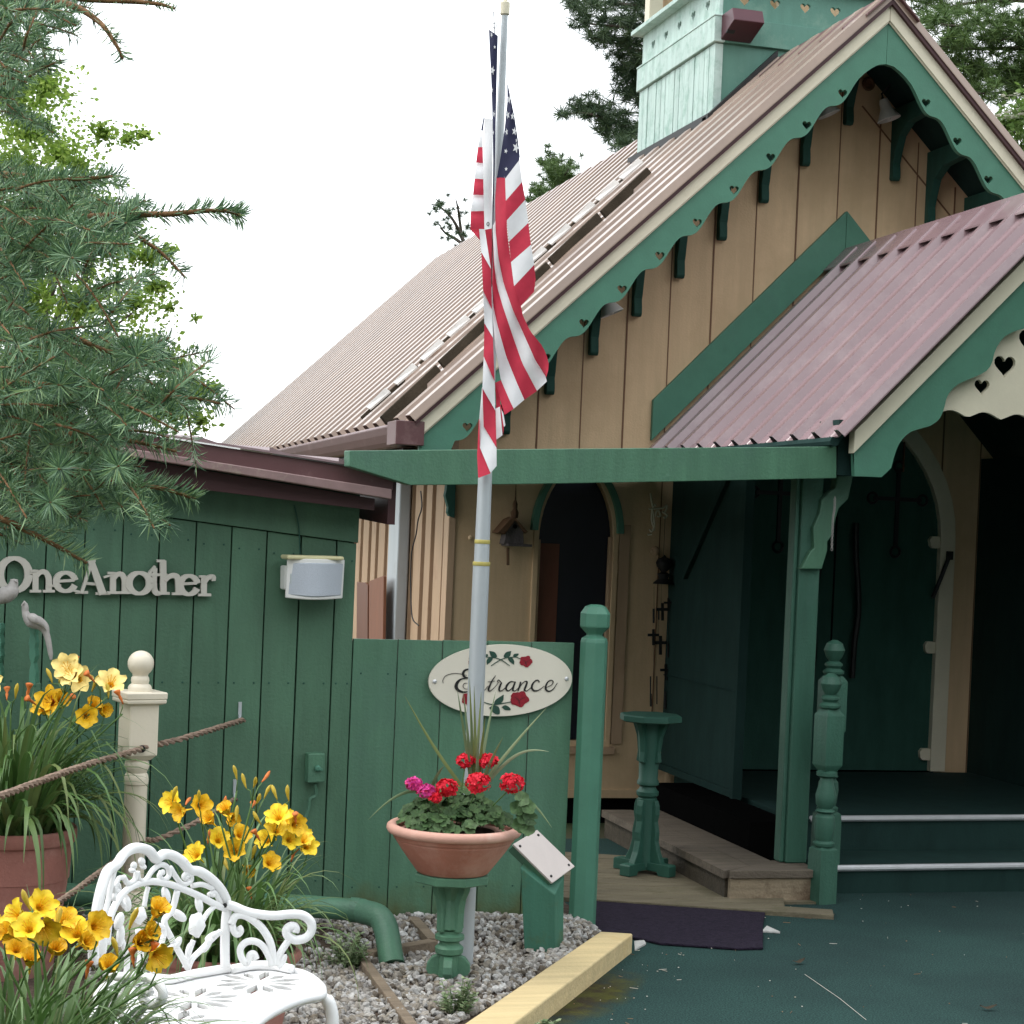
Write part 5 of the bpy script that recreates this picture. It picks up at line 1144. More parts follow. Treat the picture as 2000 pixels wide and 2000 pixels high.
for x, lab in ((345, 'green scrolled perch under the dove with drooping tail'), (-30, 'green scrolled perch at the frame edge under the half-hidden dove')):
    t_ = thing('bird_perch', lab, 'perch', dpt_(x, 1350), 'green perches by the shed wall')
    mb = MB(); o = [(-30, 650), (40, 650), (46, 700), (30, 780), (46, 860), (34, 920), (44, 1000), (20, 1080), (40, 1180), (36, 1330), (-40, 1330), (-34, 1180), (-16, 1080), (-36, 1000), (-30, 920), (-40, 860), (-24, 780), (-36, 700)]
    mb.slab([[(x+a, b) for a, b in o]], lambda a, b: dpt_(a, b, -.03), FWD*.05); build('scroll_board', mb, M['green_trim'], t_, bevel=.004)
    mb = MB(); b0_ = dpt_(x, 1330, -.055); mb.box((b0_.x, b0_.y, b0_.z/2), (.05, .05, b0_.z+.03), YAW_P); build('stake', mb, M['green_shed'], t_, bevel=.003)

# ================================================================== THINGS ON THE CHAPEL WALL
c5b = crop(600, 700, 2.76)
def W2(off): return PY(YW-off)
bh = thing('birdhouse', 'small grey wooden birdhouse with steep roof and rusty spire, hung on the tan wall', 'birdhouse', W2(.06)(1000, 1070))
mb = MB(); g_ = lambda *l: [c5b(p) for p in l]
mb.slab([g_((1076, 930), (1118, 872), (1165, 932), (1168, 1000), (1060, 1000))], W2(.115), (0, .10, 0)); build('box', mb, M['bird_wood'], bh, bevel=.002)
mb = MB(); mb.slab([g_((1120, 855), (1122, 872), (1178, 945), (1190, 935))], W2(.14), (0, .14, 0)); build('roof', mb, M['rust'], bh, bevel=.002)
mb = MB(); mb.slab([g_((1120, 855), (1122, 872), (1066, 948), (1030, 940), (1092, 868))], W2(.14), (0, .14, 0)); build('roof', mb, M['rust'], bh, bevel=.002)
mb = MB(); p = W2(.05)(*c5b((1118, 860))); kk = 10.3/FPX/2.76; mb.lathe([(18*kk, 0), (22*kk, .03), (12*kk, .05), (14*kk, .075), (5*kk, .10), (3*kk, .15), (.4*kk, .235)], p, 8); build('spire', mb, M['rust'], bh)
mb = MB(); mb.lathe([(11*kk, 0), (11*kk, .002)], W2(.1165)(*c5b((1121, 906))), 14, axis=NF); build('entrance_hole', mb, M['void'], bh)
mb = MB(); mb.bx(W2(0)(*c5b((1045, 1000))).x, W2(0)(*c5b((1172, 1000))).x, YW-.15, YW, W2(0.13)(*c5b((1100, 1012))).z, W2(.13)(*c5b((1100, 998))).z); build('porch_board', mb, M['bird_wood'], bh, bevel=.002)
mb = MB(); mb.tube([W2(.03)(*c5b((1082, 1020))), W2(.03)(*c5b((1082, 1115)))], .008, 6); build('stem', mb, M['rust'], bh)
mb = MB(); pk_ = W2(.03)(*c5b((880, 966))); mb.ball(pk_, .015, 8); mb.lathe([(.006, 0), (.006, .03)], pk_, 8, axis=V((0, 1, 0)))
tag(build('wooden_ball', mb, M['tan'], smooth=True, base=pk_), 'small round tan knob on the chapel wall left of the birdhouse', 'knob')
cb = crop(1150, 900, 3.22)
pk2 = W2(.05)(*cb((418, 566))); mb = MB(); mb.ball(pk2, .026, 10); mb.ball(pk2+V((-.016, -.004, -.004)), .016, 8)
tag(build('wooden_ball', mb, M['tan_side'], smooth=True, base=pk2), 'larger round tan knob under the white scroll hook by the porch', 'knob')
sh_ = thing('scroll_hook', 'white wire scroll hook on the tan wall beside the porch', 'hook', W2(.02)(*cb((420, 330))))
mb = MB()
for pts in ([(388, 205), (396, 260), (405, 290), (415, 275), (422, 285)], [(378, 302), (420, 300), (465, 297), (490, 280), (486, 310), (470, 330)], [(400, 300), (395, 360), (402, 400), (410, 420), (395, 445), (382, 430)], [(420, 350), (425, 320), (440, 315), (450, 345), (432, 350)], [(462, 320), (480, 330), (492, 345), (478, 360), (472, 350)], [(370, 465), (395, 462)], [(400, 300), (412, 390), (408, 440)]):
    mb.tube(smooth_line([W2(.03)(*cb(p)) for p in pts], 5), .0058, 6)
build('wire', mb, M['cream'], sh_, smooth=True)
wc = thing('wind_chime', 'black metal wind chime with lantern top and hanging crosses on the tan wall', 'wind chime', W2(.05)(*cb((470, 760))))
kk = 10.4/FPX/3.22
p = W2(.07)(*cb((468, 775)))
mb = MB(); zc_ = lambda y: W2(.07)(*cb((468, y))).z-p.z
mb.lathe([(66*kk, zc_(775)), (60*kk, zc_(765)), (30*kk, zc_(740)), (34*kk, zc_(722)), (42*kk, zc_(712)), (16*kk, zc_(700)), (22*kk, zc_(692)), (46*kk, zc_(665)), (52*kk, zc_(640)), (40*kk, zc_(618)), (14*kk, zc_(606)), (3*kk, zc_(592))], p, 14); build('lantern_top', mb, M['black'], wc, smooth=True)
mb = MB(); mb.tube([W2(.07)(*cb((470, 595))), W2(.07)(*cb((480, 350)))], .0016, 4); build('hanging_cord', mb, M['black'], wc)
def cross_(x, y, s):
    mb = MB(); a = W2(.07)
    for l in ([(x-s*.16, y-s), (x+s*.16, y-s), (x+s*.16, y+s*1.2), (x-s*.16, y+s*1.2)],): mb.slab([[cb(q) for q in l]], a, (0, .008, 0))
    mb.slab([[cb(q) for q in ((x-s*.75, y-s*.38), (x+s*.75, y-s*.38), (x+s*.75, y-s*.02), (x-s*.75, y-s*.02))]], W2(.072), (0, .010, 0)); build('cross', mb, M['black'], wc)
for x, y, s in ((465, 945, 50), (408, 1105, 46), (452, 1155, 54), (486, 1325, 46), (502, 900, 36)): cross_(x, y, s)
for x, y0, y1, r in ((408, 930, 1020, .006), (440, 930, 1000, .004), (498, 1150, 1235, .0055), (388, 1355, 1545, .004), (428, 1355, 1530, .0035), (480, 1450, 1560, .006), (390, 1465, 1545, .006)):
    mb = MB(); mb.tube([W2(.07)(*cb((x, y0))), W2(.07)(*cb((x, y1)))], r, 6); build('chime_rod', mb, M['black'], wc)
for x, y0, y1 in ((455, 775, 905), (410, 790, 935), (500, 775, 1150), (440, 1000, 1110), (408, 1140, 1360), (486, 1230, 1290), (482, 1360, 1460)):
    mb = MB(); mb.tube([W2(.07)(*cb((x, y0))), W2(.07)(*cb((x, y1)))], .0011, 4); build('hanging_cord', mb, M['black'], wc)
# stacked brown boards against the side wall
for i, (pts, lab) in enumerate(((((268, 1205), (312, 1208), (326, 1222), (322, 1520), (262, 1520)), 'left of two brown boards leaning on the batten wall behind the fence'), (((334, 1200), (408, 1172), (412, 1176), (402, 1520), (330, 1520)), 'right of two brown boards leaning on the batten wall, slanted top edge'))):
    mb = MB(); f = PX(-2.46-.02*i); mb.slab([[c5b(p) if j < len(pts)-2 else (c5b(p)[0], 1400) for j, p in enumerate(pts)]], f, (.018, 0, 0)); a = f(*c5b(pts[-1]))
    tag(build('leaning_board', mb, M['brown'] if i == 0 else paint('brown_board', (.19, .075, .038), .6, .15, .05), base=a, bevel=.002), lab, 'board', 'brown boards behind the fence')
# bells under the eave
def bell(px0, py0, Y, r, tilt, label):
    p = ay(px0, py0, Y); b = thing('bell', label, 'bell', p, 'white bells under the gable eave'); ax_v = tilt.normalized()
    mb = MB(); mb.lathe([(r*.10, r*1.75), (r*.34, r*1.72), (r*.42, r*1.45), (r*.46, r*1.0), (r*.60, r*.72), (r*.80, r*.35), (r*1.0, 0), (r*.96, -.004), (r*.78, r*.32), (r*.5, r*.8)], p, 24, axis=ax_v); build('shell', mb, M['bell'], b, smooth=True, ang=60)
    mb = MB(); mb.ball(p+ax_v*r*.12, r*.22, 8); build('clapper', mb, M['bell'], b, smooth=True)
    mb = MB(); mb.tube([p+ax_v*r*1.7, p+ax_v*r*2.2, V((p.x, p.y, rkn(p.x, .05)))], .006, 6); build('hanger', mb, M['black'], b)
c7b = crop(1550, 0, 4.293)
bell(*c7b((800, 1000)), .11, .068, V((-.32, .1, 1)), 'white bell hanging openly just right of the gable peak')
bell(*c7b((295, 960)), .09, .066, V((-.45, .1, 1)), 'white bell peeping below the bargeboard left of the gable peak')
bell(1195, 612, .09, .068, V((-.45, .1, 1)), 'white bell low under the left bargeboard, far from the peak')
mb = MB(); p = W2(.02)(*c7b((628, 705))); mb.tube([p+V((.030*cos(a), 0, .030*sin(a))) for a in [i*pi/8 for i in range(17)]], .010, 8); mb.lathe([(.022, 0), (.022, .012)], p, 12, axis=V((0, 1, 0)))
tag(build('gable_eyelet', mb, M['rust'], smooth=True, base=p), 'small rusty round eyelet on the wall under the gable peak', 'eyelet')
# floodlight on the belfry
fl_ = thing('floodlight', 'dark maroon box floodlight fixed to the front of the belfry', 'floodlight', ay(1455, 60, BY0-.1))
mb = MB(); ca = crop(1200, 0, 3.864)
fa, fb = ay(*ca((885, 110)), BY0-.2), ay(*ca((1112, 190)), BY0-.2); z0_ = fb.z
mb.slab([[(BY0-.03, z0_-.075), (BY0-.03, z0_+.085), (BY0-.21, z0_+.085), (BY0-.25, z0_)]], lambda y, z: V((fa.x, y, z)), (fb.x-fa.x, 0, 0)); RS[0] = True; build('housing', mb, M['flood'], fl_, bevel=.006); RS[0] = False
mb = MB(); p = ay(*ca((868, 215)), BY0-.12); mb.lathe([(.03, -.02), (.03, .03)], p, 12, axis=V((1, 0, 0))); mb.tube([p, p+V((.02, .13, .0))], .010, 6); RS[0] = True; build('bracket', mb, M['black'], fl_); RS[0] = False
# chain on the porch post and hook
mb = MB(); pts = [cb(p) for p in ((1548, 232), (1545, 300), (1536, 360), (1532, 440), (1528, 560))]; P = smooth_line([ay(*p, -2.08) for p in pts], 9)
for i in range(len(P)-1):
    c_ = (P[i]+P[i+1])/2; t_ = (P[i+1]-P[i]).normalized(); s_ = V((1, 0, 0)) if i % 2 else V((0, 1, 0))
    mb.tube([c_+t_*(.009*cos(a))+s_*(.005*sin(a)) for a in [k*pi/4 for k in range(9)]], .0010, 4)
tag(build('chain', mb, M['dove'], base=P[0]), 'thin silver chain hanging from the bracket of the porch post', 'chain')

# litter on the carpet
mb = MB(); R = random.Random(9)
for i in range(300):
    x = R.uniform(-2.3, 1.2); y = R.uniform(-4.6, -2.0); a = R.uniform(0, pi); l = R.choice([.002, .003, .003, .004, .005, .018, .03]); w_ = .0007 if l > .01 else l*.7
    if R.random() > .5: x = -2.4+R.random()*.5-(abs(y+2.85)*.7 if y < -2.85 else -.2)
    mb.box((x, y, .0035), (l, w_, .002), a)
mb.tube([gz(1572, 1903, .004), gz(1640, 1950, .004), gz(1692, 1992, .004)], .0008, 4)
tag(build('litter', mb, M['litter']), 'pale needles and crumbs scattered over the green carpet', 'litter', kind='stuff')
for pts, lab in (((( 1488, 1814), (1524, 1816), (1498, 1804)), 'triangular pale stone chip at the corner of the doormat'), (((1240, 1850), (1262, 1838), (1258, 1832), (1239, 1834)), 'pale stone chip beside the end of the yellow timber')):
    mb = MB(); g3 = [gz(*p, .016) for p in pts]; mb.slab([[(q.x, q.y) for q in g3]], lambda x, y: V((x, y, .009)), (0, 0, -.008)); tag(build('stone_chip', mb, M['chip'], base=g3[0], bevel=.001), lab, 'stone chip', 'pale chips on the carpet')
for px0, py0, an, lab in ((1560, 1882, .3, 'curled brown dead leaf lying right of the doormat'), (1930, 1972, -.2, 'curled brown dead leaf lying near the lower right corner of the carpet')):
    mb = MB(); p = gz(px0, py0, .004); Q = Matrix.Rotation(an, 3, 'Z')
    for i in range(6):
        x0_, x1_ = -.03+i*.01, -.02+i*.01; w0 = .010*sin(pi*(i+.01)/6); w1 = .010*sin(pi*(i+1)/6); z0, z1 = .010*abs(i-2.5)/2.5, .010*abs(i-1.5)/2.5
        mb.add([p+Q @ V((x0_, -w0, z0+.003)), p+Q @ V((x1_, -w1, z1+.003)), p+Q @ V((x1_, w1, z1+.006)), p+Q @ V((x0_, w0, z0+.006))], [(0, 1, 2, 3)])
    tag(build('dead_leaf', mb, M['bark_plank'], base=p), lab, 'leaf', 'dead leaves on the carpet')

# ================================================================== WHITE BENCH
cbn = crop(150, 1600, 3.513)
bplan = [lat(*p) for p in ((-.875, 3.70), (-.878, 3.98), (-.848, 4.17), (-.785, 4.34), (-.675, 4.50))]
def on_back(x, y, off=0.):
    best = None
    for a, b in zip(bplan, bplan[1:]):
        n = V((-(b.y-a.y), b.x-a.x)); d = ray(x, y); t = ((a.xy-EYE.xy) @ n)/(d.xy @ n); p = EYE+d*t
        s = ((p.xy-a.xy) @ (b.xy-a.xy))/(b.xy-a.xy).length_squared
        pen = max(0, -s, s-1)
        if best is None or pen < best[0]: best = (pen, p)
    return best[1]-CF*off
bench = thing('garden_bench', 'white ornate cast iron garden bench with rose back and pierced seat', 'bench', lat(-.66, 4.15))
WI = M['white_iron']
def bt(mb, pts, r, k=5, off=0.): mb.tube(smooth_line([on_back(*cbn(p), off) for p in pts], k), r*.82, 8)
backr = None
mb = MB()
bt(mb, [(118, 985), (112, 850), (128, 700), (150, 560), (180, 440), (215, 352), (262, 322), (290, 290), (320, 245), (375, 205), (440, 198), (500, 222), (545, 272), (590, 243), (650, 246), (720, 288), (775, 348), (835, 357), (900, 395), (965, 455), (1010, 520), (1032, 590), (1022, 700), (1016, 850), (1018, 1015)], .0150, 5)
backr = build('backrest', mb, WI, bench, smooth=True, ang=180)
mb = MB(); bt(mb, [(205, 860), (215, 740), (240, 640), (300, 530), (390, 455), (500, 428), (610, 440), (720, 475), (850, 532), (960, 590), (1025, 615)], .0105); bt(mb, [(262, 330), (235, 450), (215, 560), (185, 700), (180, 900)], .008)
build('inner_arch', mb, WI, backr, smooth=True, ang=180)
for pts, r in (([(490, 465), (475, 520), (462, 600)], .007), ([(690, 490), (655, 620), (600, 700), (640, 800), (695, 900), (765, 1025)], .0095), ([(955, 590), (900, 640), (850, 720)], .008), ([(985, 770), (930, 820), (850, 900), (790, 960), (760, 1030)], .0095), ([(300, 560), (345, 620)], .007), ([(420, 760), (440, 900), (420, 1060)], .009), ([(530, 720), (600, 760), (560, 920), (520, 1060)], .0085),
               ([(320, 395), (350, 440), (395, 420), (410, 360)], .008), ([(415, 360), (425, 415), (470, 420), (520, 350), (575, 312), (622, 330), (632, 385), (600, 415), (566, 395), (580, 360)], .008), ([(640, 330), (690, 410), (730, 445), (775, 430), (785, 395), (755, 372), (735, 395), (752, 412)], .008), ([(790, 458), (860, 448), (935, 478)], .008), ([(905, 520), (940, 500), (965, 530), (985, 575)], .008), ([(245, 470), (275, 440), (290, 480), (262, 500), (255, 470)], .007), ([(310, 400), (280, 420), (250, 560)], .007),
               ([(330, 1110), (345, 960), (300, 800)], .008), ([(740, 1020), (775, 900), (800, 830)], .008)):
    mb = MB(); bt(mb, pts, r); build('scroll', mb, WI, backr, smooth=True, ang=180)
def blob(x, y, rx, ry, rot=0., th=.010, name='leaf'):
    mb = MB(); c = on_back(*cbn((x, y))); m = (c-EYE) @ CF/FPX/3.513; n = 16; vs = []; cs, sn = cos(rot), sin(rot)
    rings = [(0, 1), (.5, .9), (.85, .5), (1.0, .0), (.85, -.5), (0, -.8)]
    for f, h in rings:
        for j in range(n):
            a = 2*pi*j/n; u, v_ = rx*f*cos(a), ry*f*sin(a); sq_ = 1 if name != 'rose' else 1+.10*cos(5*a)*f
            vs.append(c+(CR*(u*cs-v_*sn)-CU*(u*sn+v_*cs))*m*sq_-CF*(h*th))
    fs = [(i*n+j, i*n+(j+1) % n, (i+1)*n+(j+1) % n, (i+1)*n+j) for i in range(len(rings)-1) for j in range(n)]
    mb.add(vs, fs); build(name, mb, WI, backr, smooth=True, ang=180)
for p in ((822, 725, 58, 88, .1, .022, 'rose'), (430, 660, 48, 62, .2, .020, 'rose'), (390, 320, 24, 30, .3), (445, 290, 26, 30, -.3), (380, 350, 26, 20, 0), (455, 325, 26, 20, .4), (700, 660, 62, 34, .6), (838, 585, 28, 62, -.2), (895, 860, 26, 62, .5), (768, 905, 24, 62, .2), (345, 575, 30, 58, -.2), (290, 700, 34, 66, .3), (612, 520, 30, 60, -.3), (690, 850, 26, 50, .5), (300, 800, 30, 80, .1), (165, 860, 46, 110, .05), (930, 800, 60, 24, -.5), (760, 395, 16, 16), (935, 520, 20, 18), (270, 470, 16, 22), (590, 365, 18, 22), (650, 880, 60, 22, -.6)): blob(*p)
mb = MB(); p = on_back(*cbn((1020, 585)), .012); mb.lathe([(.006, 0), (.005, .003)], p, 10, axis=-CF); build('bolt', mb, M['black'], backr)
# arms stand on straight planes running out from the ends of the back
def arm(A, B, sets):
    f = PW(A.xy, B.xy); a_ = None
    for i, (pts, r) in enumerate(sets):
        mb = MB(); mb.tube(smooth_line([f(*cbn(p)) for p in pts], 6), r*.85, 8)
        o = build('armrest' if a_ is None else 'arm_scroll', mb, WI, bench if a_ is None else a_, smooth=True, ang=180); a_ = a_ or o
arm(lat(-.675, 4.50), lat(-.49, 4.56), [([(1030, 585), (1080, 600), (1150, 630), (1230, 650), (1350, 662), (1470, 652), (1550, 660), (1605, 705), (1610, 765), (1570, 815), (1500, 828), (1450, 800), (1440, 760), (1470, 735), (1500, 745), (1495, 775)], .0135),
    ([(1065, 720), (1080, 770), (1105, 790), (1125, 765), (1110, 740)], .010), ([(1060, 720), (1090, 665), (1150, 660), (1220, 700), (1280, 760), (1325, 840), (1345, 930), (1352, 1000)], .0115), ([(1465, 815), (1420, 880), (1385, 940), (1365, 1000)], .0105),
    ([(1230, 960), (1215, 925), (1190, 930), (1180, 965), (1160, 985), (1130, 950), (1122, 890), (1160, 845), (1220, 838), (1275, 870), (1318, 940), (1340, 1005)], .0105), ([(1365, 1000), (1400, 975), (1425, 940), (1410, 985), (1380, 1015)], .009)])
arm(lat(-.868, 3.82), lat(-.735, 3.70), [([(200, 1060), (300, 1082), (420, 1078), (520, 1102), (580, 1160), (590, 1220), (555, 1268), (500, 1275), (455, 1235), (450, 1185), (485, 1170), (505, 1200)], .0115),
    ([(480, 1270), (430, 1330), (395, 1420), (385, 1520)], .010), ([(230, 1280), (300, 1330), (370, 1400), (390, 1480)], .010), ([(300, 1090), (330, 1180), (260, 1240)], .009)])
# seat
SZ = .41
seat_px = [(150, 1180), (240, 1130), (400, 1095), (640, 1108), (800, 1068), (1000, 1035), (1300, 1030), (1500, 1050), (1600, 1085), (1670, 1140), (1688, 1185), (1670, 1212), (1550, 1240), (1430, 1282), (1330, 1335), (1250, 1392), (1190, 1450), (1120, 1540), (1000, 1640), (800, 1700), (400, 1640), (200, 1500), (130, 1330)]
SPT = [gz(*cbn(p), SZ) for p in seat_px]; outl = smooth_line(SPT+[SPT[0]], 4)[:-1]
holes = []
for (cx_, cy_) in ((1245, 1120), (800, 1235), (680, 1400)):
    c = gz(*cbn((cx_, cy_)), SZ)
    for k in range(12):
        a = 2*pi*k/12+.2; u = V((cos(a), sin(a), 0)); v_ = V((-sin(a), cos(a), 0)); r0, r1 = (.022, .112) if k % 2 == 0 else (.034, .098); w_ = .0165 if k % 2 == 0 else .0150
        holes.append([c+u*r0, c+u*(r0+r1)/2*1.1-v_*w_*.9, c+u*r1-v_*w_*.3, c+u*(r1-.006), c+u*r1+v_*w_*.3, c+u*(r0+r1)/2*1.1+v_*w_*.9])
mb = MB(); mb.slab([[(p.x, p.y) for p in outl]]+[[(p.x, p.y) for p in h] for h in holes], lambda x, y: V((x, y, SZ)), (0, 0, -.014)); st_ = build('seat', mb, WI, bench, bevel=.003)
mb = MB(); mb.tube(outl+[outl[0]]+[outl[1]], .011, 8, cap=False); build('seat_rim', mb, WI, st_, smooth=True, ang=180)
mb = MB(); mb.tube(smooth_line([gz(*cbn(p), SZ+.012) for p in ((1065, 1030), (1200, 1005), (1350, 1005), (1480, 1030))], 5), .012, 8); mb.tube(smooth_line([gz(*cbn(p), SZ+.012) for p in ((250, 1130), (500, 1092), (640, 1098), (800, 1062), (1000, 1028), (1050, 1022))], 5), .012, 8)
build('seat_rail', mb, WI, st_, smooth=True, ang=180)
lg = gz(*cbn((1680, 1190)), SZ)
for p, o in ((lg, V((.03, .0, 0))), (gz(*cbn((700, 1640)), SZ), V((.02, -.04, 0))), (gz(*cbn((1040, 1050)), SZ), V((-.02, .05, 0))), (gz(*cbn((190, 1300)), SZ), V((-.04, -.02, 0)))):
    mb = MB(); zg_ = bed_z(p.x, p.y); mb.tube(smooth_line([p+V((0, 0, -.005)), p+o*.7+V((0, 0, -.03)), p+o*1.0+V((0, 0, -.09)), p+o*.5+V((0, 0, -.20)), p+o*.3+V((0, 0, -.30)), V((p.x+o.x*1.4, p.y+o.y*1.4, zg_-.01))], 5), [.012]*3+[.016]*8+[.013]*12+[.017]*3, 8); build('leg', mb, WI, bench, smooth=True, ang=180)

# ================================================================== POTS AND DAYLILIES
def pot(c, r, h, label, mat, group='terracotta pots'):
    t = thing('flower_pot', label, 'plant pot', c, group)
    mb = MB(); mb.lathe([(r*.68, 0), (r*.70, .005), (r*.89, h*.66), (r*.80, h*.66), (r*.6, .03)], c, 40); build('body', mb, mat, t, smooth=True, ang=40)
    mb = MB(); mb.lathe([(r*.87, h*.655), (r*.905, h*.66), (r*.93, h*.90), (r*.985, h*.91), (r*1.0, h*.925), (r*1.0, h*.985), (r*.985, h), (r*.92, h), (r*.90, h*.97), (r*.86, h*.80)], c, 40); build('rim', mb, mat, t, smooth=True, ang=40)
    mb = MB(); mb.lathe([(.0001, h*.93), (r*.6, h*.925), (r*.9, h*.90)], c, 24, cap=False); build('soil', mb, M['soil'], t, recalc=False)
    return t
LEAF = island('daylily_leaf', [(.050, .11, .026), (.080, .165, .040), (.11, .215, .060), (.16, .26, .10), (.065, .135, .038), (.20, .25, .085), (.09, .18, .05)], .42, .22, .5)
STEM = paint('green_stem', (.075, .15, .035), .5, .1, 0)
YEL = [paint('yellow_petal', (.88, .64, .025), .55, .22, .03, (40, 40, 40)), paint('golden_petal', (.86, .53, .016), .55, .25, .03, (40, 40, 40)), paint('pale_yellow_petal', (.88, .70, .24), .55, .18, .03, (40, 40, 40))]
ORG = paint('withered_orange_petal', (.60, .16, .03), .6, .3, .05, (60, 60, 60)); BUD = paint('yellow_green_bud', (.50, .36, .03), .5, .25, .02, (60, 60, 30)); THR = paint('gold_throat', (.82, .42, .008), .6, .2, 0); RED = paint('red_brown_throat', (.34, .05, .012), .6, .2, 0)
def flower_mesh(seed, mat, thr, open_=1.):
    R = random.Random(seed); mb = MB()
    for k in range(6):
        a0 = k*pi/3+R.uniform(-.1, .1); wd = (.0215 if k % 2 else .0165)*R.uniform(.9, 1.1); n, m = 7, 4; b = len(mb.v); cu = R.uniform(.8, 1.25)
        for i in range(n+1):
            t = i/n; r = .004+.041*open_*t**1.5; z = .048*t-.018*cu*max(0, t-.55)**1.5*2.2
            w_ = wd*(sin(pi*min(1, (t*.80+.05)))**.75)*(1 if t < .95 else .6)
            for j in range(m+1):
                s = -1+2*j/m; ru = .0036*sin(t*17+k*2+s*3)*t*(abs(s) ** 1.5)
                u = V((cos(a0), sin(a0), 0)); q = V((-sin(a0), cos(a0), 0)); mb.v.append(u*(r-abs(s)**2*.003*t)+q*s*w_+V((0, 0, z+ru+.004*s*s*t)))
        for i in range(n):
            for j in range(m): p = b+i*(m+1)+j; mb.f.append((p, p+1, p+m+2, p+m+1)); mb.m.append(1 if i < 2 else 0)
    for k in range(6):
        a = k*pi/3+.4; mb.tube([V((0, 0, .008)), V((.007*cos(a), .007*sin(a), .03)), V((.013*cos(a), .013*sin(a), .047))], [.0008, .0008, .0014], 4, 1)
    mb.lathe([(.0022, -.030), (.0030, -.012), (.0042, .0), (.0055, .010)], V((0, 0, 0)), 7, 0, cap=False)
    me = bpy.data.meshes.new('flower'); me.from_pydata(mb.v, [], mb.f); me.materials.append(mat); me.materials.append(thr); me.polygons.foreach_set('material_index', mb.m); me.polygons.foreach_set('use_smooth', [True]*len(me.polygons)); return me
def bud_mesh(mat, l=.055, r=.0075, wither=False):
    mb = MB(); R = random.Random(int(l*999))
    P = [(.0018, 0), (.0032, l*.15), (.0048, l*.35), (r, l*.62), (r*.8, l*.85), (.0012, l)]
    if wither: P = [(.002, 0), (.003, l*.2), (.0055, l*.45), (.004, l*.6), (.009, l*.8), (.012, l*.95), (.004, l)]
    mb.lathe(P, V((0, 0, 0)), 7)
    me = bpy.data.meshes.new('bud'); me.from_pydata([v+V((sin(v.z*60)*.002, cos(v.z*45)*.002, 0)) for v in mb.v], [], mb.f); me.materials.append(mat); me.polygons.foreach_set('use_smooth', [True]*len(me.polygons)); return me
FM = {'y': [flower_mesh(i, YEL[0], THR) for i in range(3)], 'g': [flower_mesh(i+10, YEL[1], THR, .9) for i in range(3)], 'p': [flower_mesh(i+20, YEL[2], THR, 1.1) for i in range(2)], 'r': [flower_mesh(31, YEL[1], RED, 1.2)], 's': [flower_mesh(i+40, YEL[1], THR, .55) for i in range(2)]}
BM_ = {'b': bud_mesh(BUD), 'w': bud_mesh(ORG, .05, .007, True), 'o': bud_mesh(ORG, .058, .0065)}
def strap(mb, p, az, L_, el, wd, droop, R, n=11):
    d = V((cos(az)*cos(el), sin(az)*cos(el), sin(el))); q = p.copy(); side = V((-sin(az), cos(az), 0)); b = len(mb.v)
    kink = R.random() < .25; kt = R.randint(5, 8)
    for i in range(n+1):
        t = i/n; w_ = wd*(.75+.5*t if t < .3 else .9)*(1-max(0, t-.45)/.55*.97)
        up = side.cross(d).normalized(); up = up if up.z > 0 else -up
        mb.v += [q-side*w_+up*w_*.35, q.copy(), q+side*w_+up*w_*.35]
        if i < n: mb.f += [(b+i*3, b+i*3+1, b+i*3+4, b+i*3+3), (b+i*3+1, b+i*3+2, b+i*3+5, b+i*3+4)]; mb.m += [0, 0]
        q = q+d*(L_/n); g = droop*(.25+1.3*t)*(3.2 if kink and i == kt else 1); d = (d+V((R.uniform(-.02, .02), R.uniform(-.02, .02), -g/n*3.2))).normalized()
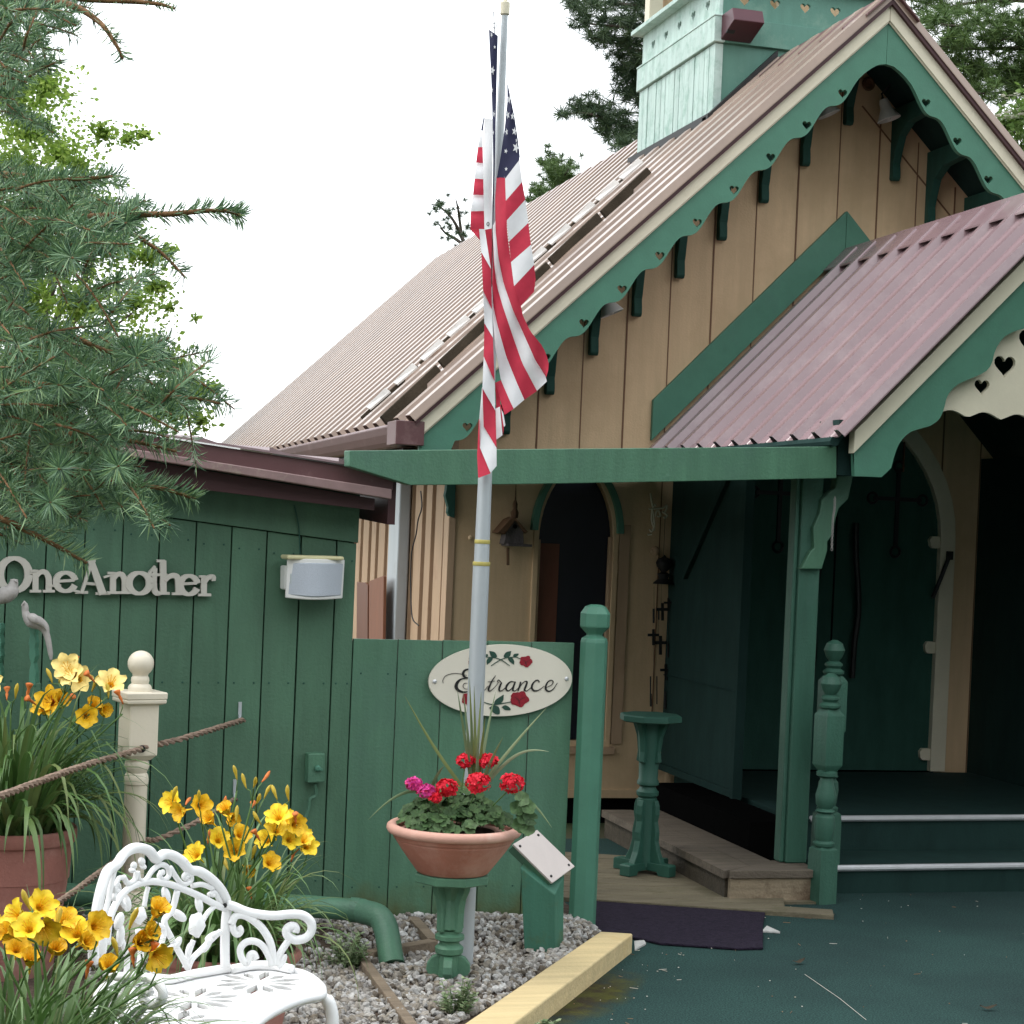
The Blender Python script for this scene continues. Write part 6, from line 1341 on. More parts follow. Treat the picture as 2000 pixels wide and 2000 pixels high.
def daylily(base, label, nleaf, L_, flowers, spread, seed, wd=.0085, rad=.11, fsc=1.):
    R = random.Random(seed); t = thing('daylily_plant', label, 'plant', base, 'daylily plants in pots')
    mb = MB()
    for i in range(nleaf):
        a = R.uniform(0, 2*pi); r = rad*sqrt(R.random()); p = base+V((cos(a)*r, sin(a)*r, 0)); az = a+R.uniform(-.7, .7)
        strap(mb, p, az, L_*R.uniform(.55, 1.15), radians(R.uniform(40, 84)), wd*R.uniform(.6, 1.15), spread*R.uniform(.35, 1.25), R)
    build('leaves', mb, LEAF, t, smooth=True, ang=180, recalc=False)
    # scapes: flowers and buds near each other share one stem
    groups = []
    for f in flowers:
        for g in groups:
            if hypot(g[0][0]-f[0], g[0][1]-f[1]) < 34 and len(g) < 5: g.append(f); break
        else: groups.append([f])
    for g in groups:
        pts3 = []
        for f in g:
            D = (base-EYE) @ CF+f[4] if len(f) > 4 else (base-EYE) @ CF+R.uniform(-.12, .10); pts3.append(ad(f[0], f[1], D))
        head = sum(pts3, V())/len(pts3)-V((0, 0, .05)); a = R.uniform(0, 6.28); p0 = base+V((cos(a), sin(a), 0))*rad*.5; h = head-p0
        mid = p0+h*.5+V((0, 0, h.length*.10)); mb = MB(); mb.tube(smooth_line([p0, p0+(mid-p0)*.5+V((0, 0, .03)), mid, head], 5), .0028, 5)
        for p in pts3: mb.tube([head-h.normalized()*.02, head+(p-head)*.5-V((0, 0, .005)), p-V((0, 0, .022))], .0020, 4)
        sm = build('flower_stem', mb, STEM, t, smooth=True, ang=180)
        for f, p in zip(g, pts3):
            k = f[2]; up = (p-head+V((0, 0, .02))).normalized()
            if k in FM:
                me = R.choice(FM[k]); face = f[3] if len(f) > 3 and f[3] else (R.uniform(-.7, .9), R.uniform(-.2, .7))
                dirv = (-CF*(.75 if k in 'rp' else .5)+CR*face[0]+CU*(face[1]+.25)).normalized(); nm = 'flower'
            else: me = BM_[k]; dirv = (up+CR*R.uniform(-.5, .5)+V((0, 0, .5 if k == 'b' else -.1))).normalized(); nm = 'bud' if k == 'b' else 'withered_flower'
            o = bpy.data.objects.new(nm, me); COL.objects.link(o); o.parent = sm; sc = R.uniform(.92, 1.1)
            o.location = p-base-(dirv*.02 if k in FM else V((0, 0, .02))); sc *= fsc; o.scale = (sc, sc, sc); o.rotation_euler = (dirv.to_track_quat('Z', 'Y').to_matrix() @ Matrix.Rotation(R.uniform(0, 6.28), 3, 'Z')).to_euler()
    return t
# left pot behind the rope
c = ad(22, 1613, 5.95); pc = V((c.x, c.y, bed_z(c.x, c.y)-.01)); hgt = c.z-pc.z
pot(pc, .208, hgt, 'big terracotta pot at the frame edge behind the upper rope', M['terra_pink'])
daylily(V((c.x, c.y, c.z-.03)), 'tall daylily with pale yellow blooms at left behind the rope', 330, .56,
    [(131, 1305, 'p', (.1, .1)), (154, 1327, 'p', (.2, -.1)), (216, 1336, 'p', (.3, .5)), (99, 1371, 'r', (0, .1)), (168, 1399, 'g', (.2, -.2)), (203, 1386, 's', (.8, -.3)), (151, 1299, 'w'), (187, 1320, 'w'), (240, 1364, 'w'), (15, 1355, 'w'), (52, 1354, 'w'), (72, 1364, 'w'), (130, 1362, 'w'), (102, 1322, 'b'), (115, 1322, 'b'), (181, 1340, 'b'), (-20, 1340, 'p'), (212, 1352, 'b'), (30, 1352, 'b'), (-40, 1375, 'g'), (140, 1318, 'p', (-.2, .2)), (182, 1378, 's', (.4, .3)), (85, 1385, 'g', (-.2, .3)), (118, 1368, 's', (.4, .0))], 1.7, 5, .0115, .14)
# pot behind the bench
c = ad(440, 1848, 5.2); pc = V((c.x, c.y, bed_z(c.x, c.y)-.01)); hgt = c.z-pc.z
pot(pc, .215, hgt, 'terracotta pot standing right behind the white bench', M['terra_pink'])
daylily(V((c.x, c.y, c.z-.03)), 'daylily with many small yellow blooms behind the white bench', 280, .42,
    [(336, 1568, 'y', (-.3, .0)), (392, 1573, 'g', (.3, -.1)), (454, 1600, 's', (.5, -.4)), (427, 1639, 'y', (.2, .2)), (382, 1669, 'y', (-.3, .2)), (458, 1661, 'g'), (543, 1595, 'y', (-.1, .3)), (578, 1611, 'g', (.4, -.2)), (540, 1620, 'y', (.1, .4)), (567, 1639, 'y', (.3, .0)), (600, 1652, 'y', (.3, .1)), (528, 1684, 'g', (.4, .1)), (491, 1566, 'w'), (363, 1560, 'o'), (433, 1573, 'o'), (512, 1514, 'o'), (485, 1701, 's', (.3, -.4)), (508, 1630, 'w'), (570, 1670, 'w'), (491, 1743, 'w'), (464, 1510, 'b'), (483, 1526, 'b'), (338, 1550, 'b'), (388, 1553, 'b'), (516, 1546, 'b'), (565, 1550, 'b'), (541, 1549, 'b'), (491, 1666, 'b'), (448, 1686, 'b'), (510, 1597, 'b'), (500, 1556, 'b'), (580, 1595, 'w'), (405, 1635, 'o'), (463, 1592, 'b'), (495, 1525, 'b'), (592, 1640, 'g', (.2, .5)), (556, 1604, 'y', (.2, .3)), (408, 1600, 's', (-.3, .2)), (520, 1640, 'y', (-.2, .1)), (470, 1630, 'g', (.5, .2)), (585, 1632, 'y', (.4, .1)), (440, 1580, 's', (-.2, .4)), (350, 1585, 'g', (-.5, -.3))], 1.5, 8, .0085, .13, .80)
# front pot, almost wholly below the frame
c = ad(45, 2130, 3.5); pc = V((c.x, c.y, bed_z(c.x, c.y)-.01)); hgt = c.z-pc.z
pot(pc, .19, hgt, 'terracotta pot under the frontmost daylily, cut off by the lower frame edge', M['terra_pink'])
daylily(V((c.x, c.y, c.z-.03)), 'frontmost daylily with large yellow blooms in the lower left corner', 420, .37,
    [(29, 1787, 'y', (-.5, .1)), (82, 1768, 'y', (.5, .2)), (85, 1815, 'g', (.3, -.5)), (149, 1820, 'y', (.0, .3)), (190, 1808, 'g', (.6, .0)), (33, 1850, 'g', (.2, .3)), (310, 1774, 's', (.5, .5), -.05), (277, 1840, 's', (.4, .0), -.05), (307, 1868, 'g', (.6, -.5), -.05), (213, 1884, 's', (.2, .4)), (60, 1758, 'b'), (254, 1795, 'b', 0, -.05), (112, 1795, 'b'), (167, 1892, 'w'), (-15, 1868, 'w'), (292, 1858, 'w', 0, -.05), (-30, 1800, 'y'), (262, 1868, 'w', 0, -.05), (110, 1850, 's', (.4, .5)), (55, 1810, 'y', (.0, .2)), (10, 1820, 's', (-.5, .2)), (128, 1795, 'g', (.3, .4)), (172, 1838, 's', (.6, .1)), (295, 1820, 's', (.7, .2), -.05), (230, 1850, 'b'), (60, 1870, 's', (.2, .6))], 1.35, 12, .0075, .14, .76)

# ================================================================== BOWL PLANTING
GL = island('geranium_leaf', [(.035, .075, .025), (.050, .105, .035), (.075, .14, .05), (.055, .11, .04), (.10, .16, .07)], .6, .12, .3, noise=60)
gt = thing('geranium', 'red and magenta geraniums with round green leaves filling the terracotta bowl', 'plant', V((px_, py_, BZ+.14)))
mb = MB(); R = random.Random(21); bc = V((px_, py_, BZ+.13))
def rleaf(mb, c, nrm_, r, R, lobes=9):
    q = nrm_.to_track_quat('Z', 'Y').to_matrix() @ Matrix.Rotation(R.uniform(0, 6.28), 3, 'Z'); n = 18; b = len(mb.v); mb.v.append(c-nrm_*r*.22)
    for i in range(n): a = 2*pi*i/n; rr = r*(1+.09*cos(lobes*a))*(1 if abs(a-pi) > .2 else .5); mb.v.append(c+q @ V((rr*cos(a), rr*sin(a), .10*r*sin(3*a))))
    for i in range(n): mb.f.append((b, b+1+i, b+1+(i+1) % n)); mb.m.append(0)
for i in range(330):
    a = R.uniform(0, 2*pi); r = .185*R.random()**.6; h = .034+.125*(1-(r/.20)**2)*R.uniform(.3, 1.05)
    c = bc+V((cos(a)*r*1.0, sin(a)*r*.95, h)); nn_ = V((cos(a)*r*3.4+R.uniform(-.5, .5), sin(a)*r*3.4-.35+R.uniform(-.5, .5), 1)).normalized(); rleaf(mb, c, nn_, R.uniform(.015, .028), R)
for (x, y) in ((1020, 1560), (1032, 1575), (1010, 1578), (1022, 1595), (1036, 1598), (1015, 1612), (1030, 1618)):
    rleaf(mb, ad(x, y, 6.12), (-CF+CR*.3+V((0, 0, .5))).normalized(), .026, R, 5)
build('foliage', mb, GL, gt, smooth=False, recalc=False)
GR = island('red_geranium_petal', [(.55, .006, .020), (.70, .012, .035), (.80, .03, .06)], .6, .15, .3); GM = island('magenta_geranium_petal', [(.55, .02, .22), (.70, .08, .36), (.60, .03, .10)], .6, .15, .3)
for x, y, r, m_, d_ in ((909, 1485, .030, GR, 0), (954, 1487, .032, GR, 0), (933, 1530, .043, GR, -.13), (1000, 1530, .042, GR, -.05), (873, 1538, .036, GR, -.12), (808, 1532, .026, GM, -.05), (833, 1547, .030, GM, -.12), (851, 1558, .018, GR, -.14)):
    c = ad(x, y, 6.27+d_); st_m = MB(); st_m.tube([bc+(c-bc)*.25-V((0, 0, .03)), c-V((0, 0, .012))], .0022, 5); sm = build('flower_stem', st_m, STEM, gt)
    mb = MB()
    for i in range(int(60*r/.03)):
        d_v = V((R.gauss(0, 1), R.gauss(0, 1), R.gauss(.35, .9))).normalized(); p = c+V((d_v.x, d_v.y, d_v.z*.72))*r*R.uniform(.8, 1.0); nv = (d_v+V((R.uniform(-.4, .4), R.uniform(-.4, .4), R.uniform(-.3, .3)))).normalized(); Q = nv.to_track_quat('Z', 'Y').to_matrix(); s = R.uniform(.0085, .0125)
        for k in range(5):
            a = k*2*pi/5+R.random(); u = Q @ V((cos(a), sin(a), .25)); v_ = Q @ V((-sin(a), cos(a), 0)); mb.add([p, p+u*s*.6-v_*s*.42, p+u*s*1.1-v_*s*.2, p+u*s*1.1+v_*s*.2, p+u*s*.6+v_*s*.42], [(0, 1, 2, 3, 4)])
    build('flower_head', mb, m_, sm, recalc=False)
sk_ = thing('spike_plant', 'spiky dracaena with long thin arching leaves rising from the middle of the bowl', 'plant', bc)
mb = MB(); b0_ = ad(928, 1545, 6.30)
for (x, y, dv_, bow, x0_, y0_) in ((791, 1360, .0, -9, 905, 1540), (893, 1347, -.1, 5, 922, 1540), (905, 1350, -.06, 0, 924, 1540), (917, 1325, -.1, 0, 926, 1540), (926, 1340, -.05, 2, 930, 1540), (940, 1351, .02, 3, 928, 1540), (968, 1351, .05, 8, 932, 1540), (1067, 1383, .05, 4, 940, 1535), (983, 1439, -.15, 6, 938, 1540), (1072, 1468, -.1, 24, 955, 1525), (719, 1601, -.1, 24, 850, 1548), (867, 1496, -.15, 5, 842, 1540), (1078, 1617, -.12, 14, 1000, 1548), (935, 1430, -.12, 2, 930, 1545), (912, 1440, -.1, 0, 922, 1545), (921, 1390, -.08, -2, 920, 1540), (948, 1400, -.1, 4, 932, 1540)):
    n = 12; b = len(mb.v)
    P = [ad(x0_+(x-x0_)*(i/n), y0_+(y-y0_)*(i/n)-bow*sin(pi*(i/n)), 6.30+dv_*(i/n)) for i in range(n+1)]
    for i, p in enumerate(P):
        t = (P[min(i+1, n)]-P[max(0, i-1)]).normalized(); s_ = t.cross(CF).normalized(); w_ = .0058*(1-(i/n)**2.2)+.0004; mb.v += [p-s_*w_+CF*.001, p-CF*.0015, p+s_*w_+CF*.001]
        if i < n: mb.f += [(b+i*3, b+i*3+1, b+i*3+4, b+i*3+3), (b+i*3+1, b+i*3+2, b+i*3+5, b+i*3+4)]; mb.m += [0, 0]
build('leaves', mb, island('spike_leaf', [(.12, .18, .08), (.22, .28, .16), (.17, .20, .05), (.28, .34, .22)], .5, .1), sk_, smooth=True, ang=180, recalc=False)
# small variegated plants in the gravel
VL = island('variegated_leaf', [(.10, .17, .07), (.20, .28, .14), (.34, .40, .24), (.07, .13, .045), (.28, .34, .19)], .55, .15)
def vinca(px0, py0, wpx, hpx, D, n, seed, label):
    R = random.Random(seed); g = gz(px0, py0, .03); g = V((g.x, g.y, bed_z(g.x, g.y))); t = thing('ground_plant', label, 'plant', g, 'small plants in the gravel'); mb = MB(); m = ((g-EYE) @ CF)/FPX
    for i in range(n):
        a = R.uniform(0, 6.28); rr = wpx*m*.5*sqrt(R.random()); top = g+V((cos(a)*rr, sin(a)*rr*.7, hpx*m*R.uniform(.35, 1.05)*(1-.4*(rr/(wpx*m*.5))**2))); root = g+V((cos(a)*rr*.4, sin(a)*rr*.3, 0)); mb.tube([root, root+(top-root)*.6+V((0, 0, .01)), top], .0016, 4)
        for k in range(7):
            f = 1-k*.13; p = root+(top-root)*f; az = R.uniform(0, 6.28)
            for s in (0, pi):
                u = V((cos(az+s), sin(az+s), R.uniform(.0, .6))).normalized(); sd_ = u.cross(V((0, 0, 1))).normalized(); l = R.uniform(.014, .027); w_ = l*.34
                mb.add([p, p+u*l*.4-sd_*w_-V((0, 0, .001)), p+u*l, p+u*l*.4+sd_*w_, p+u*l*.5+V((0, 0, -.003))], [(0, 1, 4), (1, 2, 4), (2, 3, 4), (3, 0, 4)])
    build('foliage', mb, VL, t, recalc=False)
vinca(672, 1895, 95, 95, 0, 26, 4, 'pale variegated plant before the drain elbow')
vinca(890, 1985, 105, 75, 0, 24, 6, 'pale variegated plant at the foot of the front pedestal')
vinca(1070, 2008, 60, 22, 0, 8, 9, 'small weed growing at the near end of the yellow timber')

# ================================================================== TREES
def leaf_quads(mb, c, n, rx, ry, rz_, s0, s1, R, gap=None):
    for i in range(n):
        d = V((R.gauss(0, 1), R.gauss(0, 1), R.gauss(0, 1)))*1.0; d = d.normalized()*min(1.5, abs(R.gauss(0, .72))); p = c+V((d.x*rx, d.y*ry, d.z*rz_)); s = R.uniform(s0, s1); u = V((R.gauss(0, 1), R.gauss(0, 1), R.gauss(0, .7))).normalized(); v_ = u.orthogonal().normalized(); v_ = (v_*cos(1.)+u.cross(v_)*sin(R.uniform(0, 6.28))).normalized()
        mb.add([p, p+u*s*.5+v_*s*.32, p+u*s, p+u*s*.5-v_*s*.32], [(0, 1, 2, 3)])
def broadleaf(base, h, label, clumps, mat, bark, leaf, n, R, trunk_r=.14, group=None):
    t = thing('broadleaf_tree', label, 'tree', base, group); mb = MB(); top = sum((c for c, r in clumps), V())/len(clumps)
    mb.tube(smooth_line([base, base+(V((top.x, top.y, 0))-V((base.x, base.y, 0)))*.2+V((0, 0, h*.3)), base+(V((top.x, top.y, 0))-V((base.x, base.y, 0)))*.5+V((0, 0, h*.6)), V((top.x, top.y, h*.9))], 4), [trunk_r*(1-.07*i) for i in range(13)], 8); trk = build('trunk', mb, bark, t, smooth=True, ang=180)
    for c, r in clumps:
        s = base+V((0, 0, h*R.uniform(.3, .55))); mb = MB(); s.x += (top.x-base.x)*.4; s.y += (top.y-base.y)*.4
        e_ = s+(c-s)*.82; mb.tube(smooth_line([s, s+(e_-s)*.5+V((0, 0, .12)), e_], 4), [.03*(1-i/9)+.006 for i in range(9)], 5); build('limb', mb, bark, trk, smooth=True, ang=180)
    mb = MB()
    for c, r in clumps: leaf_quads(mb, c, int(n*(r*r)), r, r, r*.8, leaf*.6, leaf*1.25, R)
    build('crown', mb, mat, t, recalc=False)
BARK = paint('grey_bark', (.075, .06, .048), .9, .4, .6, (20, 20, 4)); BARK2 = paint('brown_twig_bark', (.20, .105, .045), .85, .3, .4, (30, 30, 30))
R = random.Random(31)
LIME = island('lime_leaf', [(.12, .21, .03), (.20, .33, .05), (.30, .43, .08), (.10, .18, .03), (.38, .50, .12)], .5, .5, .3)
D0 = 19.
cl = []
for x, y, r in ((20, 190, 70), (90, 170, 60), (60, 250, 75), (120, 300, 60), (30, 330, 80), (150, 330, 45), (200, 260, 34), (250, 270, 26), (280, 262, 18), (90, 400, 80), (180, 400, 60), (20, 450, 90), (120, 500, 80), (220, 480, 62), (290, 500, 46), (330, 490, 24), (40, 580, 90), (160, 590, 75), (260, 590, 58), (310, 560, 34), (330, 600, 20), (380, 620, 10), (70, 680, 90), (190, 690, 80), (290, 680, 60), (340, 720, 50), (390, 760, 40), (420, 760, 18), (100, 780, 90), (230, 790, 80), (330, 800, 60), (390, 820, 32), (-80, 300, 110), (-90, 500, 130), (-70, 700, 130), (-200, 400, 160), (-220, 620, 160)):
    cl.append((ad(x, y, D0+R.uniform(-1.3, 1.5)), r/FPX*D0))
bb_ = lat((-60-1000)/FPX*D0, D0+.4)
broadleaf(V((bb_.x, bb_.y, -.05)), 5.5, 'bright lime green broadleaf tree seen between the spruce boughs behind the shed', cl, LIME, BARK, .064, 9000, R)
# pines: tufts of needles on whorled limbs
def tuft(mb, c, r, R, up=.2, n=46, wd=.010):
    for i in range(n):
        d = V((R.gauss(0, 1), R.gauss(0, 1), R.gauss(up, .8))).normalized(); l = r*R.uniform(.6, 1.1); s_ = d.orthogonal().normalized(); s_ = Matrix.Rotation(R.uniform(0, 6.28), 3, d) @ s_; p = c+d*l*.06; mb.add([p-s_*wd*.5, p+s_*wd*.5, p+d*l], [(0, 1, 2)])
PINE = island('pine_needles', [(.028, .055, .030), (.045, .085, .040), (.075, .12, .05), (.035, .065, .04), (.10, .15, .06)], .55, .1, .3)
PINE2 = island('light_pine_needles', [(.055, .11, .030), (.085, .15, .045), (.12, .19, .05), (.05, .09, .035)], .55, .15, .3)
def pine(base, h, label, limbs, mat, R, tr=.16, tuft_r=.20, dens=1., group='trees behind the chapel'):
    """limbs: lists of (px, py, D) from the trunk outwards; tufts crowd towards the tips"""
    t = thing('pine_tree', label, 'tree', base, group); mb = MB(); mb.tube([base, base+V((0, 0, h*.5)), base+V((.05, 0, h))], [tr, tr*.7, tr*.15], 8); trk = build('trunk', mb, BARK, t, smooth=True, ang=180); nb_ = MB()
    for L_ in limbs:
        P = [ad(*p) for p in L_]; r0 = base.copy(); r0.z = min(h*.97, P[0].z-.2); P = smooth_line([r0]+P, 6); mb = MB(); mb.tube(P, [.035*(1-i/len(P))+.005 for i in range(len(P))], 5); build('limb', mb, BARK, trk, smooth=True, ang=180)
        for i in range(5, len(P)):
            k = i/len(P)
            for q in range(int(5*dens)):
                o = V((R.gauss(0, .15), R.gauss(0, .20), R.gauss(.05, .09)))*(1.15-.5*k); tuft(nb_, P[i]+o, tuft_r*R.uniform(.6, 1.1), R)
    build('needles', nb_, mat, t, recalc=False)
R = random.Random(77)
D1 = 22.
def L3(*pts, D=D1, j=1.2):
    d0 = D+R.uniform(-j, j); return [(x, y, d0+i*.25*R.uniform(-1, 1)) for i, (x, y) in enumerate(pts)]
tb_ = lat((1330-1000)/FPX*D1, D1+.6)
limbs = [L3((1290, 20), (1230, 10), (1170, 5), (1112, 18)), L3((1300, 60), (1250, 55), (1190, 50), (1130, 45)), L3((1290, 110), (1250, 100), (1205, 85), (1160, 75)), L3((1290, 150), (1260, 150), (1235, 140), (1215, 120)), L3((1290, -40), (1240, -40), (1180, -50), (1120, -20)), L3((1290, -90), (1220, -90), (1150, -70)), L3((1290, 190), (1262, 195), (1240, 190), (1228, 180)),
         L3((1290, 270), (1250, 262), (1200, 240), (1150, 222), (1105, 222)), L3((1290, 290), (1255, 285), (1215, 268), (1180, 245)), L3((1300, 310), (1250, 300), (1215, 290)), L3((1400, 20), (1440, 0), (1500, -20)), L3((1400, 100), (1460, 80), (1540, 40)), L3((1400, -60), (1500, -80))]
pine(V((tb_.x, tb_.y, -.05)), 10.5, 'dark pine tree rising behind the left side of the belfry', limbs, PINE, R, .2, .20, .8)
tb_ = lat((2130-1000)/FPX*20, 20.5)
limbs = [L3((2080, 10), (1980, 0), (1900, 5), (1840, 15), (1800, 5), D=20), L3((2080, 60), (1990, 40), (1920, 45), (1860, 50), (1815, 40), D=20), L3((2080, 110), (2000, 95), (1930, 95), (1880, 95), (1835, 90), D=20), L3((2080, 150), (2000, 140), (1940, 135), (1890, 140), (1850, 130), D=20), L3((2080, 190), (2010, 175), (1960, 180), (1915, 182), (1880, 170), D=20), L3((2080, 30), (2000, 65), (1950, 80), D=20), L3((2080, -40), (1950, -40), (1850, -30), (1790, -15), D=20), L3((2080, -90), (1950, -90), (1830, -80), D=20), L3((2080, 120), (2020, 150), (1985, 160), D=20), L3((2180, 80), (2260, 60), D=20), L3((2180, 180), (2280, 150), D=20)]
pine(V((tb_.x, tb_.y, -.05)), 9.5, 'fresh green pine with layered boughs right of the chapel gable', limbs, PINE2, R, .18, .17, .9)
tb_ = lat((1110-1000)/FPX*26, 26)
pine(V((tb_.x, tb_.y, -.05)), 6.0, 'small green conifer top showing above the chapel ridge right of the flag', [L3((1112, 390), (1095, 340), (1065, 305), D=26), L3((1110, 390), (1100, 355), (1110, 330), D=26), L3((1120, 385), (1130, 360), D=26), L3((1080, 400), (1060, 385), (1045, 390), D=26), L3((1100, 360), (1080, 325), D=26)], PINE2, R, .12, .14, .8)
tb_ = lat((905-1000)/FPX*27, 27)
pine(V((tb_.x, tb_.y, -.05)), 5.6, 'thin dark conifer twigs showing above the chapel ridge left of the flag', [L3((905, 470), (885, 430), (860, 405), (840, 398), D=27), L3((905, 470), (895, 410), (890, 388), D=27), L3((900, 475), (870, 455), (858, 440), D=27)], PINE, R, .10, .11, .30)
cl = []
for x, y, r in ((1960, 250, 42), (1990, 230, 40), (1975, 320, 44), (2010, 300, 60), (2000, 380, 50), (1990, 400, 40), (2060, 350, 80), (2060, 250, 80), (2120, 320, 90), (2010, 215, 30)): cl.append((ad(x, y, 17+R.uniform(-.6, .6)), r/FPX*17))
bb_ = lat((2070-1000)/FPX*17, 17.2)
broadleaf(V((bb_.x, bb_.y, -.05)), 4.6, 'leafy green tree dotted with white blossom right of the gable', cl, island('green_leaf', [(.09, .17, .035), (.14, .24, .05), (.07, .12, .03), (.18, .27, .08)], .5, .35), BARK, .065, 11000, R, .10)
bt_ = bpy.data.objects['broadleaf_tree.001']; mb = MB()
for i in range(36):
    c, r = R.choice(cl[:7]); p = c+V((R.gauss(0, .4), -R.uniform(.2, .9), R.gauss(0, .45)))*r
    for k in range(9): a = R.uniform(0, 6.28); u = V((cos(a), sin(a)*.8, R.uniform(-.1, .3)))*.055; v_ = V((-sin(a), cos(a), .1))*.028; q = p+u*.8; mb.add([q, q+u*.5+v_, q+u, q+u*.5-v_], [(0, 1, 2, 3)])
build('blossom', mb, paint('white_blossom', (.78, .78, .72), .7, .05, 0), bt_, recalc=False)

# spruce whose boughs hang in from the left
SPR = island('spruce_needles', [(.045, .095, .058), (.10, .195, .11), (.17, .29, .17), (.15, .265, .12), (.23, .37, .21), (.30, .42, .18)], .45, .10, .4)
sb0 = lat(-1.35, 2.6)
spr = thing('spruce_tree', 'blue-green spruce tree whose needled boughs hang into the frame from the left', 'tree', V((sb0.x, sb0.y, -.05)))
mb = MB(); mb.tube([V((sb0.x, sb0.y, -.1)), V((sb0.x, sb0.y, 1.6)), V((sb0.x, sb0.y, 4.5))], [.12, .09, .02], 10); trk = build('trunk', mb, BARK, spr, smooth=True, ang=180)
ND = MB(); TW = MB(); R = random.Random(15)
def twig(P, nl=.024, dens=620, wd=.0015, fwd=.55, both=True):
    L_ = sum((b-a).length for a, b in zip(P, P[1:])); n = int(L_*dens); TW.tube(P, [.0019*(1-.5*i/len(P)) for i in range(len(P))], 5)
    for i in range(n):
        f = R.random()*(len(P)-1); k = int(f); a, b = P[k], P[min(k+1, len(P)-1)]; p = a+(b-a)*(f-k); t = (b-a).normalized() if (b-a).length > 1e-6 else (P[-1]-P[-2]).normalized()
        u = t.orthogonal().normalized(); u = Matrix.Rotation(R.uniform(0, 6.28), 3, t) @ u; u = (u+V((0, 0, .35))).normalized(); d = (u*R.uniform(.75, 1.1)+t*(fwd+R.uniform(-.15, .3))).normalized(); l = nl*R.uniform(.75, 1.12)*(1 if f < len(P)-1.3 else .75)
        s_ = d.cross(V((R.uniform(-1, 1), R.uniform(-1, 1), R.uniform(-1, 1)))).normalized(); q = p+d*l; m_ = p+d*l*.5+t*.001
        ND.add([p-s_*wd*.35, p+s_*wd*.35, m_+s_*wd*.5, q, m_-s_*wd*.5], [(0, 1, 2, 3, 4)])
def limb(pts, r=.010, name='bough'):
    P = smooth_line([ad(*p) for p in pts], 6); mb = MB(); mb.tube(P, [r*(1-.75*i/len(P)) for i in range(len(P))], 6); build(name, mb, BARK2, trk, smooth=True, ang=180); return P
main = [[(-500, 420, 2.4), (-200, 440, 2.3), (0, 434, 2.2), (130, 427, 2.15), (240, 420, 2.12), (330, 418, 2.1), (400, 412, 2.1), (440, 412, 2.1), (470, 421, 2.1)],
        [(-500, 700, 2.2), (-200, 730, 2.1), (-20, 744, 2.05), (80, 750, 2.0), (165, 757, 2.0)], [(-400, 740, 2.4), (0, 745, 2.35), (150, 760, 2.3), (270, 773, 2.3), (360, 776, 2.28), (430, 788, 2.28)],
        [(-400, 900, 2.3), (-50, 900, 2.2), (130, 925, 2.15), (250, 945, 2.1), (320, 955, 2.1), (382, 975, 2.1)], [(-400, -60, 2.4), (-50, -20, 2.3), (120, 5, 2.25), (190, 40, 2.22), (225, 85, 2.2), (240, 115, 2.2)], [(-400, -60, 2.6), (0, -30, 2.5), (150, -4, 2.5), (260, 3, 2.5), (310, 8, 2.5), (342, 17, 2.5)],
        [(-400, 400, 2.7), (0, 430, 2.6), (150, 430, 2.6), (240, 450, 2.6), (310, 490, 2.6), (362, 542, 2.6)], [(-300, 980, 2.1), (-50, 1000, 2.0), (60, 1040, 2.0), (170, 1100, 2.0)], [(-300, 640, 2.4), (0, 640, 2.35), (120, 650, 2.3), (230, 690, 2.3), (330, 660, 2.3)], [(-300, 800, 2.4), (0, 830, 2.35), (150, 850, 2.3), (260, 862, 2.3), (345, 882, 2.3)],
        [(-300, 960, 2.4), (0, 960, 2.3), (100, 985, 2.3), (170, 1020, 2.3)], [(-300, 300, 2.5), (0, 340, 2.4), (120, 350, 2.35), (220, 345, 2.35)]]
dens_ = [620]*12
for i, L_ in enumerate(main):
    P = limb(L_, .0062); Q = P[max(0, int(len(P)*.22)):]
    if i in (4, 5): twig(Q, .012 if i == 5 else .020, 560)
    else: twig(Q, .025, 1150)
    # drooping last thread of the tallest bough stays almost bare
def inside(poly, x, y):
    c = False; n = len(poly)
    for i in range(n):
        x1, y1 = poly[i]; x2, y2 = poly[(i+1) % n]
        if (y1 > y) != (y2 > y) and x < (x2-x1)*(y-y1)/(y2-y1)+x1: c = not c
    return c
REG = [([(-60, -60), (175, -60), (150, 60), (160, 100), (95, 150), (20, 165), (-60, 170)], 42, .021), ([(-60, 320), (60, 330), (240, 345), (280, 400), (260, 440), (300, 480), (200, 500), (110, 540), (20, 560), (-60, 570)], 60, .025), ([(-60, 560), (30, 590), (110, 660), (300, 665), (380, 730), (410, 775), (330, 830), (255, 850), (270, 900), (345, 955), (250, 975), (140, 1030), (130, 1060), (40, 1050), (-60, 1060)], 165, .0255), ([(-60, 160), (40, 170), (50, 250), (-60, 320)], 5, .022), ([(150, 560), (240, 540), (260, 600), (170, 640)], 4, .022)]
for poly, n, nl in REG:
    k = 0
    while k < n:
        x, y = R.uniform(-60, 420), R.uniform(-60, 1095)
        if not inside(poly, x, y): continue
        D = R.uniform(1.95, 2.75); l = R.uniform(55, 130); a = radians(R.gauss(12, 38)); x2, y2 = x+l*cos(a), y+l*sin(a)
        if x2 > 60 and not inside(poly, x2, y2) and R.random() < .85: continue
        dz = R.uniform(-.14, .10); P = smooth_line([ad(x-l*.35*cos(a-.2), y-l*.35*sin(a-.2), D+.05), ad(x, y, D), ad((x+x2)/2, (y+y2)/2-3, D+dz*.5), ad(x2, y2, D+dz)], 4); twig(P, nl, 900); k += 1
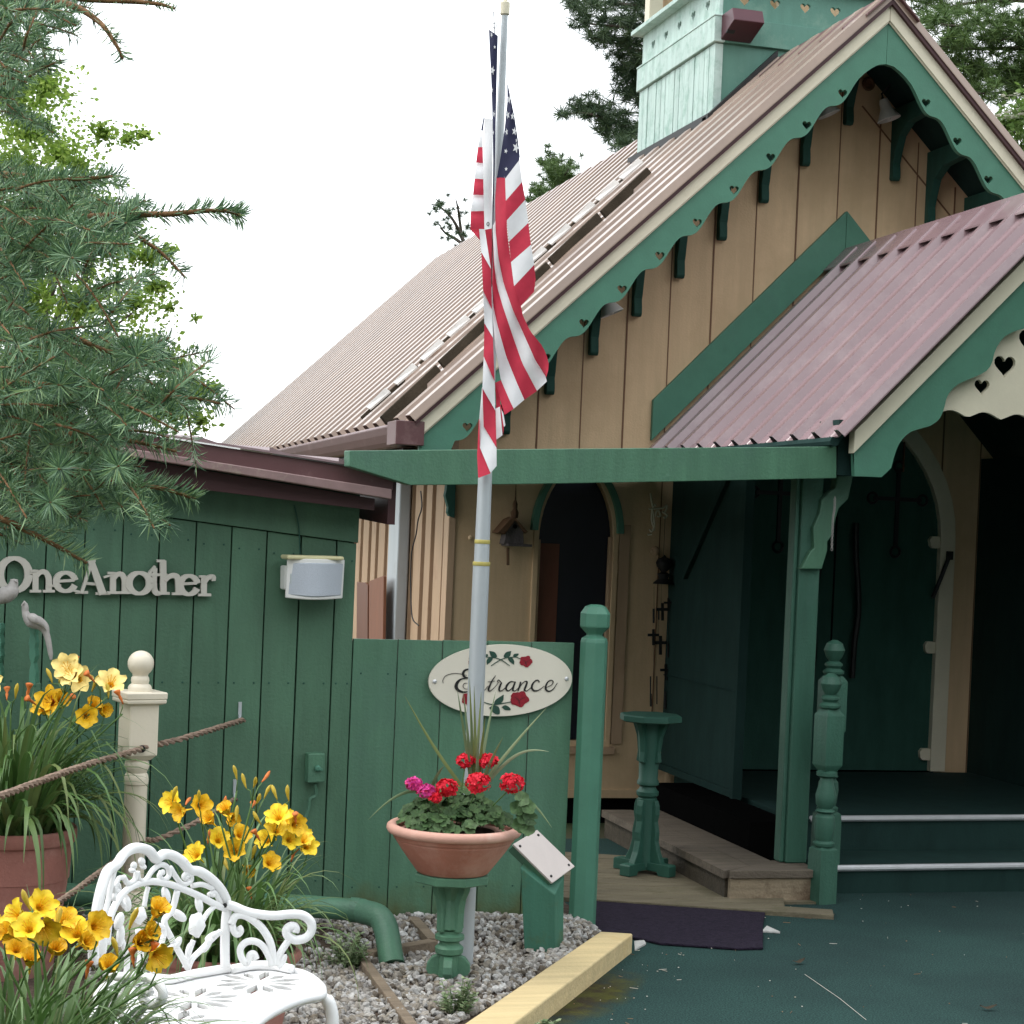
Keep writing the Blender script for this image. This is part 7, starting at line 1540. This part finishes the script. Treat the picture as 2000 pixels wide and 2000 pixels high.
for i in range(46):
    poly = REG[1 if i % 3 == 0 else 2][0]; x, y = R.uniform(-20, 330), R.uniform(330, 1000)
    if not inside(poly, x, y): continue
    D = R.uniform(1.9, 2.3); twig(smooth_line([ad(x-14, y+8, D+.10), ad(x, y, D), ad(x+R.uniform(-10, 16), y+R.uniform(-8, 14), D-.10)], 4), .027, 900, .0015, .45)
build('twigs', TW, BARK2, trk, smooth=True, ang=180); build('needles', ND, SPR, spr, recalc=False)


# unseen shrub added outside the right edge to keep sky light off the porch
R = random.Random(91); mb = MB(); c0_ = V((1.55, -3.6, 0)); sr = thing('sky_blocking_shrub', 'unseen tall shrub added beyond the right edge to block sky light beside the porch', 'shrub', c0_)
SHR = island('added_shrub_leaf', [(.03, .06, .02), (.05, .09, .03), (.04, .075, .025)], .6)
for i in range(9000):
    d = V((R.gauss(0, 1), R.gauss(0, 1), R.gauss(0, 1))).normalized()*(.55+.45*R.random()); p = c0_+V((d.x*.75, d.y*1.5, 2.5+d.z*2.5)); u = V((R.gauss(0, 1), R.gauss(0, 1), R.gauss(0, 1))).normalized(); v_ = u.orthogonal().normalized(); s_ = R.uniform(.08, .14); mb.add([p, p+u*s_*.5+v_*s_*.4, p+u*s_, p+u*s_*.5-v_*s_*.4], [(0, 1, 2, 3)])
build('foliage', mb, SHR, sr, recalc=False)
mb = MB(); mb.tube([c0_+V((0, 0, -.05)), c0_+V((0, 0, 3.2))], [.07, .02], 7); build('trunk', mb, BARK, sr)

# unseen trees added behind the viewpoint to keep low sky off the chapel front
R = random.Random(55); BK = island('blocker_tree_leaf', [(.04, .075, .02), (.06, .10, .03), (.05, .085, .025)], .6)
tb0 = thing('broadleaf_tree', 'unseen broadleaf tree added behind the viewpoint to block low sky light', 'tree', V((-16, -27, 0)), 'unseen trees added to block low sky')
mb = MB(); leaf_quads(mb, V((-16, -27, 6.2)), 5200, 4.2, 3.2, 4.6, .45, .8, R); build('crown', mb, BK, tb0, recalc=False)
mb = MB(); mb.tube([V((-16, -27, -.05)), V((-16, -27, 7))], [.25, .10], 8); build('trunk', mb, BARK, tb0)
for x, y in ((-8.5, -28.5), (-1, -27), (6.5, -26), (-23, -25), (13, -23)): dup(tb0, V((x, y, 0)))
